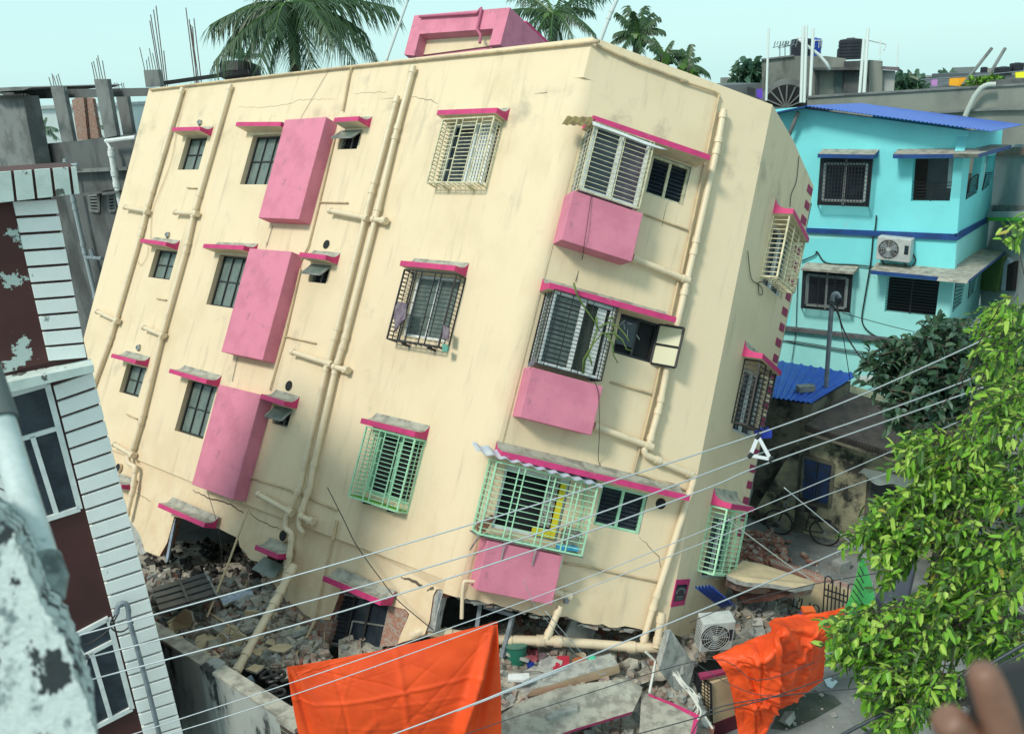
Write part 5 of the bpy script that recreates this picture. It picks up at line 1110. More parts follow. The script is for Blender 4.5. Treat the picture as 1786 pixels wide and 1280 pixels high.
def fold2(u, v, p):
    z = ridge(u, v, .42, .12, .36, 1, .035, .16) + ridge(u, v, .47, .15, .46, 1, .03, -.10) + ridge(u, v, .05, .1, .25, .9, .025, .05) + ridge(u, v, .5, .15, .8, .7, .03, .07) + ridge(u, v, .55, .2, .98, .45, .03, -.06)
    z += ridge(u, v, .12, .3, .38, .2, .03, .06) + ridge(u, v, .15, .5, .3, 1, .02, -.04) + ridge(u, v, .6, .5, .55, 1, .03, .05) + ridge(u, v, .75, .3, .7, 1, .03, .06)
    for (a1, b1, a2, b2, am) in CR2: z += ridge(u, v, a1, b1, a2, b2, .012, am)
    return z + .05 * NZ.noise(V((u * 5, v * 4, 7))) + .03 * NZ.noise(V((u * 13, v * 9, 2))) + .012 * NZ.noise(V((u * 30, v * 22, 5)))
cloth([rA, rB, rC, rD, rE, rF], 'orange_tarpaulin', 'crumpled orange tarpaulin draped over the gate and low wall on the right', fold2, 180, 160)
# green shade sheet with black ties
M_gs = mat('bright green sheet', (.12, .78, .20), (.09, .62, .15), rough=.5, scale=4)
gt = [G(*c(0, *p), z) for p, z in (((935, 365), 3.6), ((945, 368), 3.6), ((955, 372), 3.6))]
gm_ = [G(*c(0, *p), z) for p, z in (((905, 500), 2.7), ((945, 520), 2.8), ((990, 490), 2.7))]
gb = [G(*c(0, *p), z) for p, z in (((860, 620), 1.9), ((940, 690), 1.7), ((1010, 600), 1.9))]
cloth([gt, gm_, gb], 'green_sheet', 'bright green sheet tied up in a point beside the black gate', lambda u, v, p: .06 * math.sin(u * 9) * v, 30, 30, M_gs)
mb = MB()
for k in range(8): t = .12 + k * .115; a = gt[0].lerp(gb[0], t); b = gt[1].lerp(gb[1], t + .09); mb.tube([a + V((0, -.06, 0)), a.lerp(b, .5) + V((0, -.12, 0)), b + V((0, -.08, 0))], .009, M_black, 5)
tag(obj('tie_cord', mb), 'black zigzag cord lashing the green sheet', 'cord')
mb = MB(); mb.tube([G(*c(0, 945, 150), 3.8), G(*c(0, 937, 370), 3.6), G(*c(0, 925, 480), 2.6)], .02, M_galv, 6); tag(obj('support_rod', mb), 'thin grey rod from which the green sheet hangs', 'rod')
mb = MB(); mb.chunk(G(*c(0, 665, 642), 1.9), .22, .2, .12, mat('orange helmet', (.7, .12, .02)), .2, rot=Matrix.Identity(3)); mb.chunk(G(*c(0, 650, 660), 1.8), .15, .2, .14, mat('deep blue plastic', (.01, .03, .22))); tag(obj('bundle', mb), 'small blue and orange bundle behind the draped tarpaulin', 'bundle')
for pts, lb in ((cs(0, 745, 990, 785, 985, 818, 1005, 790, 1040, 765, 1030), 'pale blue paper scrap on the lane right of the draped tarpaulin'), (cs(0, 922, 1028, 940, 1022, 945, 1035, 926, 1038), 'tiny white paper scrap on the lane under the bright tree')):
    mb = MB(); mb.prism([G(*p, .02) for p in pts], V((0, 0, -.012)), mat('pale blue paper', (.5, .65, .7))); tag(obj('paper_scrap', mb), lb, 'paper')
for x, y, s, lb in ((560, 1200, .3, 'small stone on the wet lane below the draped tarpaulin'), (795, 1178, .12, 'very small stone on the lane near the bottom edge'), (960, 1085, .22, 'stone on the lane beside the tiny paper scrap'), (770, 870, .4, 'rough grey stone against the gate right of the draped tarpaulin')):
    mb = MB(); mb.chunk(G(*c(0, x, y), .05), s, s * .7, s * .5, M_conc, .4); tag(obj('stone', mb), lb, 'stone')
mb = MB(); pts = [G(*c(0, *p), .004) for p in ((520, 1140), (700, 1050), (800, 1080), (840, 1120), (700, 1200), (560, 1260), (470, 1250))]; mb.poly(pts, mat('wet moss', (.035, .05, .035), (.06, .07, .06), rough=.5, scale=3)); struct(obj('wet_patch', mb))
# ================================================================== OLD MOSSY HOUSE
M_old = mat('mossy ochre wall', (.36, .34, .22), (.13, .13, .10), rough=.95, scale=1.1, bump=.5, extra=((.03, .033, .03), 1.3, .5, .64))
M_oldd = mat('mossy dark wall', (.16, .15, .115), (.07, .07, .055), rough=.95, scale=1.3, bump=.5, extra=((.02, .02, .02), 1.1, .5, .64))
FO = vface(G(*c(0, 420, 190)), G(*c(0, 935, 300)))
OH = empty('old_house', G(*c(0, 680, 240)), 'old mossy single storey house with dark tiled roof behind the bicycle', 'house')
ev = [c(6, 655, 968), c(6, 1000, 1082), c(6, 1300, 1165)]
mb = MB(); inr = -FO.n
mb.prism([FO.at(*p) for p in (c(6, 640, 975), c(6, 1000, 1095), c(6, 1400, 1220), (1700, 1010), (1560, 975), c(0, 935, 305), c(0, 430, 195), c(0, 400, 100))], inr * 4, M_old); obj('wall', mb, OH)
mb = MB(); a, b = FO.at(*c(6, 655, 960), .5), FO.at(*c(6, 1420, 1200), .5)
mb.prism([a, b, b - V((0, 0, .14)), a - V((0, 0, .14))], inr * .5, M_oldd); obj('eave', mb, OH)
M_rtile = mat('dark clay roof tiles', (.055, .05, .045), (.03, .03, .03), rough=.9, scale=4, bump=1, extra=((.16, .16, .15), 8, .64, .7))
mb = MB(); back = G(*c(6, 885, 790), a.z + .35) - a; back = inr * 2.6 * 0 + back; nn_ = 46
for i in range(nn_):
    p = a.lerp(b, i / nn_) + V((0, 0, .02)); q = a.lerp(b, (i + .55) / nn_) + V((0, 0, .02)); mb.tube([p.lerp(q, .5), p.lerp(q, .5) + back], .085, M_rtile, 8)
mb.prism([a + V((0, 0, .01)), b + V((0, 0, .01)), b + back, a + back], V((0, 0, -.08)), M_rtile); obj('tiled_roof', mb, OH)
M_bdoor = mat('dark blue shutter paint', (.015, .04, .12), (.02, .03, .06), rough=.6, scale=5)
P = [FO.at(*p, .03) for p in (c(6, 640, 1100), c(6, 795, 1142), c(0, 772, 98), c(0, 628, 58))]
mb = MB(); mb.prism(P, -FO.n * .05, M_bdoor)
for i in range(4): mb.bar(P[i], P[(i + 1) % 4], .08, M_oldd)
for u in (.25, .75):
    for v in (.22, .7): 
        q = [P[0].lerp(P[1], u - .2).lerp(P[3].lerp(P[2], u - .2), v - .18), P[0].lerp(P[1], u + .2).lerp(P[3].lerp(P[2], u + .2), v - .18), P[0].lerp(P[1], u + .2).lerp(P[3].lerp(P[2], u + .2), v + .18), P[0].lerp(P[1], u - .2).lerp(P[3].lerp(P[2], u - .2), v + .18)]
        for k in range(4): mb.bar(q[k] + FO.n * .01, q[(k + 1) % 4] + FO.n * .01, .03, M_bdoor)
w = obj('window', mb, OH, label='dark blue wooden window shutters'); 
mb = MB(); mb.prism([P[0].lerp(P[1], .42) + FO.n * .006, P[0].lerp(P[1], .58) + FO.n * .006, P[3].lerp(P[2], .5).lerp(P[0].lerp(P[1], .5), .5) + FO.n * .006], -FO.n * .003, M_dark); obj('gap', mb, w)
P = [FO.at(*p, .03) for p in (c(6, 985, 1215), c(6, 1200, 1275), c(0, 1130, 330), c(0, 955, 290))]
mb = MB(); mb.prism(P, -FO.n * .05, mat('dark door', (.05, .055, .06), (.03, .035, .04)))
for i in range(4): mb.bar(P[i], P[(i + 1) % 4], .08, M_oldd)
obj('door', mb, OH)
mb = MB(); q0, q1 = FO.at(*c(6, 955, 1162), .1), FO.at(*c(6, 1225, 1212), .1); 
cvs = cloth([[q0, q0.lerp(q1, .5) , q1], [FO.at(*c(6, 925, 1190), .6), FO.at(*c(6, 1050, 1250), .7), FO.at(*c(6, 1190, 1252), .6)]], 'door_canopy', 'grey sheet canopy sagging over the old house door', lambda u, v, p: .05 * math.sin(u * 12) * v, 20, 8, mat('grey green canopy', (.22, .28, .26), (.16, .2, .19), scale=3))
cvs['category'] = 'canopy'
mb = MB(); mb.prism([G(*c(0, *p), .18) for p in ((925, 300), (1000, 318), (1200, 370), (1200, 400), (1000, 350), (930, 330))], V((0, 0, -.18)), mat('pale kerb stone', (.30, .32, .31), (.2, .22, .21), scale=4)); tag(obj('doorstep', mb), 'pale stone doorstep along the old house wall', 'step')
# shed with the blue roof
FS = vface(G(*c(6, 470, 1290), .2), G(*c(6, 650, 1290), .2)); FS = Face(FO.at(*c(6, 655, 1000), .0), (FO.n + V((-.35, -.2, 0))), None)
SHD = empty('shed', FS.at(*c(6, 560, 1280)), 'dark mossy shed with blue corrugated roof between the cream and blue buildings', 'shed')
mb = MB(); sf = [FS.at(*p) for p in (c(6, 380, 780), c(6, 485, 805), c(6, 690, 838), c(6, 655, 975), c(6, 640, 1290), c(0, 430, 195), c(0, 330, 190), c(6, 380, 1280))]
mb.prism(sf, -FS.n * .25, M_oldd); obj('front_wall', mb, SHD)
A_, B_ = FS.at(*c(6, 690, 834)), G(*c(6, 886, 715), 3.0)
ztop = A_.z; B_ = G(*c(6, 886, 715), ztop); mb = MB(); mb.prism([A_, B_, V((B_.x, B_.y, 0)), V((A_.x, A_.y, 0))], V((-.2, .1, 0)), M_oldd); obj('side_wall', mb, SHD)
z0 = ztop + .05; r00, r10, r01 = G(*c(6, 468, 798), z0), G(*c(6, 688, 828), z0), G(*c(6, 492, 606), z0 + .1)
r11 = G(*c(6, 935, 680), z0 + .1)
mb = MB(); n = 14; seg = n * 6; pts = []
for i in range(seg + 1):
    t = i / seg; ph = (t * n) % 1; w_ = .035 if ph < .3 else 0
    tt = t * 1.6 - .6
    a, b = r00.lerp(r10, tt), r01.lerp(r11, tt); pts += [a + V((0, 0, w_)), b + V((0, 0, w_)), a + V((0, 0, w_ - .01)), b + V((0, 0, w_ - .01))]
f = []
for i in range(seg): o4 = 4 * i; f += [(o4, o4 + 4, o4 + 5, o4 + 1), (o4 + 2, o4 + 3, o4 + 7, o4 + 6), (o4, o4 + 2, o4 + 6, o4 + 4)]
mb.faces(pts, f, M_blue); rf = obj('blue_roof', mb, SHD)
mb = MB(); mb.chunk(G(1405, 677, z0 + .12), .42, .2, .16, M_conc, .1, rot=Matrix.Rotation(.1, 3, 'Z')); tag(obj('brick', mb), 'dark brick weighing down the blue shed roof', 'brick')
# mast with hooked head
mA = G(*c(6, 745, 925), 2.6); kk = (mA - CAM).length
dM = mA.y
def ond(px, py, y): r = ray(px, py); return CAM + r * ((y) / r.y)
ms_ = [ond(*c(6, 745, 925), dM), ond(*c(6, 790, 290), dM), ond(*c(6, 798, 262), dM), ond(*c(6, 815, 258), dM), ond(*c(6, 828, 280), dM)]
looseP('service_mast', ms_, .055, 'thin grey mast with hooked head standing in front of the blue house', M_galv, 'mast')
wirep([ond(*c(6, x, y), dM - .1) for x, y in ((830, 285), (845, 300), (820, 325), (790, 300), (765, 300), (800, 330), (830, 380))], .02, M_wire, None, 'x'); bpy.data.objects.remove(SC.objects['x'])
def twire(pts, r, label, m=M_wire, group=None):
    o = wirep(pts, r, m, None, 'cable'); tag(o, label, 'cable', group); return o
twire([ond(*c(6, x, y), dM - .1) for x, y in ((828, 285), (845, 300), (820, 325), (790, 300), (765, 300), (800, 330), (830, 380))], .018, 'tangle of black cable at the hooked mast head')
twire([ond(*c(6, 815, 330), dM), ond(*c(6, 860, 470), dM - .3), ond(*c(6, 990, 650), dM - 1), ond(*c(6, 1200, 820), dM - 2), ond(*c(6, 1440, 985), dM - 3)], .02, 'black cable running from the mast down towards the bright tree')
twire([ond(*c(6, 815, 330), dM), ond(*c(6, 850, 500), dM), ond(*c(6, 885, 720), dM)], .01, 'thin wire dropping from the mast to the shed roof')
twire([ond(*c(6, 845, 360), dM), ond(*c(6, 1100, 430), dM + 2), ond(*c(6, 1400, 500), dM + 3)], .01, 'thin wire from the mast to the blue house')
# bicycle
def bicycle(o, ax, label):
    R0 = empty('bicycle', o, label, 'bicycle'); ax = ax.normalized(); up_ = V((0, 0, 1)); sd = ax.cross(up_)
    ln = (-sd * .12 + up_).normalized()
    for k, cxx in enumerate((-.55, .55)):
        cc = o + ax * cxx + ln * .35; mb = MB(); mb.tube([cc + (ax * math.cos(t * .2618) + ln * math.sin(t * .2618)) * .34 for t in range(25)], .022, M_black, 6, cap=False); wl_ = obj('wheel', mb, R0, smooth=True)
        mb = MB(); 
        for t in range(16): mb.bar(cc, cc + (ax * math.cos(t * .3927) + ln * math.sin(t * .3927)) * .33, .004, M_galv)
        mb.tube([cc - sd * .04, cc + sd * .04], .025, M_galv); obj('spokes', mb, wl_)
    P = lambda x, z: o + ax * x + ln * z
    mb = MB()
    for a, b in ((P(-.55, .35), P(-.18, .85)), (P(-.1, .3), P(-.2, .9)), (P(-.18, .85), P(.38, .85)), (P(-.1, .3), P(.4, .72)), (P(-.55, .35), P(-.1, .3)), (P(.55, .35), P(.37, .95))): mb.tube([a, b], .016, M_black, 8)
    obj('frame', mb, R0)
    mb = MB(); mb.tube([P(.37, .95) - sd * .28 - ax * .12, P(.37, .98) - sd * .2, P(.38, .98), P(.37, .98) + sd * .2, P(.37, .95) + sd * .28 - ax * .12], .013, M_galv, 8); obj('handlebar', mb, R0)
    mb = MB(); mb.chunk(P(-.22, .95), .27, .17, .08, M_black, .15, rot=Matrix((ax, sd, ln)).transposed()); obj('saddle', mb, R0)
    mb = MB(); mb.bar(P(-.2, .72), P(-.7, .72), .1, M_black, h=.02); obj('carrier', mb, R0); return R0
bl_, br_ = G(*c(0, 505, 240)), G(*c(0, 750, 300)); bicycle((bl_ + br_) / 2, (bl_ - br_), 'black roadster bicycle parked against the old house wall')
# ================================================================== BLUE HOUSE
M_cy = mat('turquoise wall paint', (.23, .80, .84), (.21, .74, .78), rough=.8, scale=.8, extra=((.30, .66, .66), 1.2, .6, .75), bump=.1)
M_cyl = mat('pale aqua wall paint', (.36, .80, .79), (.31, .72, .72), rough=.85, scale=.7, extra=((.12, .22, .22), 1.6, .66, .8), bump=.1)
M_nav = mat('navy trim paint', (.015, .07, .26), (.012, .05, .18), rough=.6, scale=3)
dB1 = hdir(-1200, 228)
PB1 = onray(1667, 405, 23.0)
F1 = Face(PB1, dB1.cross(V((0, 0, 1))), -dB1)
n1 = F1.n
dB2 = V((n1.x, n1.y, 0)).normalized() * -1      # away from the viewer
F2 = Face(PB1, F1.ex, -n1)
BLH = empty('blue_house', V((PB1.x, PB1.y, 0)), 'three storey turquoise house with navy trim and blue sheet roof', 'house')
def onF(F, pts, off=0): return [F.at(*p, off) for p in pts]
def bl(name, F, pts, vec, m, off=0, k=None, parent=BLH, ms=None, **kw): mb = MB(); mb.prism(onF(F, [c(k, *p) for p in pts] if k else pts, off), vec, m, ms); return obj(name, mb, parent, **kw)
# main wall, in bays: upper turquoise, lower pale
op1 = cs(3, 1212, 825, 1428, 822, 1400, 1048, 1198, 1046)
mb = MB(); P = onF(F1, [(1300, 195), c(3, 600, 560), c(3, 1500, 680), c(3, 1472, 800), c(3, 1438, 1222), c(3, 300, 1190)]); mb.prism(P, -n1 * .25, M_cy, M_cy, [onF(F1, op1)]); obj('upper_wall', mb, BLH)
op2 = cs(6, 1078, 170, 1348, 195, 1325, 385, 1060, 355)
mb = MB(); P = onF(F1, [c(3, 300, 1190), c(3, 1438, 1222), c(6, 1425, 160), c(6, 1380, 590), c(6, 1350, 1000), c(6, 200, 1000)]); mb.prism(P, -n1 * .25, M_cyl, M_cyl, [onF(F1, op2)]); obj('lower_wall', mb, BLH)
# the upper part of the middle storey is turquoise too
bl('turquoise_field', F1, [c(3, 300, 1236), c(3, 1436, 1240), c(6, 1424, 150), c(6, 985, 118), c(6, 620, 100), c(6, 590, 100), c(6, 570, 430), c(6, 300, 425)], -n1 * .004, M_cy, .004)
bl('navy_band', F1, cs(3, 300, 1168, 655, 1185, 1448, 1218, 1440, 1250, 655, 1208, 300, 1190), -n1 * .08, M_nav, .08)
bl('ledge', F1, cs(6, 300, 400, 545, 432, 1100, 495, 1352, 530, 1352, 545, 1100, 515, 545, 452, 300, 420), -n1 * .15, mat('dirty ledge', (.12, .12, .13), (.07, .07, .08), scale=5), .15)
# right side faces
F2x = F2
side = lambda pts: [F2.at(*p) for p in pts]
S_ = [c(3, 1472, 800), c(3, 1640, 800), c(3, 1610, 1120), c(3, 1440, 1222)]
sA = F2.at(*c(3, 1455, 1000)); 
def sidewall(name, pts, m, holes=()): mb = MB(); mb.prism([F2.at(*p) for p in pts], -F2.n * .22, m, m, [[F2.at(*p) for p in h] for h in holes]); return obj(name, mb, BLH)
sidewall('upper_side_wall', [c(3, 1500, 680), c(3, 1675, 672), c(3, 1668, 760), c(3, 1640, 800), c(3, 1610, 1125), c(3, 1438, 1222), c(3, 1472, 800)], M_cy, [cs(3, 1508, 822, 1572, 815, 1545, 1000, 1482, 1040), cs(3, 1590, 812, 1640, 808, 1612, 965, 1565, 998)])
sidewall('middle_side_wall', [c(3, 1438, 1240), c(3, 1605, 1145), c(6, 1590, 45), c(6, 1575, 150), c(6, 1545, 370), c(6, 1480, 480), c(6, 1390, 560), c(6, 1425, 155)], M_cyl, [cs(6, 1425, 205, 1480, 205, 1462, 310, 1412, 360), cs(6, 1503, 190, 1548, 165, 1530, 250, 1492, 292)])
mb = MB(); mb.prism(onF(F2, cs(3, 1438, 1215, 1628, 1115, 1628, 1135, 1440, 1250), .06), -F2.n * .06, M_nav); obj('side_band', mb, BLH)
for pts, k in (((1508, 930, 1548, 905, 1540, 1000, 1484, 1036), 3), ((1590, 900, 1625, 895, 1612, 965, 1567, 996), 3), ((1425, 205, 1480, 205, 1462, 310, 1412, 360), 6), ((1503, 190, 1548, 165, 1530, 250, 1492, 292), 6)):
    P = onF(F2, cs(k, *pts), -.03); mb = MB()
    for i in range(4): mb.bar(P[i], P[(i + 1) % 4], .03, M_black)
    for i in range(1, 7): mb.bar(P[0].lerp(P[3], i / 7), P[1].lerp(P[2], i / 7), .02, M_black)
    obj('railing', mb, BLH)
# interiors
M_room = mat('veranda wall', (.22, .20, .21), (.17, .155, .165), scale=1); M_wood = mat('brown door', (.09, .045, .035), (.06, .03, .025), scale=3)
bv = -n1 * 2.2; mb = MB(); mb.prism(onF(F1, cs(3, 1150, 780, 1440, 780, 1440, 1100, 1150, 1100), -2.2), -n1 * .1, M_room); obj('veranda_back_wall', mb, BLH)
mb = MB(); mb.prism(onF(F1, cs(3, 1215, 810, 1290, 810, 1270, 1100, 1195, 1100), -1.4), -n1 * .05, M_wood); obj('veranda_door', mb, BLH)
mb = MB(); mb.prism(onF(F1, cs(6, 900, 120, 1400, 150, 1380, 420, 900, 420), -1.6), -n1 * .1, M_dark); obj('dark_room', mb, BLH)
mb = MB(); mb.prism(onF(F1, cs(3, 1000, 560, 1480, 640, 1440, 1180, 1000, 1180), -3.0), -n1 * .1, M_cy); obj('rear_wall', mb, BLH)
for opx, k, nh, pc in ((op1, 3, 6, .55), (op2, 6, 12, 0)):
    P = onF(F1, opx, -.1); mb = MB()
    for i in range(nh + 1):
        t = pc + (1 - pc) * i / nh; mb.bar(P[0].lerp(P[3], t), P[1].lerp(P[2], t), .018, M_black)
    mb.bar(P[0].lerp(P[1], .5).lerp(P[3].lerp(P[2], .5), pc), P[3].lerp(P[2], .5), .025, M_black); obj('railing', mb, BLH)
bl('white_pillar', F1, cs(3, 1398, 822, 1425, 822, 1415, 980, 1385, 980), -n1 * .05, M_white, -.6)
# shades
def shade(F, pts, k, out, name='sun_shade', m=M_nav, top=M_dust, drop=None):
    a, b, d, e = [c(k, *p) for p in pts]   # front face quad
    P = onF(F, [a, b, d, e], out); mb = MB(); nn_ = -F.n * out
    mb.poly(P, m); mb.poly([P[0], P[1], P[1] + nn_ + V((0, 0, .10)), P[0] + nn_ + V((0, 0, .10))], top); mb.poly([P[3], P[2], P[2] + nn_, P[3] + nn_], M_cy)
    mb.poly([P[0], P[3], P[3] + nn_, P[0] + nn_ + V((0, 0, .10))], m); mb.poly([P[1], P[2], P[2] + nn_, P[1] + nn_ + V((0, 0, .10))], m); return obj(name, mb, BLH)
shade(F1, ((715, 800), (1010, 804), (1003, 826), (714, 820)), 3, .45)
shade(F1, ((1105, 803), (1540, 800), (1545, 820), (1105, 824)), 3, .5)
shade(F1, ((630, 128), (905, 148), (900, 160), (625, 138)), 6, .45, m=M_dust)
shade(F1, ((988, 138), (1500, 188), (1490, 208), (988, 158)), 6, .7)
mb = MB(); P = [F2.at(*c(3, *p), o) for p, o in (((1548, 800), .55), ((1722, 752), .55), ((1722, 772), .55), ((1548, 820), .55))]; q = -F2.n * .55
mb.prism(P, q, M_nav, M_dust); obj('side_shade', mb, BLH)
mb = MB(); P = [F2.at(*c(6, *p), .7) for p in ((1500, 188), (1690, 38), (1690, 52), (1490, 208))]; mb.prism(P, -F2.n * .7, M_nav, M_dust); obj('side_shade', mb, BLH)
# windows with cages
def cagewin(F, pts, k, off, nh, nv, m, label, glass=M_glassD):
    P0_ = onF(F, cs(k, *pts), .01); P = onF(F, cs(k, *pts), off); w_ = MB()
    for i in range(4): w_.bar(P0_[i].lerp(P0_[(i + 2) % 4], .1), P0_[(i + 1) % 4].lerp(P0_[(i + 3) % 4], .1), .07, M_acw)
    w_.bar(P0_[0].lerp(P0_[1], .5), P0_[3].lerp(P0_[2], .5), .05, M_acw)
    W_ = obj('window', w_, BLH, label=label); mb = MB(); mb.prism(P0_, -n1 * .004, glass); obj('pane', mb, W_)
    mb = MB()
    for i in range(4): mb.bar(P[i], P[(i + 1) % 4], .03, m); mb.bar(P[i], P0_[i], .03, m)
    for i in range(1, nh): mb.bar(P[0].lerp(P[3], i / nh), P[1].lerp(P[2], i / nh), .014, m)
    for i in range(1, nv): mb.bar(P[0].lerp(P[1], i / nv), P[3].lerp(P[2], i / nv), .018, m)
    obj('grille', mb, W_)
cagewin(F1, (732, 824, 1000, 826, 978, 1072, 715, 1062), 3, .3, 12, 16, M_black, 'upper caged window with white frame')
cagewin(F1, (640, 140, 895, 162, 880, 355, 630, 332), 6, .3, 18, 3, M_black, 'middle storey caged window')
# roof sheet
RZ = [F1.at(*c(3, 505, 575), .5), F1.at(*c(3, 660, 548), .6), F1.at(*c(3, 1615, 682), .9)]
rA_, rB_ = F1.at(*c(3, 652, 550), .5), F1.at(*c(3, 1618, 682), .7)
rC_ = F2.at(*c(3, 1785, 648), .7)
back_ = (rC_ - rB_)
corr('sheet_roof', rA_, rB_, rA_ + back_, M_blue, BLH, 46, .014)
mb = MB(); b2 = -n1 * 5
mb.prism([rA_ + n1 * .02, rA_ - F1.ex * 2.2 - V((0, 0, .42)) + n1 * .02, rA_ - F1.ex * 2.2 - V((0, 0, .46)) + n1 * .02, rA_ - V((0, 0, .04)) + n1 * .02], back_, M_nav); obj('sheet_roof', mb, BLH)
# air conditioner on the wall
o = F1.at(*c(6, 1015, 82), .45); tr = F1.at(*c(3, 1213, 1240), .45); tl0 = F1.at(*c(3, 1025, 1228), .45); brr = F1.at(*c(6, 1190, 102), .45)
aircon(o, (brr - o).normalized(), V((0, 0, 1)), -n1, (brr - o).length, (tl0 - o).length, .36, 'air_conditioner', 'white air conditioner mounted on the turquoise wall between storeys')
for t in (.15, .85): pass
mb = MB()
for t in (.18, .85): q = o.lerp(brr, t); mb.bar(q - V((0, 0, .02)), q - n1 * .45 - V((0, 0, .02)), .04, M_black); mb.bar(q - n1 * .1 - V((0, 0, .02)), q - n1 * .45 - V((0, 0, .3)), .03, M_black)
obj('wall_bracket', mb, BLH)
wirep([F1.at(*p, .06) for p in cs(3, 1020, 1118, 1015, 1180, 1002, 1240) + cs(6, 990, 100, 960, 280, 945, 400, 985, 460, 1060, 495, 1200, 520)], .02, M_wire, BLH)
wirep([F1.at(*p, .06) for p in cs(6, 630, 90, 700, 60, 712, 42, 760, 100, 900, 110, 1050, 125, 1180, 130, 1222, 90, 1210, 55)], .02, M_wire, BLH)
wirep([F1.at(*p, .06) for p in cs(6, 480, 500, 600, 508, 740, 530, 860, 550, 1100, 580)], .015, M_wire, BLH); wirep([F1.at(*p, .06) for p in cs(6, 480, 490, 600, 515, 740, 538, 860, 562, 1100, 590)], .015, M_wire, BLH)
wirep([F1.at(*p, .06) for p in cs(6, 612, 170, 605, 350, 600, 470, 580, 610)], .012, M_wire, BLH)
mb = MB(); mb.tube([F1.at(*c(3, 565, 705), .25), F1.at(*c(3, 615, 582), .3)], .06, M_bare, 8); tag(obj('wooden_post', mb), 'weathered grey post leaning on the turquoise wall beside the cream parapet', 'post')
mb = MB(); mb.chunk(F1.at(*c(6, 965, 705), .6), .5, .3, .15, M_acw, .1, rot=Matrix.Identity(3)); 
tag(obj('white_box', mb), 'small pale box on the shed side below the turquoise wall', 'box')
# ================================================================== BUILDINGS FARTHER BACK RIGHT
M_ggrey = mat('weathered grey concrete house', (.26, .275, .24), (.17, .185, .17), rough=.9, scale=.5, bump=.2, extra=((.07, .08, .075), .45, .56, .7), stretch=(1, 1, .5))
FGh = vface(onray(1335, 160, 36), onray(1470, 160, 35)); nG = FGh.n
GH = empty('grey_house', FGh.at(1400, 400), 'weathered grey concrete house with roof tanks behind the turquoise house', 'house')
def gh(name, k, pts, vec, m, off=0, parent=GH): mb = MB(); mb.prism([FGh.at(*p, off) for p in cs(k, *pts)], vec, m); return obj(name, mb, parent)
gh('main_block', 3, (425, 312, 590, 292, 760, 293, 860, 305, 860, 560, 860, 900, 425, 900), -nG * 5, M_ggrey)
gh('cornice', 3, (420, 306, 590, 286, 592, 294, 422, 314), -nG * .2, M_bare, .1)
gh('recess', 3, (700, 360, 722, 356, 722, 495, 700, 500), -nG * .04, M_moss, .05); gh('door', 3, (800, 372, 848, 372, 845, 490, 798, 495), -nG * .05, mat('dark green shed door', (.10, .14, .14), (.07, .1, .1)), .06)
gh('slab_edge', 3, (690, 352, 850, 350, 960, 350, 960, 364, 690, 366), -nG * .6, M_moss, .6)
gh('stair_block', 3, (850, 320, 985, 314, 1050, 318, 1052, 490, 850, 495), -nG * 3, M_moss, .2)
gh('stair_block', 3, (985, 312, 1052, 318, 1050, 490, 980, 490), -nG * 3, M_ggrey, .35)
gh('small_room', 3, (1050, 365, 1118, 370, 1110, 482, 1040, 482), -nG * 3, mat('whitewash', (.42, .44, .42), (.3, .32, .31), scale=1), .1); gh('small_roof', 3, (1048, 345, 1140, 350, 1138, 370, 1048, 362), -nG * 3, mat('dull mauve slab', (.18, .14, .16)), .4)
mb = MB(); q = FGh.at(*c(3, 550, 560), .05); mb.tube([q - nG * .1, q + nG * .02], 1.15, M_bare, 32); mb.tube([q - nG * .1, q + nG * .06], .92, M_dark, 32); aw_ = obj('arched_window', mb, GH, smooth='auto')
mb = MB()
for i in range(9): a = math.pi * i / 8; mb.bar(q + nG * .1, q + nG * .1 + (FGh.ex * math.cos(a) + V((0, 0, 1)) * math.sin(a)) * .9, .05, M_bare)
obj('fan_bars', mb, aw_)
# long grey wall of the next building
FL = vface(onray(1420, 180, 30), onray(1786, 165, 27)); nL = FL.n
LW = empty('long_grey_wall', FL.at(1600, 400), 'long plain grey parapet wall running right behind the blue roof', 'wall')
def lw(name, k, pts, vec, m, off=0): mb = MB(); mb.prism([FL.at(*p, off) for p in cs(k, *pts)], vec, m); return obj(name, mb, LW)
lw('wall', 3, (660, 505, 1100, 480, 1500, 455, 1900, 435, 1900, 900, 660, 900), -nL * .3, M_ggrey)
lw('coping', 3, (660, 500, 1100, 474, 1500, 450, 1900, 428, 1900, 438, 1500, 460, 1100, 484, 660, 510), -nL * .4, M_bare, .06)
lw('band', 3, (1300, 580, 1640, 560, 1900, 556, 1900, 570, 1640, 574, 1300, 592), -nL * .3, M_bare, .15)
looseP('curved_pipe', [FL.at(*c(3, x, y), .3) for x, y in ((1640, 440), (1600, 440), (1565, 455), (1530, 500), (1500, 560), (1480, 605))], .08, 'pale pipe curving down over the long grey wall', mat('pale pvc', (.45, .5, .45)), 'pipe')
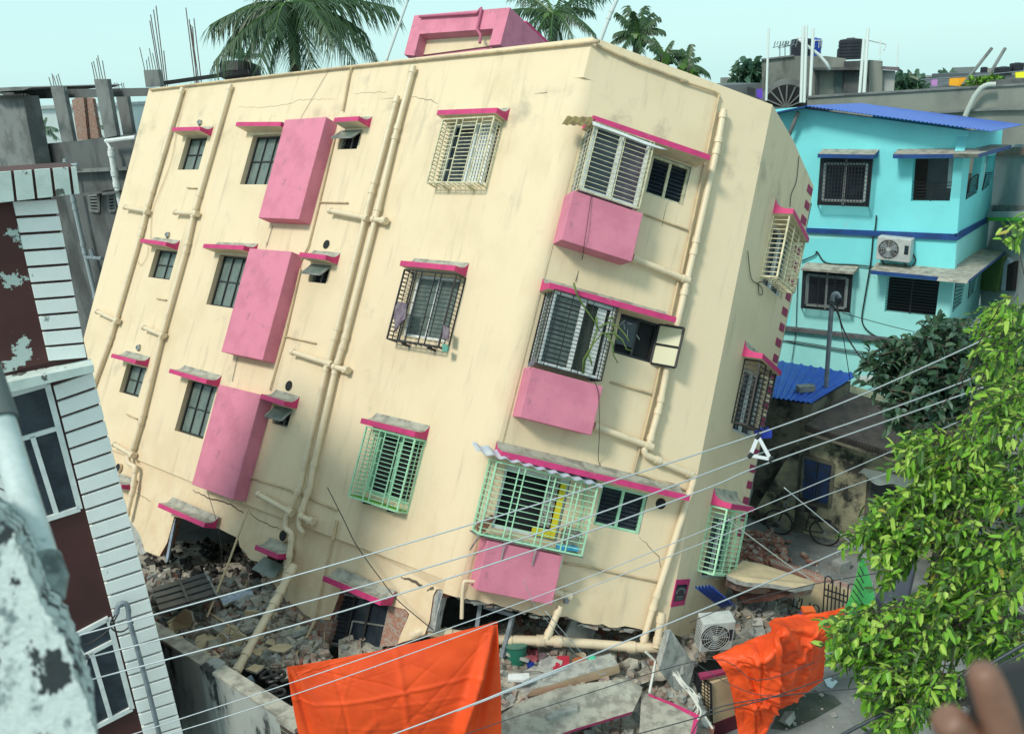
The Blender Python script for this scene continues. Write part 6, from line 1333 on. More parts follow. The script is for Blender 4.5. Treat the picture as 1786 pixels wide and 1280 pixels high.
# white and green building at the right edge
FV = vface(onray(1740, 380, 27), onray(1800, 372, 25))
M_ww = mat('dingy white wall', (.45, .50, .50), (.36, .41, .41), scale=1)
WG = empty('white_house', FV.at(1745, 700), 'dingy white house with green band at the right edge beside the turquoise house', 'house')
def wg(name, k, pts, vec, m, off=0): mb = MB(); mb.prism([FV.at(*p, off) for p in cs(k, *pts)], vec, m); return obj(name, mb, WG)
wg("wall", 3, (1560, 760, 2000, 740, 2000, 3300, 1560, 3300), -FV.n * 4, M_ww); wg('brick_top', 3, (1560, 770, 2000, 760, 2000, 800, 1560, 812), -FV.n * .3, M_brickwall, .15)
wg('ledge', 3, (1600, 1100, 2000, 1100, 2000, 1130, 1590, 1130), -FV.n * .6, M_ww, .6); wg('green_band', 3, (1600, 1130, 2000, 1132, 2000, 1148, 1590, 1148), -FV.n * .6, mat('leaf green paint', (.12, .5, .05)), .62)
wg('grey_patch', 3, (1600, 1065, 2000, 1070, 2000, 1098, 1600, 1098), -FV.n * .1, M_conc, .1)
wg('arched_opening', 6, (1680, 110, 1700, 70, 1720, 110, 1705, 240, 1665, 240), -FV.n * .1, mat('pale blue reveal', (.4, .5, .6)), .1); wg('dark_opening', 6, (1700, 110, 1740, 90, 1725, 245, 1690, 245), -FV.n * .1, M_dark, .12)
wg('green_shade', 6, (1560, 60, 1680, 60, 1640, 250, 1560, 240), -FV.n * .1, mat('olive green wall', (.12, .2, .06)), .15)
wg('balcony', 6, (1545, 320, 1760, 340, 1760, 400, 1535, 380), -FV.n * .8, M_ww, .8)
# roof water tanks
M_tank = mat('black tank plastic', (.018, .022, .032), rough=.5, fine=0); M_tankb = mat('blue tank plastic', (.015, .06, .40), rough=.45, fine=0)
def tank(px0, px1, pyt, pyb, D, m, label, n=6, fr_=None):
    a, b = onray(px0, pyb, D), onray(px1, pyb, D); r = (b - a).length / 2; q = (a + b) / 2 + V((0, r, 0)); h = (onray((px0 + px1) / 2, pyt, D).z - q.z)
    prof = [(0, 0)]
    for i in range(n): z0, z1 = h * .9 * i / n, h * .9 * (i + 1) / n; prof += [(r, z0), (r, z0 + (z1 - z0) * .7), (r * .95, z0 + (z1 - z0) * .8), (r * .95, z1)]
    prof += [(r * .9, h * .93), (r * .35, h * .97), (r * .33, h), (0, h)]
    return tag(obj('water_tank', lathe(prof, q, m, 28), smooth='auto'), label, 'water tank'), q, r, h
tank(1384, 1420, 66, 98, 37, M_tank, 'black ribbed roof tank left of the blue tank')
t2, tq, tr_, th_ = tank(1410, 1435.5, 66, 98, 38.5, M_tankb, 'blue roof tank with white lettering on the grey house')
tank(1469, 1509, 66, 104, 36, M_tank, 'large black ribbed roof tank on the dark stair block')
tank(1461, 1470, 85, 101, 38, M_tank, 'small black tank behind the large black roof tank')
cu = bpy.data.curves.new('lettering', 'FONT'); cu.body = 'ATTON'; cu.size = .34; cu.extrude = .01; cu.align_x = 'CENTER'
to = bpy.data.objects.new('lettering_src', cu); SC.collection.objects.link(to); dg = bpy.context.evaluated_depsgraph_get(); me = bpy.data.meshes.new_from_object(to.evaluated_get(dg)); bpy.data.objects.remove(to)
for v_ in me.vertices:   # wrap the word round the tank
    an = v_.co.x / tr_ + math.radians(28); x_, z_ = v_.co.x, v_.co.y
    dx, dy = math.sin(an), -math.cos(an); rr = tr_ + .012 + v_.co.z; v_.co = V((dx * rr, dy * rr, z_ * 1.5))
me.materials.clear(); me.materials.append(M_white)
lo_ = bpy.data.objects.new('lettering', me); SC.collection.objects.link(lo_); lo_.parent = t2; lo_.location = (tq + V((0, 0, th_ * .42))) - WL[t2.name]
# thin pipes and aerials on the grey house
M_wp = mat('white roof pipe', (.6, .68, .66), fine=0)
for i, (x0, y0, x1, y1, r, lb) in enumerate(((460, 150, 448, 525, .045, 'leftmost thin white pipe rising from the grey house'), (640, 138, 628, 535, .06, 'left one of three white pipes in front of the roof tanks'), (657, 135, 645, 535, .06, 'middle one of three white pipes in front of the roof tanks'), (692, 150, 673, 540, .06, 'right one of three white pipes in front of the roof tanks'),
                                (976, 150, 955, 488, .07, 'taller white pipe beside the large black roof tank'), (955, 205, 932, 488, .06, 'shorter white pipe beside the large black roof tank'), (1040, 210, 1038, 310, .03, 'thin aerial rod right of the large roof tank'), (1133, 232, 1128, 345, .03, 'thin aerial rod above the mauve roof slab'))):
    mb = MB(); mb.tube([onray(*c(3, x1, y1), 33.5), onray(*c(3, x0, y0), 33.5)], r, M_wp, 8); tag(obj('roof_pipe', mb), lb, 'pipe')
mb = MB(); mb.tube([onray(*c(3, x, y), 33.6) for x, y in ((615, 202), (660, 240), (720, 285), (760, 330), (778, 365))], .06, M_wp, 8); tag(obj('roof_pipe', mb, smooth=True), 'pale pipe slanting across the front of the blue tank', 'pipe')
mb = MB(); mb.tube([onray(*c(3, x, y), 34) for x, y in ((980, 210), (1070, 232), (1058, 262))], .03, M_wp, 6); tag(obj('aerial', mb), 'thin aerial arm right of the large black roof tank', 'aerial')
for i, (x, y) in enumerate(((518, 248), (545, 250), (572, 246))):
    mb = MB(); q = onray(*c(3, x, y), 36); mb.tube([onray(*c(3, x, 298), 36), q], .025, M_galv, 5); lathe_ = None
    for k in range(5): mb.bar(q + V((-.25 + .12 * k, 0, .1 * (k % 2))), q + V((-.2 + .12 * k, 0, .25)), .03, M_galv)
    mb.bar(q - V((.3, 0, 0)), q + V((.3, 0, .12)), .03, M_galv); tag(obj('antenna', mb), ['leftmost', 'middle', 'rightmost'][i] + ' small antenna left of the roof tanks', 'antenna', 'small antennas on the grey house')
# sticks, clothes, far clutter on the right skyline
for (x0, y0, x1, y1), lb in (((1618, 252, 1462, 450), 'left slanting pole above the washing line'), ((1688, 252, 1590, 415), 'right slanting pole above the washing line')):
    mb = MB(); mb.tube([onray(*c(3, x1, y1), 31), onray(*c(3, x0, y0), 31)], .06, M_bare, 7); tag(obj('slanting_pole', mb), lb, 'pole')
for pts, m, lb in (((1305, 412, 1338, 410, 1335, 448, 1308, 446), mat('mauve cloth', (.45, .22, .5)), 'mauve cloth on the rooftop washing line'), ((1402, 402, 1450, 400, 1448, 448, 1400, 445), mat('orange cloth', (.85, .4, .02)), 'left orange cloth on the rooftop washing line'), ((1448, 405, 1495, 403, 1492, 452, 1450, 450), mat('amber cloth', (.8, .34, .02)), 'amber cloth on the rooftop washing line'), ((1742, 378, 1786, 370, 1800, 405, 1745, 405), mat('yellow cloth', (.8, .75, .03)), 'yellow cloth at the right end of the rooftop washing line'),
                   ((350, 452, 392, 460, 388, 500, 352, 490), M_black, 'black cloth hanging left of the grey house'), ((398, 465, 428, 462, 428, 515, 400, 505), mat('violet cloth', (.12, .05, .45)), 'violet dotted cloth hanging left of the grey house')):
    P = [onray(*p, 31) for p in cs(3, *pts)]; mb = MB(); mb.prism(P, V((0, .06, 0)), m); tag(obj('hanging_cloth', mb), lb, 'cloth')
mb = MB(); mb.tube([onray(*c(3, 1250, 415), 31), onray(*c(3, 1500, 398), 31), onray(*c(3, 1800, 368), 31)], .02, M_galv, 5); tag(obj('washing_line', mb), 'washing line with bright clothes above the long grey wall', 'line')
for i, (x0, x1, yt, yb, lb) in enumerate(((1568, 1602, 348, 378, 'small far black tank between the slanting poles'), (1655, 1740, 345, 395, 'wide far black tank at the right skyline'), (1730, 1800, 325, 375, 'far black tank at the right edge of the photo'))):
    tank(c(3, x0, 0)[0], c(3, x1, 0)[0], c(3, 0, yt)[1], c(3, 0, yb)[1], 48, M_tank, lb, 4)
mb = MB(); P = [onray(*p, 55) for p in cs(3, 1540, 380, 1640, 375, 1660, 392, 1900, 385, 1900, 470, 1240, 480, 1240, 470, 1540, 410)]; mb.prism(P, V((0, 6, 0)), mat('far dark roofs', (.10, .12, .13), (.06, .07, .08), scale=.5)); tag(obj('far_house', mb), 'dark far rooftops on the right skyline behind the clothes', 'house')
mb = MB(); P = [onray(*p, 29) for p in cs(3, 1650, 418, 1786, 408, 1850, 405, 1850, 445, 1650, 450)]; mb.prism(P, V((0, 2, 0)), M_moss); tag(obj('roof_parapet', mb), 'dark roof parapet with pale top at the far right', 'parapet')
mb = MB(); P = [onray(*p, 40) for p in cs(3, 180, 445, 300, 440, 430, 432, 430, 560, 180, 560)]; mb.prism(P, V((0, 6, 0)), mat('far dark roofs', (.1, .12, .13))); tag(obj('far_house', mb), 'dark low house between the cream parapet and the grey house', 'house')
# far town filler so the ground does not run bare to the horizon
M_far = [mat('far wall %d' % i, cc_, tuple(x * .7 for x in cc_), scale=.3) for i, cc_ in enumerate(((.30, .32, .30), (.22, .25, .25), (.36, .34, .28), (.18, .2, .2)))]
for (x, y, w_, d_, h_, lb) in ((-42, 62, 16, 8, 10.3, 'added far house paled to stand for haze, seen through the bare concrete frame'), (-60, 66, 14, 8, 9.6, 'added far house paled to stand for haze, at the far left behind the bare concrete frame')):
    mb = MB(); mb.box((x, y, 0), (w_, 0, 0), (0, d_, 0), (0, 0, h_), mat('bright whitewash', (.62, .70, .70), (.5, .58, .58), scale=.4)); mb.box((x - .2, y - .2, h_), (w_ + .4, 0, 0), (0, d_ + .4, 0), (0, 0, .2), M_ww); tag(obj('far_house', mb, base=True), lb, 'house')  # added houses; distance haze is put into their pale colour
rs = random.Random(4); k = 0
for i in range(60):
    x = rs.uniform(-70, 95); y = rs.uniform(48, 150)
    if abs(x) < 6 and y < 60 or (-75 < x < -22 and y < 75): continue
    w_, d_, h_ = rs.uniform(6, 11), rs.uniform(6, 10), rs.uniform(4, 9.3)
    mb = MB(); mb.box((x, y, 0), (w_, 0, 0), (0, d_, 0), (0, 0, h_), M_far[i % 4]); mb.box((x - .2, y - .2, h_), (w_ + .4, 0, 0), (0, d_ + .4, 0), (0, 0, .25), M_moss)
    mb.box((x + w_ * .3, y + d_ * .4, h_ + .25), (2.2, 0, 0), (0, 2.5, 0), (0, 0, 1.2 if h_ > 8 else 2), M_far[(i + 1) % 4])
    for wx in (.2, .6):
        for wz in range(1, int(h_ / 3) + 1): mb.box((x + w_ * wx, y - .01, wz * 3 - 1.8), (1.1, 0, 0), (0, .02, 0), (0, 0, 1.2), M_dark)
    tag(obj('far_house', mb, base=True), 'plain flat roofed filler house far behind in the town', 'house', 'far houses of the town')
# ================================================================== TREES
def leafmat(name, a, b, rough=.45, tr=.3):
    if name in MATS: return MATS[name]
    m = bpy.data.materials.new(name); m.use_nodes = True; n = m.node_tree.nodes; l = m.node_tree.links; bs = n['Principled BSDF']; bs.inputs['Roughness'].default_value = rough
    g = n.new('ShaderNodeNewGeometry'); mx = n.new('ShaderNodeMixRGB'); mx.inputs[1].default_value = (*a, 1); mx.inputs[2].default_value = (*b, 1)
    l.new(g.outputs['Random Per Island'], mx.inputs[0]); l.new(mx.outputs[0], bs.inputs['Base Color'])
    t = n.new('ShaderNodeBsdfTranslucent'); l.new(mx.outputs[0], t.inputs[0]); ms = n.new('ShaderNodeMixShader'); ms.inputs[0].default_value = tr
    l.new(bs.outputs[0], ms.inputs[1]); l.new(t.outputs[0], ms.inputs[2]); l.new(ms.outputs[0], n['Material Output'].inputs[0]); MATS[name] = m; return m
M_bark = mat('bark', (.10, .085, .065), (.06, .05, .04), rough=.95, scale=8, bump=.6)
def leaf(mb, p, d, L, w, mi_, fold=.25, droop=.25):
    """pointed folded leaf: base p, direction d"""
    d = d.normalized(); s = d.cross(V((0, 0, 1)));
    s = s.normalized() if s.length > .1 else V((1, 0, 0)); s = (Matrix.Rotation(U(-1.0, 1.0), 3, d) @ s); n = s.cross(d)
    i = len(mb.v); mid = p + d * L * .5 - V((0, 0, droop * L * .18)); tip = p + d * L - V((0, 0, droop * L * .7)); e = n * w * fold
    m1 = p + d * L * .22; m2 = p + d * L * .72 - V((0, 0, droop * L * .38))
    mb.v += [p, m1 + s * w * .42 + e, m2 + s * w * .36 + e, tip, m2 - s * w * .36 + e, m1 - s * w * .42 + e, mid]
    mb.f += [(i, i + 1, i + 6), (i + 1, i + 2, i + 6), (i + 2, i + 3, i + 6), (i + 3, i + 4, i + 6), (i + 4, i + 5, i + 6), (i + 5, i, i + 6)]; mb.m += [mi_] * 6
def inpoly(x, y, P):
    r = False; j = len(P) - 1
    for i in range(len(P)):
        if (P[i][1] > y) != (P[j][1] > y) and x < (P[j][0] - P[i][0]) * (y - P[i][1]) / (P[j][1] - P[i][1]) + P[i][0]: r = not r
        j = i
    return r
def foliage(name, label, cat, polys, depth, nt, lpt, L, w, mats_, wts, base, trunk_r, limbs, dirf, tw=.3, twr=.0025, group=None):
    T = empty(name, base, label, cat, group)
    ms_ = MB(); ids = [ms_.mi(m) for m in mats_]; tg = MB()
    hubs = []
    tr = MB()
    for lb_ in limbs: tr.tube(lb_[0], 0, M_bark, 7, rs=lb_[1]); hubs += lb_[0]
    obj('trunk', tr, T, smooth=True)
    tot = [(max(p[0] for p in P) - min(p[0] for p in P)) * (max(p[1] for p in P) - min(p[1] for p in P)) for P, _ in polys]
    for k in range(nt):
        P, dr = random.choices(polys, tot)[0]
        while True:
            x, y = U(min(p[0] for p in P), max(p[0] for p in P)), U(min(p[1] for p in P), max(p[1] for p in P))
            if inpoly(x, y, P): break
        q = onray(x, y, U(*dr)); d = dirf(x, y).normalized()
        h = min(hubs, key=lambda a: (a - q).length)
        if k % 3 == 0: tg.tube([h.lerp(q, .35) + V((U(-.1, .1), U(-.1, .1), 0)), h.lerp(q, .75) + V((0, 0, .05)), q], twr * 1.6, M_bark, 3, cap=False)
        tl = tw * U(.6, 1.3); q = q - d * tl * .4; q1 = q + d * tl - V((0, 0, tl * .15)); tg.tube([q, q1], twr, M_bark, 3, cap=False)
        for j in range(lpt):
            t = (j + .5) / lpt; s_ = Matrix.Rotation(U(0, 6.28), 3, d) @ d.orthogonal().normalized()
            ld = d * .7 + s_ * .9 + V((0, 0, U(-.25, .15))); leaf(ms_, q.lerp(q1, t), ld, L * U(.45, 1.25), w * U(.8, 1.1), random.choices(ids, wts)[0], U(.05, .35), U(0, .7))
    obj('crown', ms_, T, recalc=False); obj('twigs', tg, T); return T
M_l1 = leafmat('bright leaf', (.13, .32, .025), (.24, .50, .05)); M_l2 = leafmat('yellow green leaf', (.32, .52, .06), (.46, .64, .13)); M_l3 = leafmat('mid leaf', (.04, .11, .02), (.08, .18, .03)); M_l4 = leafmat('yellowing leaf', (.5, .42, .06), (.4, .36, .08))
def ptc(*xy): return cs(0, *xy)
near = [
    (ptc(1050, 60, 1200, 20, 1240, 130, 1180, 230, 1080, 290, 960, 240, 920, 225, 1010, 150), (5.0, 5.8)),
    (ptc(1180, 20, 1330, -60, 1500, -90, 1786, -100, 1786, 80, 1600, 110, 1420, 150, 1250, 130), (5.0, 6.4)),
    (ptc(1140, 150, 1330, 130, 1340, 240, 1220, 330, 1160, 450, 1090, 480, 1060, 330), (5.0, 5.8)),
    (ptc(1330, 120, 1540, 110, 1570, 240, 1520, 330, 1440, 300, 1400, 260, 1380, 240), (4.9, 5.9)),
    (ptc(1440, 300, 1640, 230, 1786, 100, 1786, 900, 1600, 880, 1480, 830, 1300, 620, 1380, 480), (4.8, 6.2)),
    (ptc(1000, 600, 1200, 580, 1320, 520, 1500, 800, 1430, 850, 1300, 900, 1150, 860, 1040, 800), (4.7, 6.0)),
    (ptc(860, 650, 1010, 590, 1080, 800, 960, 900, 900, 880, 830, 800, 830, 720), (4.8, 5.5)),
    (ptc(990, 930, 1080, 880, 1200, 1000, 1180, 1100, 1100, 1140, 1020, 1120, 1030, 1040), (4.7, 5.5)),
    (ptc(1060, 760, 1250, 860, 1360, 860, 1310, 1000, 1150, 980, 1080, 900), (4.7, 5.8)),
    (ptc(1120, 980, 1240, 950, 1440, 980, 1440, 1110, 1240, 1200, 1130, 1250, 1060, 1240, 1160, 1100), (4.6, 5.4)),
    (cs(6, 1180, 960, 1300, 970, 1330, 1070, 1400, 1100, 1500, 1280, 1220, 1280, 1250, 1150, 1130, 1110), (5.1, 6.0)),
    (cs(6, 1400, 1000, 1560, 880, 1650, 820, 1786, 820, 1786, 1290, 1450, 1290, 1360, 1100), (5.0, 6.3)),
    (cs(6, 1600, 300, 1700, 280, 1786, 300, 1786, 420, 1720, 420, 1640, 520, 1620, 440), (5.2, 6.2)),
    (cs(6, 1600, 500, 1700, 440, 1786, 430, 1786, 680, 1700, 700, 1620, 640), (5.2, 6.4)),
    (cs(6, 1560, 760, 1680, 690, 1786, 720, 1786, 900, 1600, 900), (5.1, 6.2)),
    (cs(3, 1750, 1120, 1786, 1100, 1800, 1220, 1765, 1240), (5.4, 6.2)),
]
rt0 = onray(2100, 1500, 5.9); rt0 = V((rt0.x, rt0.y, 0))
t1 = onray(1980, 1150, 5.9); t2_ = onray(1840, 860, 5.8)
limbs = [([rt0, V((rt0.x, rt0.y, 2)), t1, t2_, onray(1760, 640, 6.2), onray(1760, 560, 6.1)], [.14, .12, .09, .06, .035, .01]),
         ([t2_, onray(1700, 870, 5.7), onray(1600, 900, 5.5), onray(1520, 930, 5.4)], [.05, .035, .02, .008]),
         ([t1, onray(1780, 1080, 5.5), onray(1640, 1090, 5.3), onray(1500, 1100, 5.2)], [.05, .035, .02, .008]),
         ([t1, onray(1780, 1200, 5.2), onray(1660, 1230, 5.0), onray(1560, 1250, 4.9)], [.04, .03, .015, .008]),
         ([t2_, onray(1740, 780, 5.9), onray(1640, 750, 5.8)], [.04, .025, .008])]
NT = foliage('bright_tree', 'bright yellow green leafy tree close by on the right', 'tree', near, None, 1380, 9, .073, .032, [M_l1, M_l2, M_l3, M_l4], [3.6, 2.6, 3, .12], rt0, .1, limbs,
             lambda x, y: -cx * 1.0 + V((U(-.6, .6), U(-.8, .3), U(-.9, .35))), tw=.24)
M_d1 = leafmat('dark leaf', (.035, .085, .04), (.055, .12, .06), tr=.2); M_d2 = leafmat('blue green leaf', (.06, .13, .09), (.09, .17, .12), tr=.2)
dk = [(cs(6, 1270, 440, 1340, 400, 1440, 395, 1500, 460, 1640, 560, 1620, 660, 1560, 820, 1440, 1010, 1250, 1000, 1100, 900, 1060, 840, 1200, 800, 1150, 760, 1200, 600), (14.5, 17.5)),
      (cs(6, 1060, 500, 1200, 500, 1220, 620, 1180, 680, 1060, 560), (15, 16.5)), (cs(6, 965, 590, 1070, 620, 1120, 730, 1000, 740, 990, 680), (15, 16.5)), (cs(6, 1100, 600, 1300, 560, 1300, 800, 1080, 760), (15, 17)),
      (cs(6, 1560, 450, 1700, 420, 1786, 500, 1786, 800, 1600, 800), (15.5, 17.5))]
bt = onray(1660, 800, 16.5); bt0 = V((bt.x, bt.y, 0))
foliage('dark_tree', 'dark blue green large leaved tree between the old house and the turquoise house', 'tree', dk, None, 900, 8, .21, .115, [M_d1, M_d2], [3, 2], bt0, .1,
        [([bt0, bt, onray(1640, 700, 16.3), onray(1620, 600, 16)], [.14, .1, .07, .02]), ([bt, onray(1600, 740, 16), onray(1540, 690, 15.8)], [.06, .04, .015]), ([onray(1640, 720, 16.3), onray(1570, 640, 16)], [.05, .015])],
        lambda x, y: V((U(-1, 1), U(-1, .4), U(-.4, .6))), tw=.45, twr=.012)
# palms
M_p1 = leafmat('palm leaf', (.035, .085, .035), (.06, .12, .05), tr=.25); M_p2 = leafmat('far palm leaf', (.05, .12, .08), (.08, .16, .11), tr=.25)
def palm(px, py, D, ends, label, Lf=3.6, m=M_p1, nl=64, trunk_to=None, lw=.05, ll=.95, group='coconut palms behind the rooftops'):
    c_ = onray(px, py, D); base = V((c_.x + 1.0, c_.y, 0)) if trunk_to is None else V(trunk_to)
    T = empty('palm_tree', base, label, 'palm tree', group)
    mb = MB(); n = 14; mb.tube([base.lerp(c_, i / n) + V((-.5 * math.sin(math.pi * i / n), 0, 0)) for i in range(n + 1)], .2, M_bark, 9, rs=[.26 - .1 * i / n for i in range(n + 1)]); obj('trunk', mb, T, smooth=True)
    mb = MB(); mi_ = mb.mi(m); rb = mb.mi(M_l3)
    for (ex, ey, dd, sag) in ends:
        e = onray(ex, ey, D + dd); v = e - c_; L = v.length; P = []
        for i in range(nl // 2 + 1):
            t = i / (nl // 2); P.append(c_ + v * t + V((0, 0, 1)) * sag * L * 4 * t * (1 - t) * .25)
        mb.tube(P, .02, M_l3, 4, rs=[.045 * (1 - .85 * i / len(P)) for i in range(len(P))], cap=False)
        for i in range(nl):
            t = .1 + .9 * i / nl; x = t * (nl // 2); a = P[int(x)]; b = P[min(int(x) + 1, len(P) - 1)]; q = a.lerp(b, x - int(x)); tg_ = (P[min(int(x) + 1, len(P) - 1)] - P[max(int(x) - 1, 0)]).normalized()
            sd = tg_.cross(V((0, 0, 1))).normalized()
            for s_ in (-1, 1):
                l_ = ll * (1.15 - .75 * abs(t - .4) ** 1.2) * U(.8, 1.1) * L / 3.2; dd_ = (sd * s_ * U(.45, .9) + tg_ * U(.35, .7) - V((0, 0, U(.25, .95)))).normalized(); w_ = lw * U(.8, 1.2)
                k = len(mb.v); up_ = tg_ * w_ * .5; m1 = q + dd_ * l_ * .5 - V((0, 0, l_ * .08)); tp = q + dd_ * l_ - V((0, 0, l_ * .38))
                mb.v += [q - up_, q + up_, m1 + up_ * .9, m1 - up_ * .9, tp]; mb.f += [(k, k + 1, k + 2, k + 3), (k + 3, k + 2, k + 4)]; mb.m += [mi_, mi_]
    obj('crown', mb, T, recalc=False)
    if D < 40:
        mb = MB()
        for i in range(7): mb.chunk(c_ + V((U(-.3, .3), U(-.3, .3), U(-.35, -.05))), .26, .22, .28, M_l3, .1)
        obj('coconuts', mb, T)
    return T
palm(507, 8, 27, [(372, 110, -1, .35), (365, 45, .5, .3), (395, 75, 1, .45), (410, 20, 1.5, .25), (450, 118, -1.2, .5), (430, 95, -.6, .6), (515, 112, -1.5, .3), (548, 118, -1, .45), (620, 108, -.6, .55), (655, 95, .4, .55), (640, 60, 1, .4), (690, 15, .8, .25), (680, -30, 1.5, .3), (600, -60, 1.5, .2), (420, -50, 1, .3), (505, -90, 1, .1), (480, 60, -2, .5), (585, 80, -2, .6), (470, 128, .2, .5)], 'largest palm with drooping fronds behind the left part of the cream roof')
palm(965, 25, 30, [(880, 20, 0, .3), (895, 70, -.5, .5), (925, 85, -1, .5), (960, 90, -1.5, .4), (1000, 70, -1, .6), (1040, 62, -.5, .6), (1035, 20, .5, .4), (1060, -15, .8, .35), (1000, -40, 1, .2), (930, -40, 1, .2), (890, -15, .8, .3), (985, 90, .6, .5), (940, 50, .8, .4)], 'dense dark palm behind the pink stair room', nl=44, ll=.8)
palm(1112, 60, 34, [(1075, 22, 0, .3), (1095, 10, .5, .2), (1125, 10, .3, .2), (1150, 30, -.4, .35), (1160, 55, -.3, .6), (1070, 60, 0, .5), (1085, 85, -.5, .5), (1120, 92, -.8, .3), (1145, 80, -.5, .5), (1065, 75, .2, .5), (1105, 20, -.5, .3), (1140, 22, .8, .3)], 'small palm standing right of the white vent pipe', nl=34, ll=.9, lw=.07)
palm(1158, 95, 33, [(1130, 80, 0, .4), (1140, 65, .4, .2), (1172, 72, 0, .3), (1190, 90, 0, .5), (1135, 108, 0, .4), (1182, 112, 0, .5), (1160, 118, 0, .3)], 'short dark palm crown just above the sloping parapet', nl=26, ll=1.0, lw=.08)
palm(1196, 115, 33, [(1205, 78, 0, .1), (1178, 90, .4, .3), (1190, 85, .4, .2), (1220, 100, 0, .4), (1238, 130, 0, .6), (1225, 140, 0, .4), (1172, 128, 0, .5), (1180, 140, 0, .3)], 'rightmost small palm with one upright spear leaf above the parapet', nl=26, ll=1.0, lw=.08)
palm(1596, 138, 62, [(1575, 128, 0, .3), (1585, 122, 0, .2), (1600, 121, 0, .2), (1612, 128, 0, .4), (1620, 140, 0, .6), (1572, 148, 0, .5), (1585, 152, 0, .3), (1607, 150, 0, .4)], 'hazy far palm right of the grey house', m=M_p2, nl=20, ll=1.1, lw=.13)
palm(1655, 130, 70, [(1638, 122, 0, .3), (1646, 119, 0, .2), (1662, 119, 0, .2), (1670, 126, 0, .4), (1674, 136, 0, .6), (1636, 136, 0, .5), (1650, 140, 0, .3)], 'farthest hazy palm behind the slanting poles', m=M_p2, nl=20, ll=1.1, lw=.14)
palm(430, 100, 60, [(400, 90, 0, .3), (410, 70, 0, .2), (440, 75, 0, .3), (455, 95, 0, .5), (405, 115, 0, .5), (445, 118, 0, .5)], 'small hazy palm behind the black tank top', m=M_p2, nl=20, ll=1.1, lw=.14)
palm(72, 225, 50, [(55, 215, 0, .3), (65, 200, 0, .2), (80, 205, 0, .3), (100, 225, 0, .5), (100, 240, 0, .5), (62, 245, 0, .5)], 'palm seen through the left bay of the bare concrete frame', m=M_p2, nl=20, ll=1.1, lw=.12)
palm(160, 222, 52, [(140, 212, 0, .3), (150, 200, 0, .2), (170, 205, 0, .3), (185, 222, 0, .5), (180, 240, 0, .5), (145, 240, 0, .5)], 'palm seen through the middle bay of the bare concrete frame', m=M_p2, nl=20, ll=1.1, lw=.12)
def bush(name, polys, label, L, w, ms_, n=150, lpt=10):
    b = onray(sum(p[0] for p in polys[0][0]) / len(polys[0][0]), polys[0][0][0][1], sum(polys[0][1]) / 2); base = V((b.x, b.y, 0))
    foliage(name, label, 'tree' if 'tree' in name else 'plants', polys, None, n, lpt, L, w, ms_, [1] * len(ms_), base, .1, [([base, b], [.25, .12])], lambda x, y: V((U(-1, 1), U(-1, 1), U(-.2, .8))), tw=L * 2, twr=.02)
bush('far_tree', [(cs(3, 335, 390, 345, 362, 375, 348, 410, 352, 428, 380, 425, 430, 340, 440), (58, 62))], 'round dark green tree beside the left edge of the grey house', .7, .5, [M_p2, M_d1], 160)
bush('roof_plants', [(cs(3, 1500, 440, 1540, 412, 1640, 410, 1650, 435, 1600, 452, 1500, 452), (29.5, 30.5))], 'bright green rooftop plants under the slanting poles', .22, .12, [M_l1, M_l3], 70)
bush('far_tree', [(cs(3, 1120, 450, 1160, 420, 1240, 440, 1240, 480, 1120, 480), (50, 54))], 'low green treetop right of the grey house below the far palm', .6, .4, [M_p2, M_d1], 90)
# ================================================================== NEAR BLURRED WALL AND PIPE (lower left corner)
M_near = mat('flaking whitewash', (.60, .70, .69), (.17, .24, .25), rough=.9, scale=26, lo=.50, hi=.64, detail=12, bump=1.0, bscale=22, extra=((.025, .035, .04), 17, .545, .575))
pw = [(-60, 860), (0, 905), (22, 925), (38, 960), (52, 1000), (70, 1050), (95, 1085), (118, 1130), (140, 1190), (155, 1235), (168, 1290), (180, 1400), (-60, 1400)]
dist = 1.25
mb = MB(); Pn = [onray(x, y, dist) for x, y in pw]
fa_ = Face(Pn[0], cam2w(V((-.25, -.1, -1))), cx)
Pn = []
for (x, y), (x2, y2) in zip(pw[:-1], pw[1:]):
    for i in range(6): t = i / 6; Pn.append(fa_.at(x + (x2 - x) * t + U(-4, 4), y + (y2 - y) * t + U(-4, 4)))
Pn.append(fa_.at(*pw[-1]))
mb.prism(Pn, (cam2w(V((-.5, .1, 1)))) * .25, M_near); tag(obj('parapet_wall', mb), 'blurred flaking whitewashed wall edge very close at the lower left', 'wall')
mb = MB(); M_npipe = mat('pale blue grey pipe', (.47, .55, .55), (.38, .46, .46), rough=.5, scale=14, extra=((.2, .25, .25), 12, .62, .7))
mb.tube([onray(x, y, D) for x, y, D in ((-40, 600, 1.75), (-8, 700, 1.7), (30, 830, 1.6), (66, 950, 1.5), (80, 995, 1.46))], .026, M_npipe, 20)
mb.tube([onray(x, y, D) for x, y, D in ((-30, 640, 1.72), (2, 735, 1.67))], .032, mat('dark pipe collar', (.10, .12, .12)), 20)
mb.tube([onray(x, y, D) for x, y, D in ((74, 975, 1.47), (84, 1010, 1.45), (82, 1030, 1.44), (60, 1045, 1.43))], .036, mat('grimy pipe elbow', (.28, .34, .33), (.08, .1, .1), scale=14), 20, rs=[.030, .032, .032, .027])
tag(obj('near_pipe', mb, smooth='auto'), 'thick pale blurred pipe with elbow very close at the left edge', 'pipe')
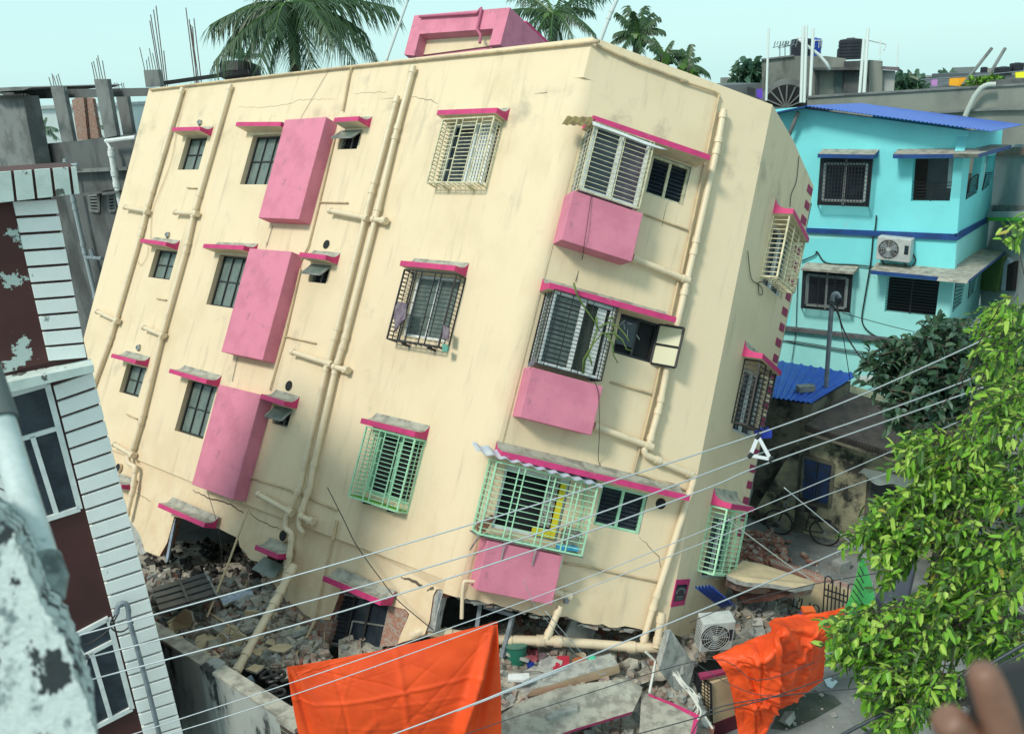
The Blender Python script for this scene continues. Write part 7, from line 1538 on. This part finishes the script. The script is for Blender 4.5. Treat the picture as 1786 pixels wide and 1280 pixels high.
# ================================================================== OVERHEAD WIRES
M_alu = mat('aluminium conductor', (.40, .45, .48), rough=.45, metal=.3, fine=0)
def line(name, pts, r, label, m=M_alu, D0=6.5, D1=6.8, group='bare conductors crossing the picture'):
    P = []
    for i, (x, y) in enumerate(pts):
        t = (x - pts[0][0]) / (pts[-1][0] - pts[0][0]); P.append(onray(x, y, D0 + (D1 - D0) * t))
    o = wirep(P, r, m, None, name, 6, 5); return tag(o, label, 'wire', group)
line('power_line', [(60, 1128), c(7, 270, 805), c(7, 1786, 385), (1000, 860), c(6, 410, 985), c(6, 1000, 760), c(6, 1786, 400), (1860, 520)], .0062, 'topmost thick pale power line, carrying the apex of the right triangle spacer')
line('power_line', [c(7, 445, 885), c(7, 1786, 540), (1000, 910), c(6, 370, 1105), c(6, 1000, 890), c(6, 1620, 660), (1860, 590)], .0062, 'second thick pale power line from the top')
line('power_line', [c(7, 440, 1005), c(7, 1786, 640), (1000, 936), (1237, 850), c(6, 480, 1130), c(6, 1786, 670), (1860, 618)], .0062, 'third thick pale power line from the top')
line('power_line', [(200, 1290), c(7, 920, 1205), c(7, 1786, 920), c(8, 1786, 495), c(9, 1786, 10), c(6, 1250, 1010), c(6, 1600, 850), (1830, 650)], .004, 'fourth thinner power line, just above the big tarpaulin corner')
line('power_line', [(230, 1290), c(7, 940, 1260), c(7, 1786, 985), c(8, 1786, 550), c(9, 1786, 85), c(6, 1300, 1110), (1800, 720)], .004, 'fifth thinner power line, crossing the big tarpaulin')
line('power_line', [(600, 1300), c(8, 850, 1280), c(8, 1786, 920), c(9, 0, 1155), c(9, 1786, 415), c(0, 1400, 60), (1830, 790)], .006, 'lowest pale power line over the fallen slabs')
M_blk = mat('thin dark wire', (.04, .045, .05), fine=0)
gq = 'thin dark wires low on the right'
line('thin_wire', [c(9, 1200, 1300), c(0, 160, 1155), c(0, 500, 1085), c(0, 760, 1055), c(0, 980, 1030), c(0, 1200, 930), c(0, 1440, 925)], .004, 'dark wire sagging across the middle of the draped tarpaulin', M_blk, 6, 6, gq)
line('thin_wire', [c(9, 850, 1300), c(0, 250, 1150), c(0, 500, 1080), c(0, 930, 925), c(0, 1100, 850)], .004, 'dark wire climbing right across the draped tarpaulin to the bright tree', M_blk, 6, 6, gq)
line('thin_wire', [c(0, 60, 895), c(0, 240, 1010), c(0, 450, 1080), c(0, 800, 1050)], .003, 'dark wire dipping down over the left part of the draped tarpaulin', M_blk, 7, 6.5, gq)
line('thin_wire', [c(9, 0, 1290), c(9, 600, 1090), c(9, 1300, 890), c(0, 400, 1000), c(0, 700, 905)], .003, 'dark wire over the big fallen slab', M_blk, 6, 6, gq)
line('thin_wire', [c(0, 50, 700), c(0, 300, 600), c(0, 700, 500), c(0, 1120, 430)], .004, 'dark wire over the compound wall to the green sheet', M_blk, 9, 6.5, gq)
line('thin_wire', [c(8, 1640, 640), c(9, 700, 930), c(9, 730, 968), c(9, 765, 962)], .004, 'pale hooked wire hanging in front of the tan beam', M_alu, 8, 8.5, 'x1')
line('thin_wire', [c(9, 340, 480), c(9, 370, 560), c(9, 410, 630), c(9, 620, 880)], .003, 'pale frayed wire in front of the lowest pink box', M_alu, 8, 8.5, 'x1')
for n_ in SC.objects:
    if n_.get('group') == 'x1': del n_['group']
line('thin_wire', [c(9, 1400, 165), c(9, 1480, 230), c(0, 560, 400), c(0, 680, 475)], .0055, 'white cord running down from the mint cage over the fallen wall', M_wc, 8, 9, 'cords on the right')
line('thin_wire', [c(0, 540, 0), c(0, 720, 150), c(0, 930, 325), c(0, 1000, 420)], .005, 'pale wire coming down in front of the blue shutters to the green sheet', M_alu, 8, 8, 'cords on the right')
line('black_cable', [(1440, 1310), c(0, 850, 1280), c(0, 1150, 1130), c(0, 1440, 1010), (1860, 1080)], .012, 'upper thick black cable in the lower right corner', mat('black sheathed cable', (.03, .04, .05), rough=.35, fine=0), 5, 4.6, 'thick black cables lower right')
line('black_cable', [(1480, 1310), c(0, 960, 1280), c(0, 1180, 1145), c(0, 1440, 1030), (1860, 1100)], .008, 'lower thinner black cable in the lower right corner', mat('black sheathed cable', (.03, .04, .05), rough=.35, fine=0), 5, 4.6, 'thick black cables lower right')
M_sp = mat('white spacer rod', (.72, .76, .80), rough=.4, fine=0)
for pts, D, lb in ((cs(6, 405, 1000, 365, 1098, 470, 1118), 6.6, 'white triangular wire spacer in front of the striped corner'), (cs(7, 378, 800, 432, 1000, 445, 885), 6.5, 'narrow white triangular wire spacer in front of the banded house')):
    P = [onray(x, y, D) for x, y in pts]; mb = MB(); t_ = obj
    for i in range(3): mb.bar(P[i], P[(i + 1) % 3], .026, M_sp, h=.014, up=-cz)
    s_ = tag(obj('triangle_spacer', mb), lb, 'spacer')
    for p in P: mb = MB(); mb.tube([p - V((.012, 0, .02)), p + V((.012, 0, .02))], .017, M_black, 8); obj('clamp', mb, s_)
# street clutter seen through the bright tree: parked motorcycle shape and a standing person
mb = MB(); M_van = mat('slate grey bonnet', (.055, .065, .09), (.045, .05, .07), rough=.4, scale=2)
P = [G(*c(0, *p), z) for p, z in (((1010, 560), .9), ((1190, 330), 1.3), ((1235, 345), 1.35), ((1180, 580), 1.0), ((1060, 600), .9))]
mb.prism(P, V((0, 0, -.5)), M_van); tag(obj('covered_cart', mb, bevel=.06), 'slate grey covered handcart on the lane behind the bright tree', 'cart')
# ================================================================== PEOPLE
M_skin = mat('brown skin', (.25, .125, .085), (.18, .09, .06), rough=.5, scale=30, fine=.05)
def skin(name, verts, edges, radii, m, parent=None, sub=2, root=0):
    me = bpy.data.meshes.new(name); cc_ = sum(verts, V((0, 0, 0))) / len(verts); me.from_pydata([v - cc_ for v in verts], edges, []); me.materials.append(m)
    o = bpy.data.objects.new(name, me); SC.collection.objects.link(o); WL[o.name] = cc_
    if parent: o.parent = parent; o.location = cc_ - WL[parent.name]
    else: o.location = cc_
    s = o.modifiers.new('skin', 'SKIN'); s.use_smooth_shade = True
    for i, r in enumerate(radii):
        sv = me.skin_vertices[0].data[i]; sv.radius = (r, r) if not isinstance(r, tuple) else r; sv.use_root = (i == root)
    b = o.modifiers.new('sub', 'SUBSURF'); b.levels = sub; b.render_levels = sub; return o
def bake(o):
    dg = bpy.context.evaluated_depsgraph_get(); me = bpy.data.meshes.new_from_object(o.evaluated_get(dg)); o.modifiers.clear(); o.data = me
    for p in me.polygons: p.use_smooth = True
def build_body(name, chains, m, parent=None, sub=2):
    """chains: list of [(point, radius),...]; several skinned chains baked and joined into one mesh"""
    parts = []
    for ch in chains:
        o = skin(name, [p for p, r in ch], [(i, i + 1) for i in range(len(ch) - 1)], [r for p, r in ch], m, None, sub); bpy.context.view_layer.update(); bake(o); parts.append(o)
    mb = MB()
    for o in parts:
        mb.faces([o.location + v.co for v in o.data.vertices], [tuple(p.vertices) for p in o.data.polygons], m); bpy.data.objects.remove(o)
    r = obj(name, mb, parent, smooth=True); return r
# standing person seen through the leaves
pb = G(*c(0, 1395, 560)); H = empty('person', pb, 'person in a blue shirt partly hidden behind the bright tree', 'person')
def B(x, y, z): return pb + V((x, y, z))
body = build_body('body', [[(B(0, 0, .9), .12), (B(0, 0, 1.15), .13), (B(0, 0, 1.38), .14), (B(0, 0, 1.48), .06), (B(0, -.02, 1.56), .075), (B(0, -.02, 1.66), .095), (B(0, 0, 1.72), .06)],
                       [(B(-.09, 0, .92), .09), (B(-.11, 0, .5), .06), (B(-.11, .02, .08), .04), (B(-.11, -.12, .04), .04)], [(B(.09, 0, .92), .09), (B(.12, .05, .5), .06), (B(.12, .08, .08), .04), (B(.12, -.06, .04), .04)],
                       [(B(-.17, 0, 1.38), .06), (B(-.24, 0, 1.12), .042), (B(-.2, -.15, .9), .03), (B(-.18, -.2, .84), .03)], [(B(.17, 0, 1.38), .06), (B(.25, 0, 1.12), .042), (B(.22, -.12, .88), .03), (B(.2, -.18, .82), .03)]], M_skin, H, 1)
build_body('shirt', [[(B(0, 0, .88), .15), (B(0, 0, 1.15), .155), (B(0, 0, 1.36), .16), (B(0, 0, 1.43), .09)], [(B(-.15, 0, 1.38), .08), (B(-.22, 0, 1.2), .06)], [(B(.15, 0, 1.38), .08), (B(.23, 0, 1.2), .06)]], mat('blue shirt', (.02, .08, .16), (.015, .06, .12)), H, 1)
build_body('trousers', [[(B(-.09, 0, .95), .115), (B(-.11, 0, .5), .08), (B(-.11, .02, .12), .06)], [(B(.09, 0, .95), .115), (B(.12, .05, .5), .08), (B(.12, .08, .12), .06)]], mat('dark trousers', (.015, .02, .05)), H, 1)
build_body('hair', [[(B(0, .02, 1.68), .098), (B(0, .02, 1.74), .075)]], M_black, H, 1)
# hand holding a phone, close to the lens at lower right
def h_(x, y, D): return onray(x, y, D)
HD = empty('person', h_(1760, 1500, .62), 'blurred raised hand of a person holding a phone, lower right corner', 'person')
D = .60
hand = build_body('hand', [
    [(h_(1860, 1700, .66), .030), (h_(1800, 1480, .63), .030), (h_(1755, 1350, .62), (.036, .020)), (h_(1735, 1270, .61), (.034, .016))],
    [(h_(1762, 1330, .60), .0165), (h_(1738, 1235, .585), .0135), (h_(1722, 1190, .58), .0125), (h_(1708, 1155, .578), .0105)],
    [(h_(1720, 1360, .61), .018), (h_(1680, 1290, .60), .0155), (h_(1660, 1262, .595), .0145), (h_(1645, 1248, .59), .0125)],
    [(h_(1800, 1340, .63), .0118), (h_(1850, 1280, .645), .0100), (h_(1880, 1240, .645), .0090), (h_(1890, 1225, .64), .0078)],
    [(h_(1815, 1370, .63), .0112), (h_(1870, 1320, .645), .0095), (h_(1895, 1290, .645), .0086), (h_(1905, 1280, .64), .0074)],
    [(h_(1830, 1400, .63), .010), (h_(1880, 1370, .645), .0085), (h_(1900, 1350, .645), .0078), (h_(1910, 1340, .64), .0068)]], M_skin, HD, 2)
mb = MB(); a, b, d = h_(1672, 1172, .615), h_(1900, 1112, .615), h_(1700, 1330, .605)
mb.box(a, b - a, d - a, (b - a).cross(d - a).normalized() * -.009, M_black); ph = tag(obj('phone', mb, bevel=.004), 'black phone held up in the blurred hand at lower right', 'phone')
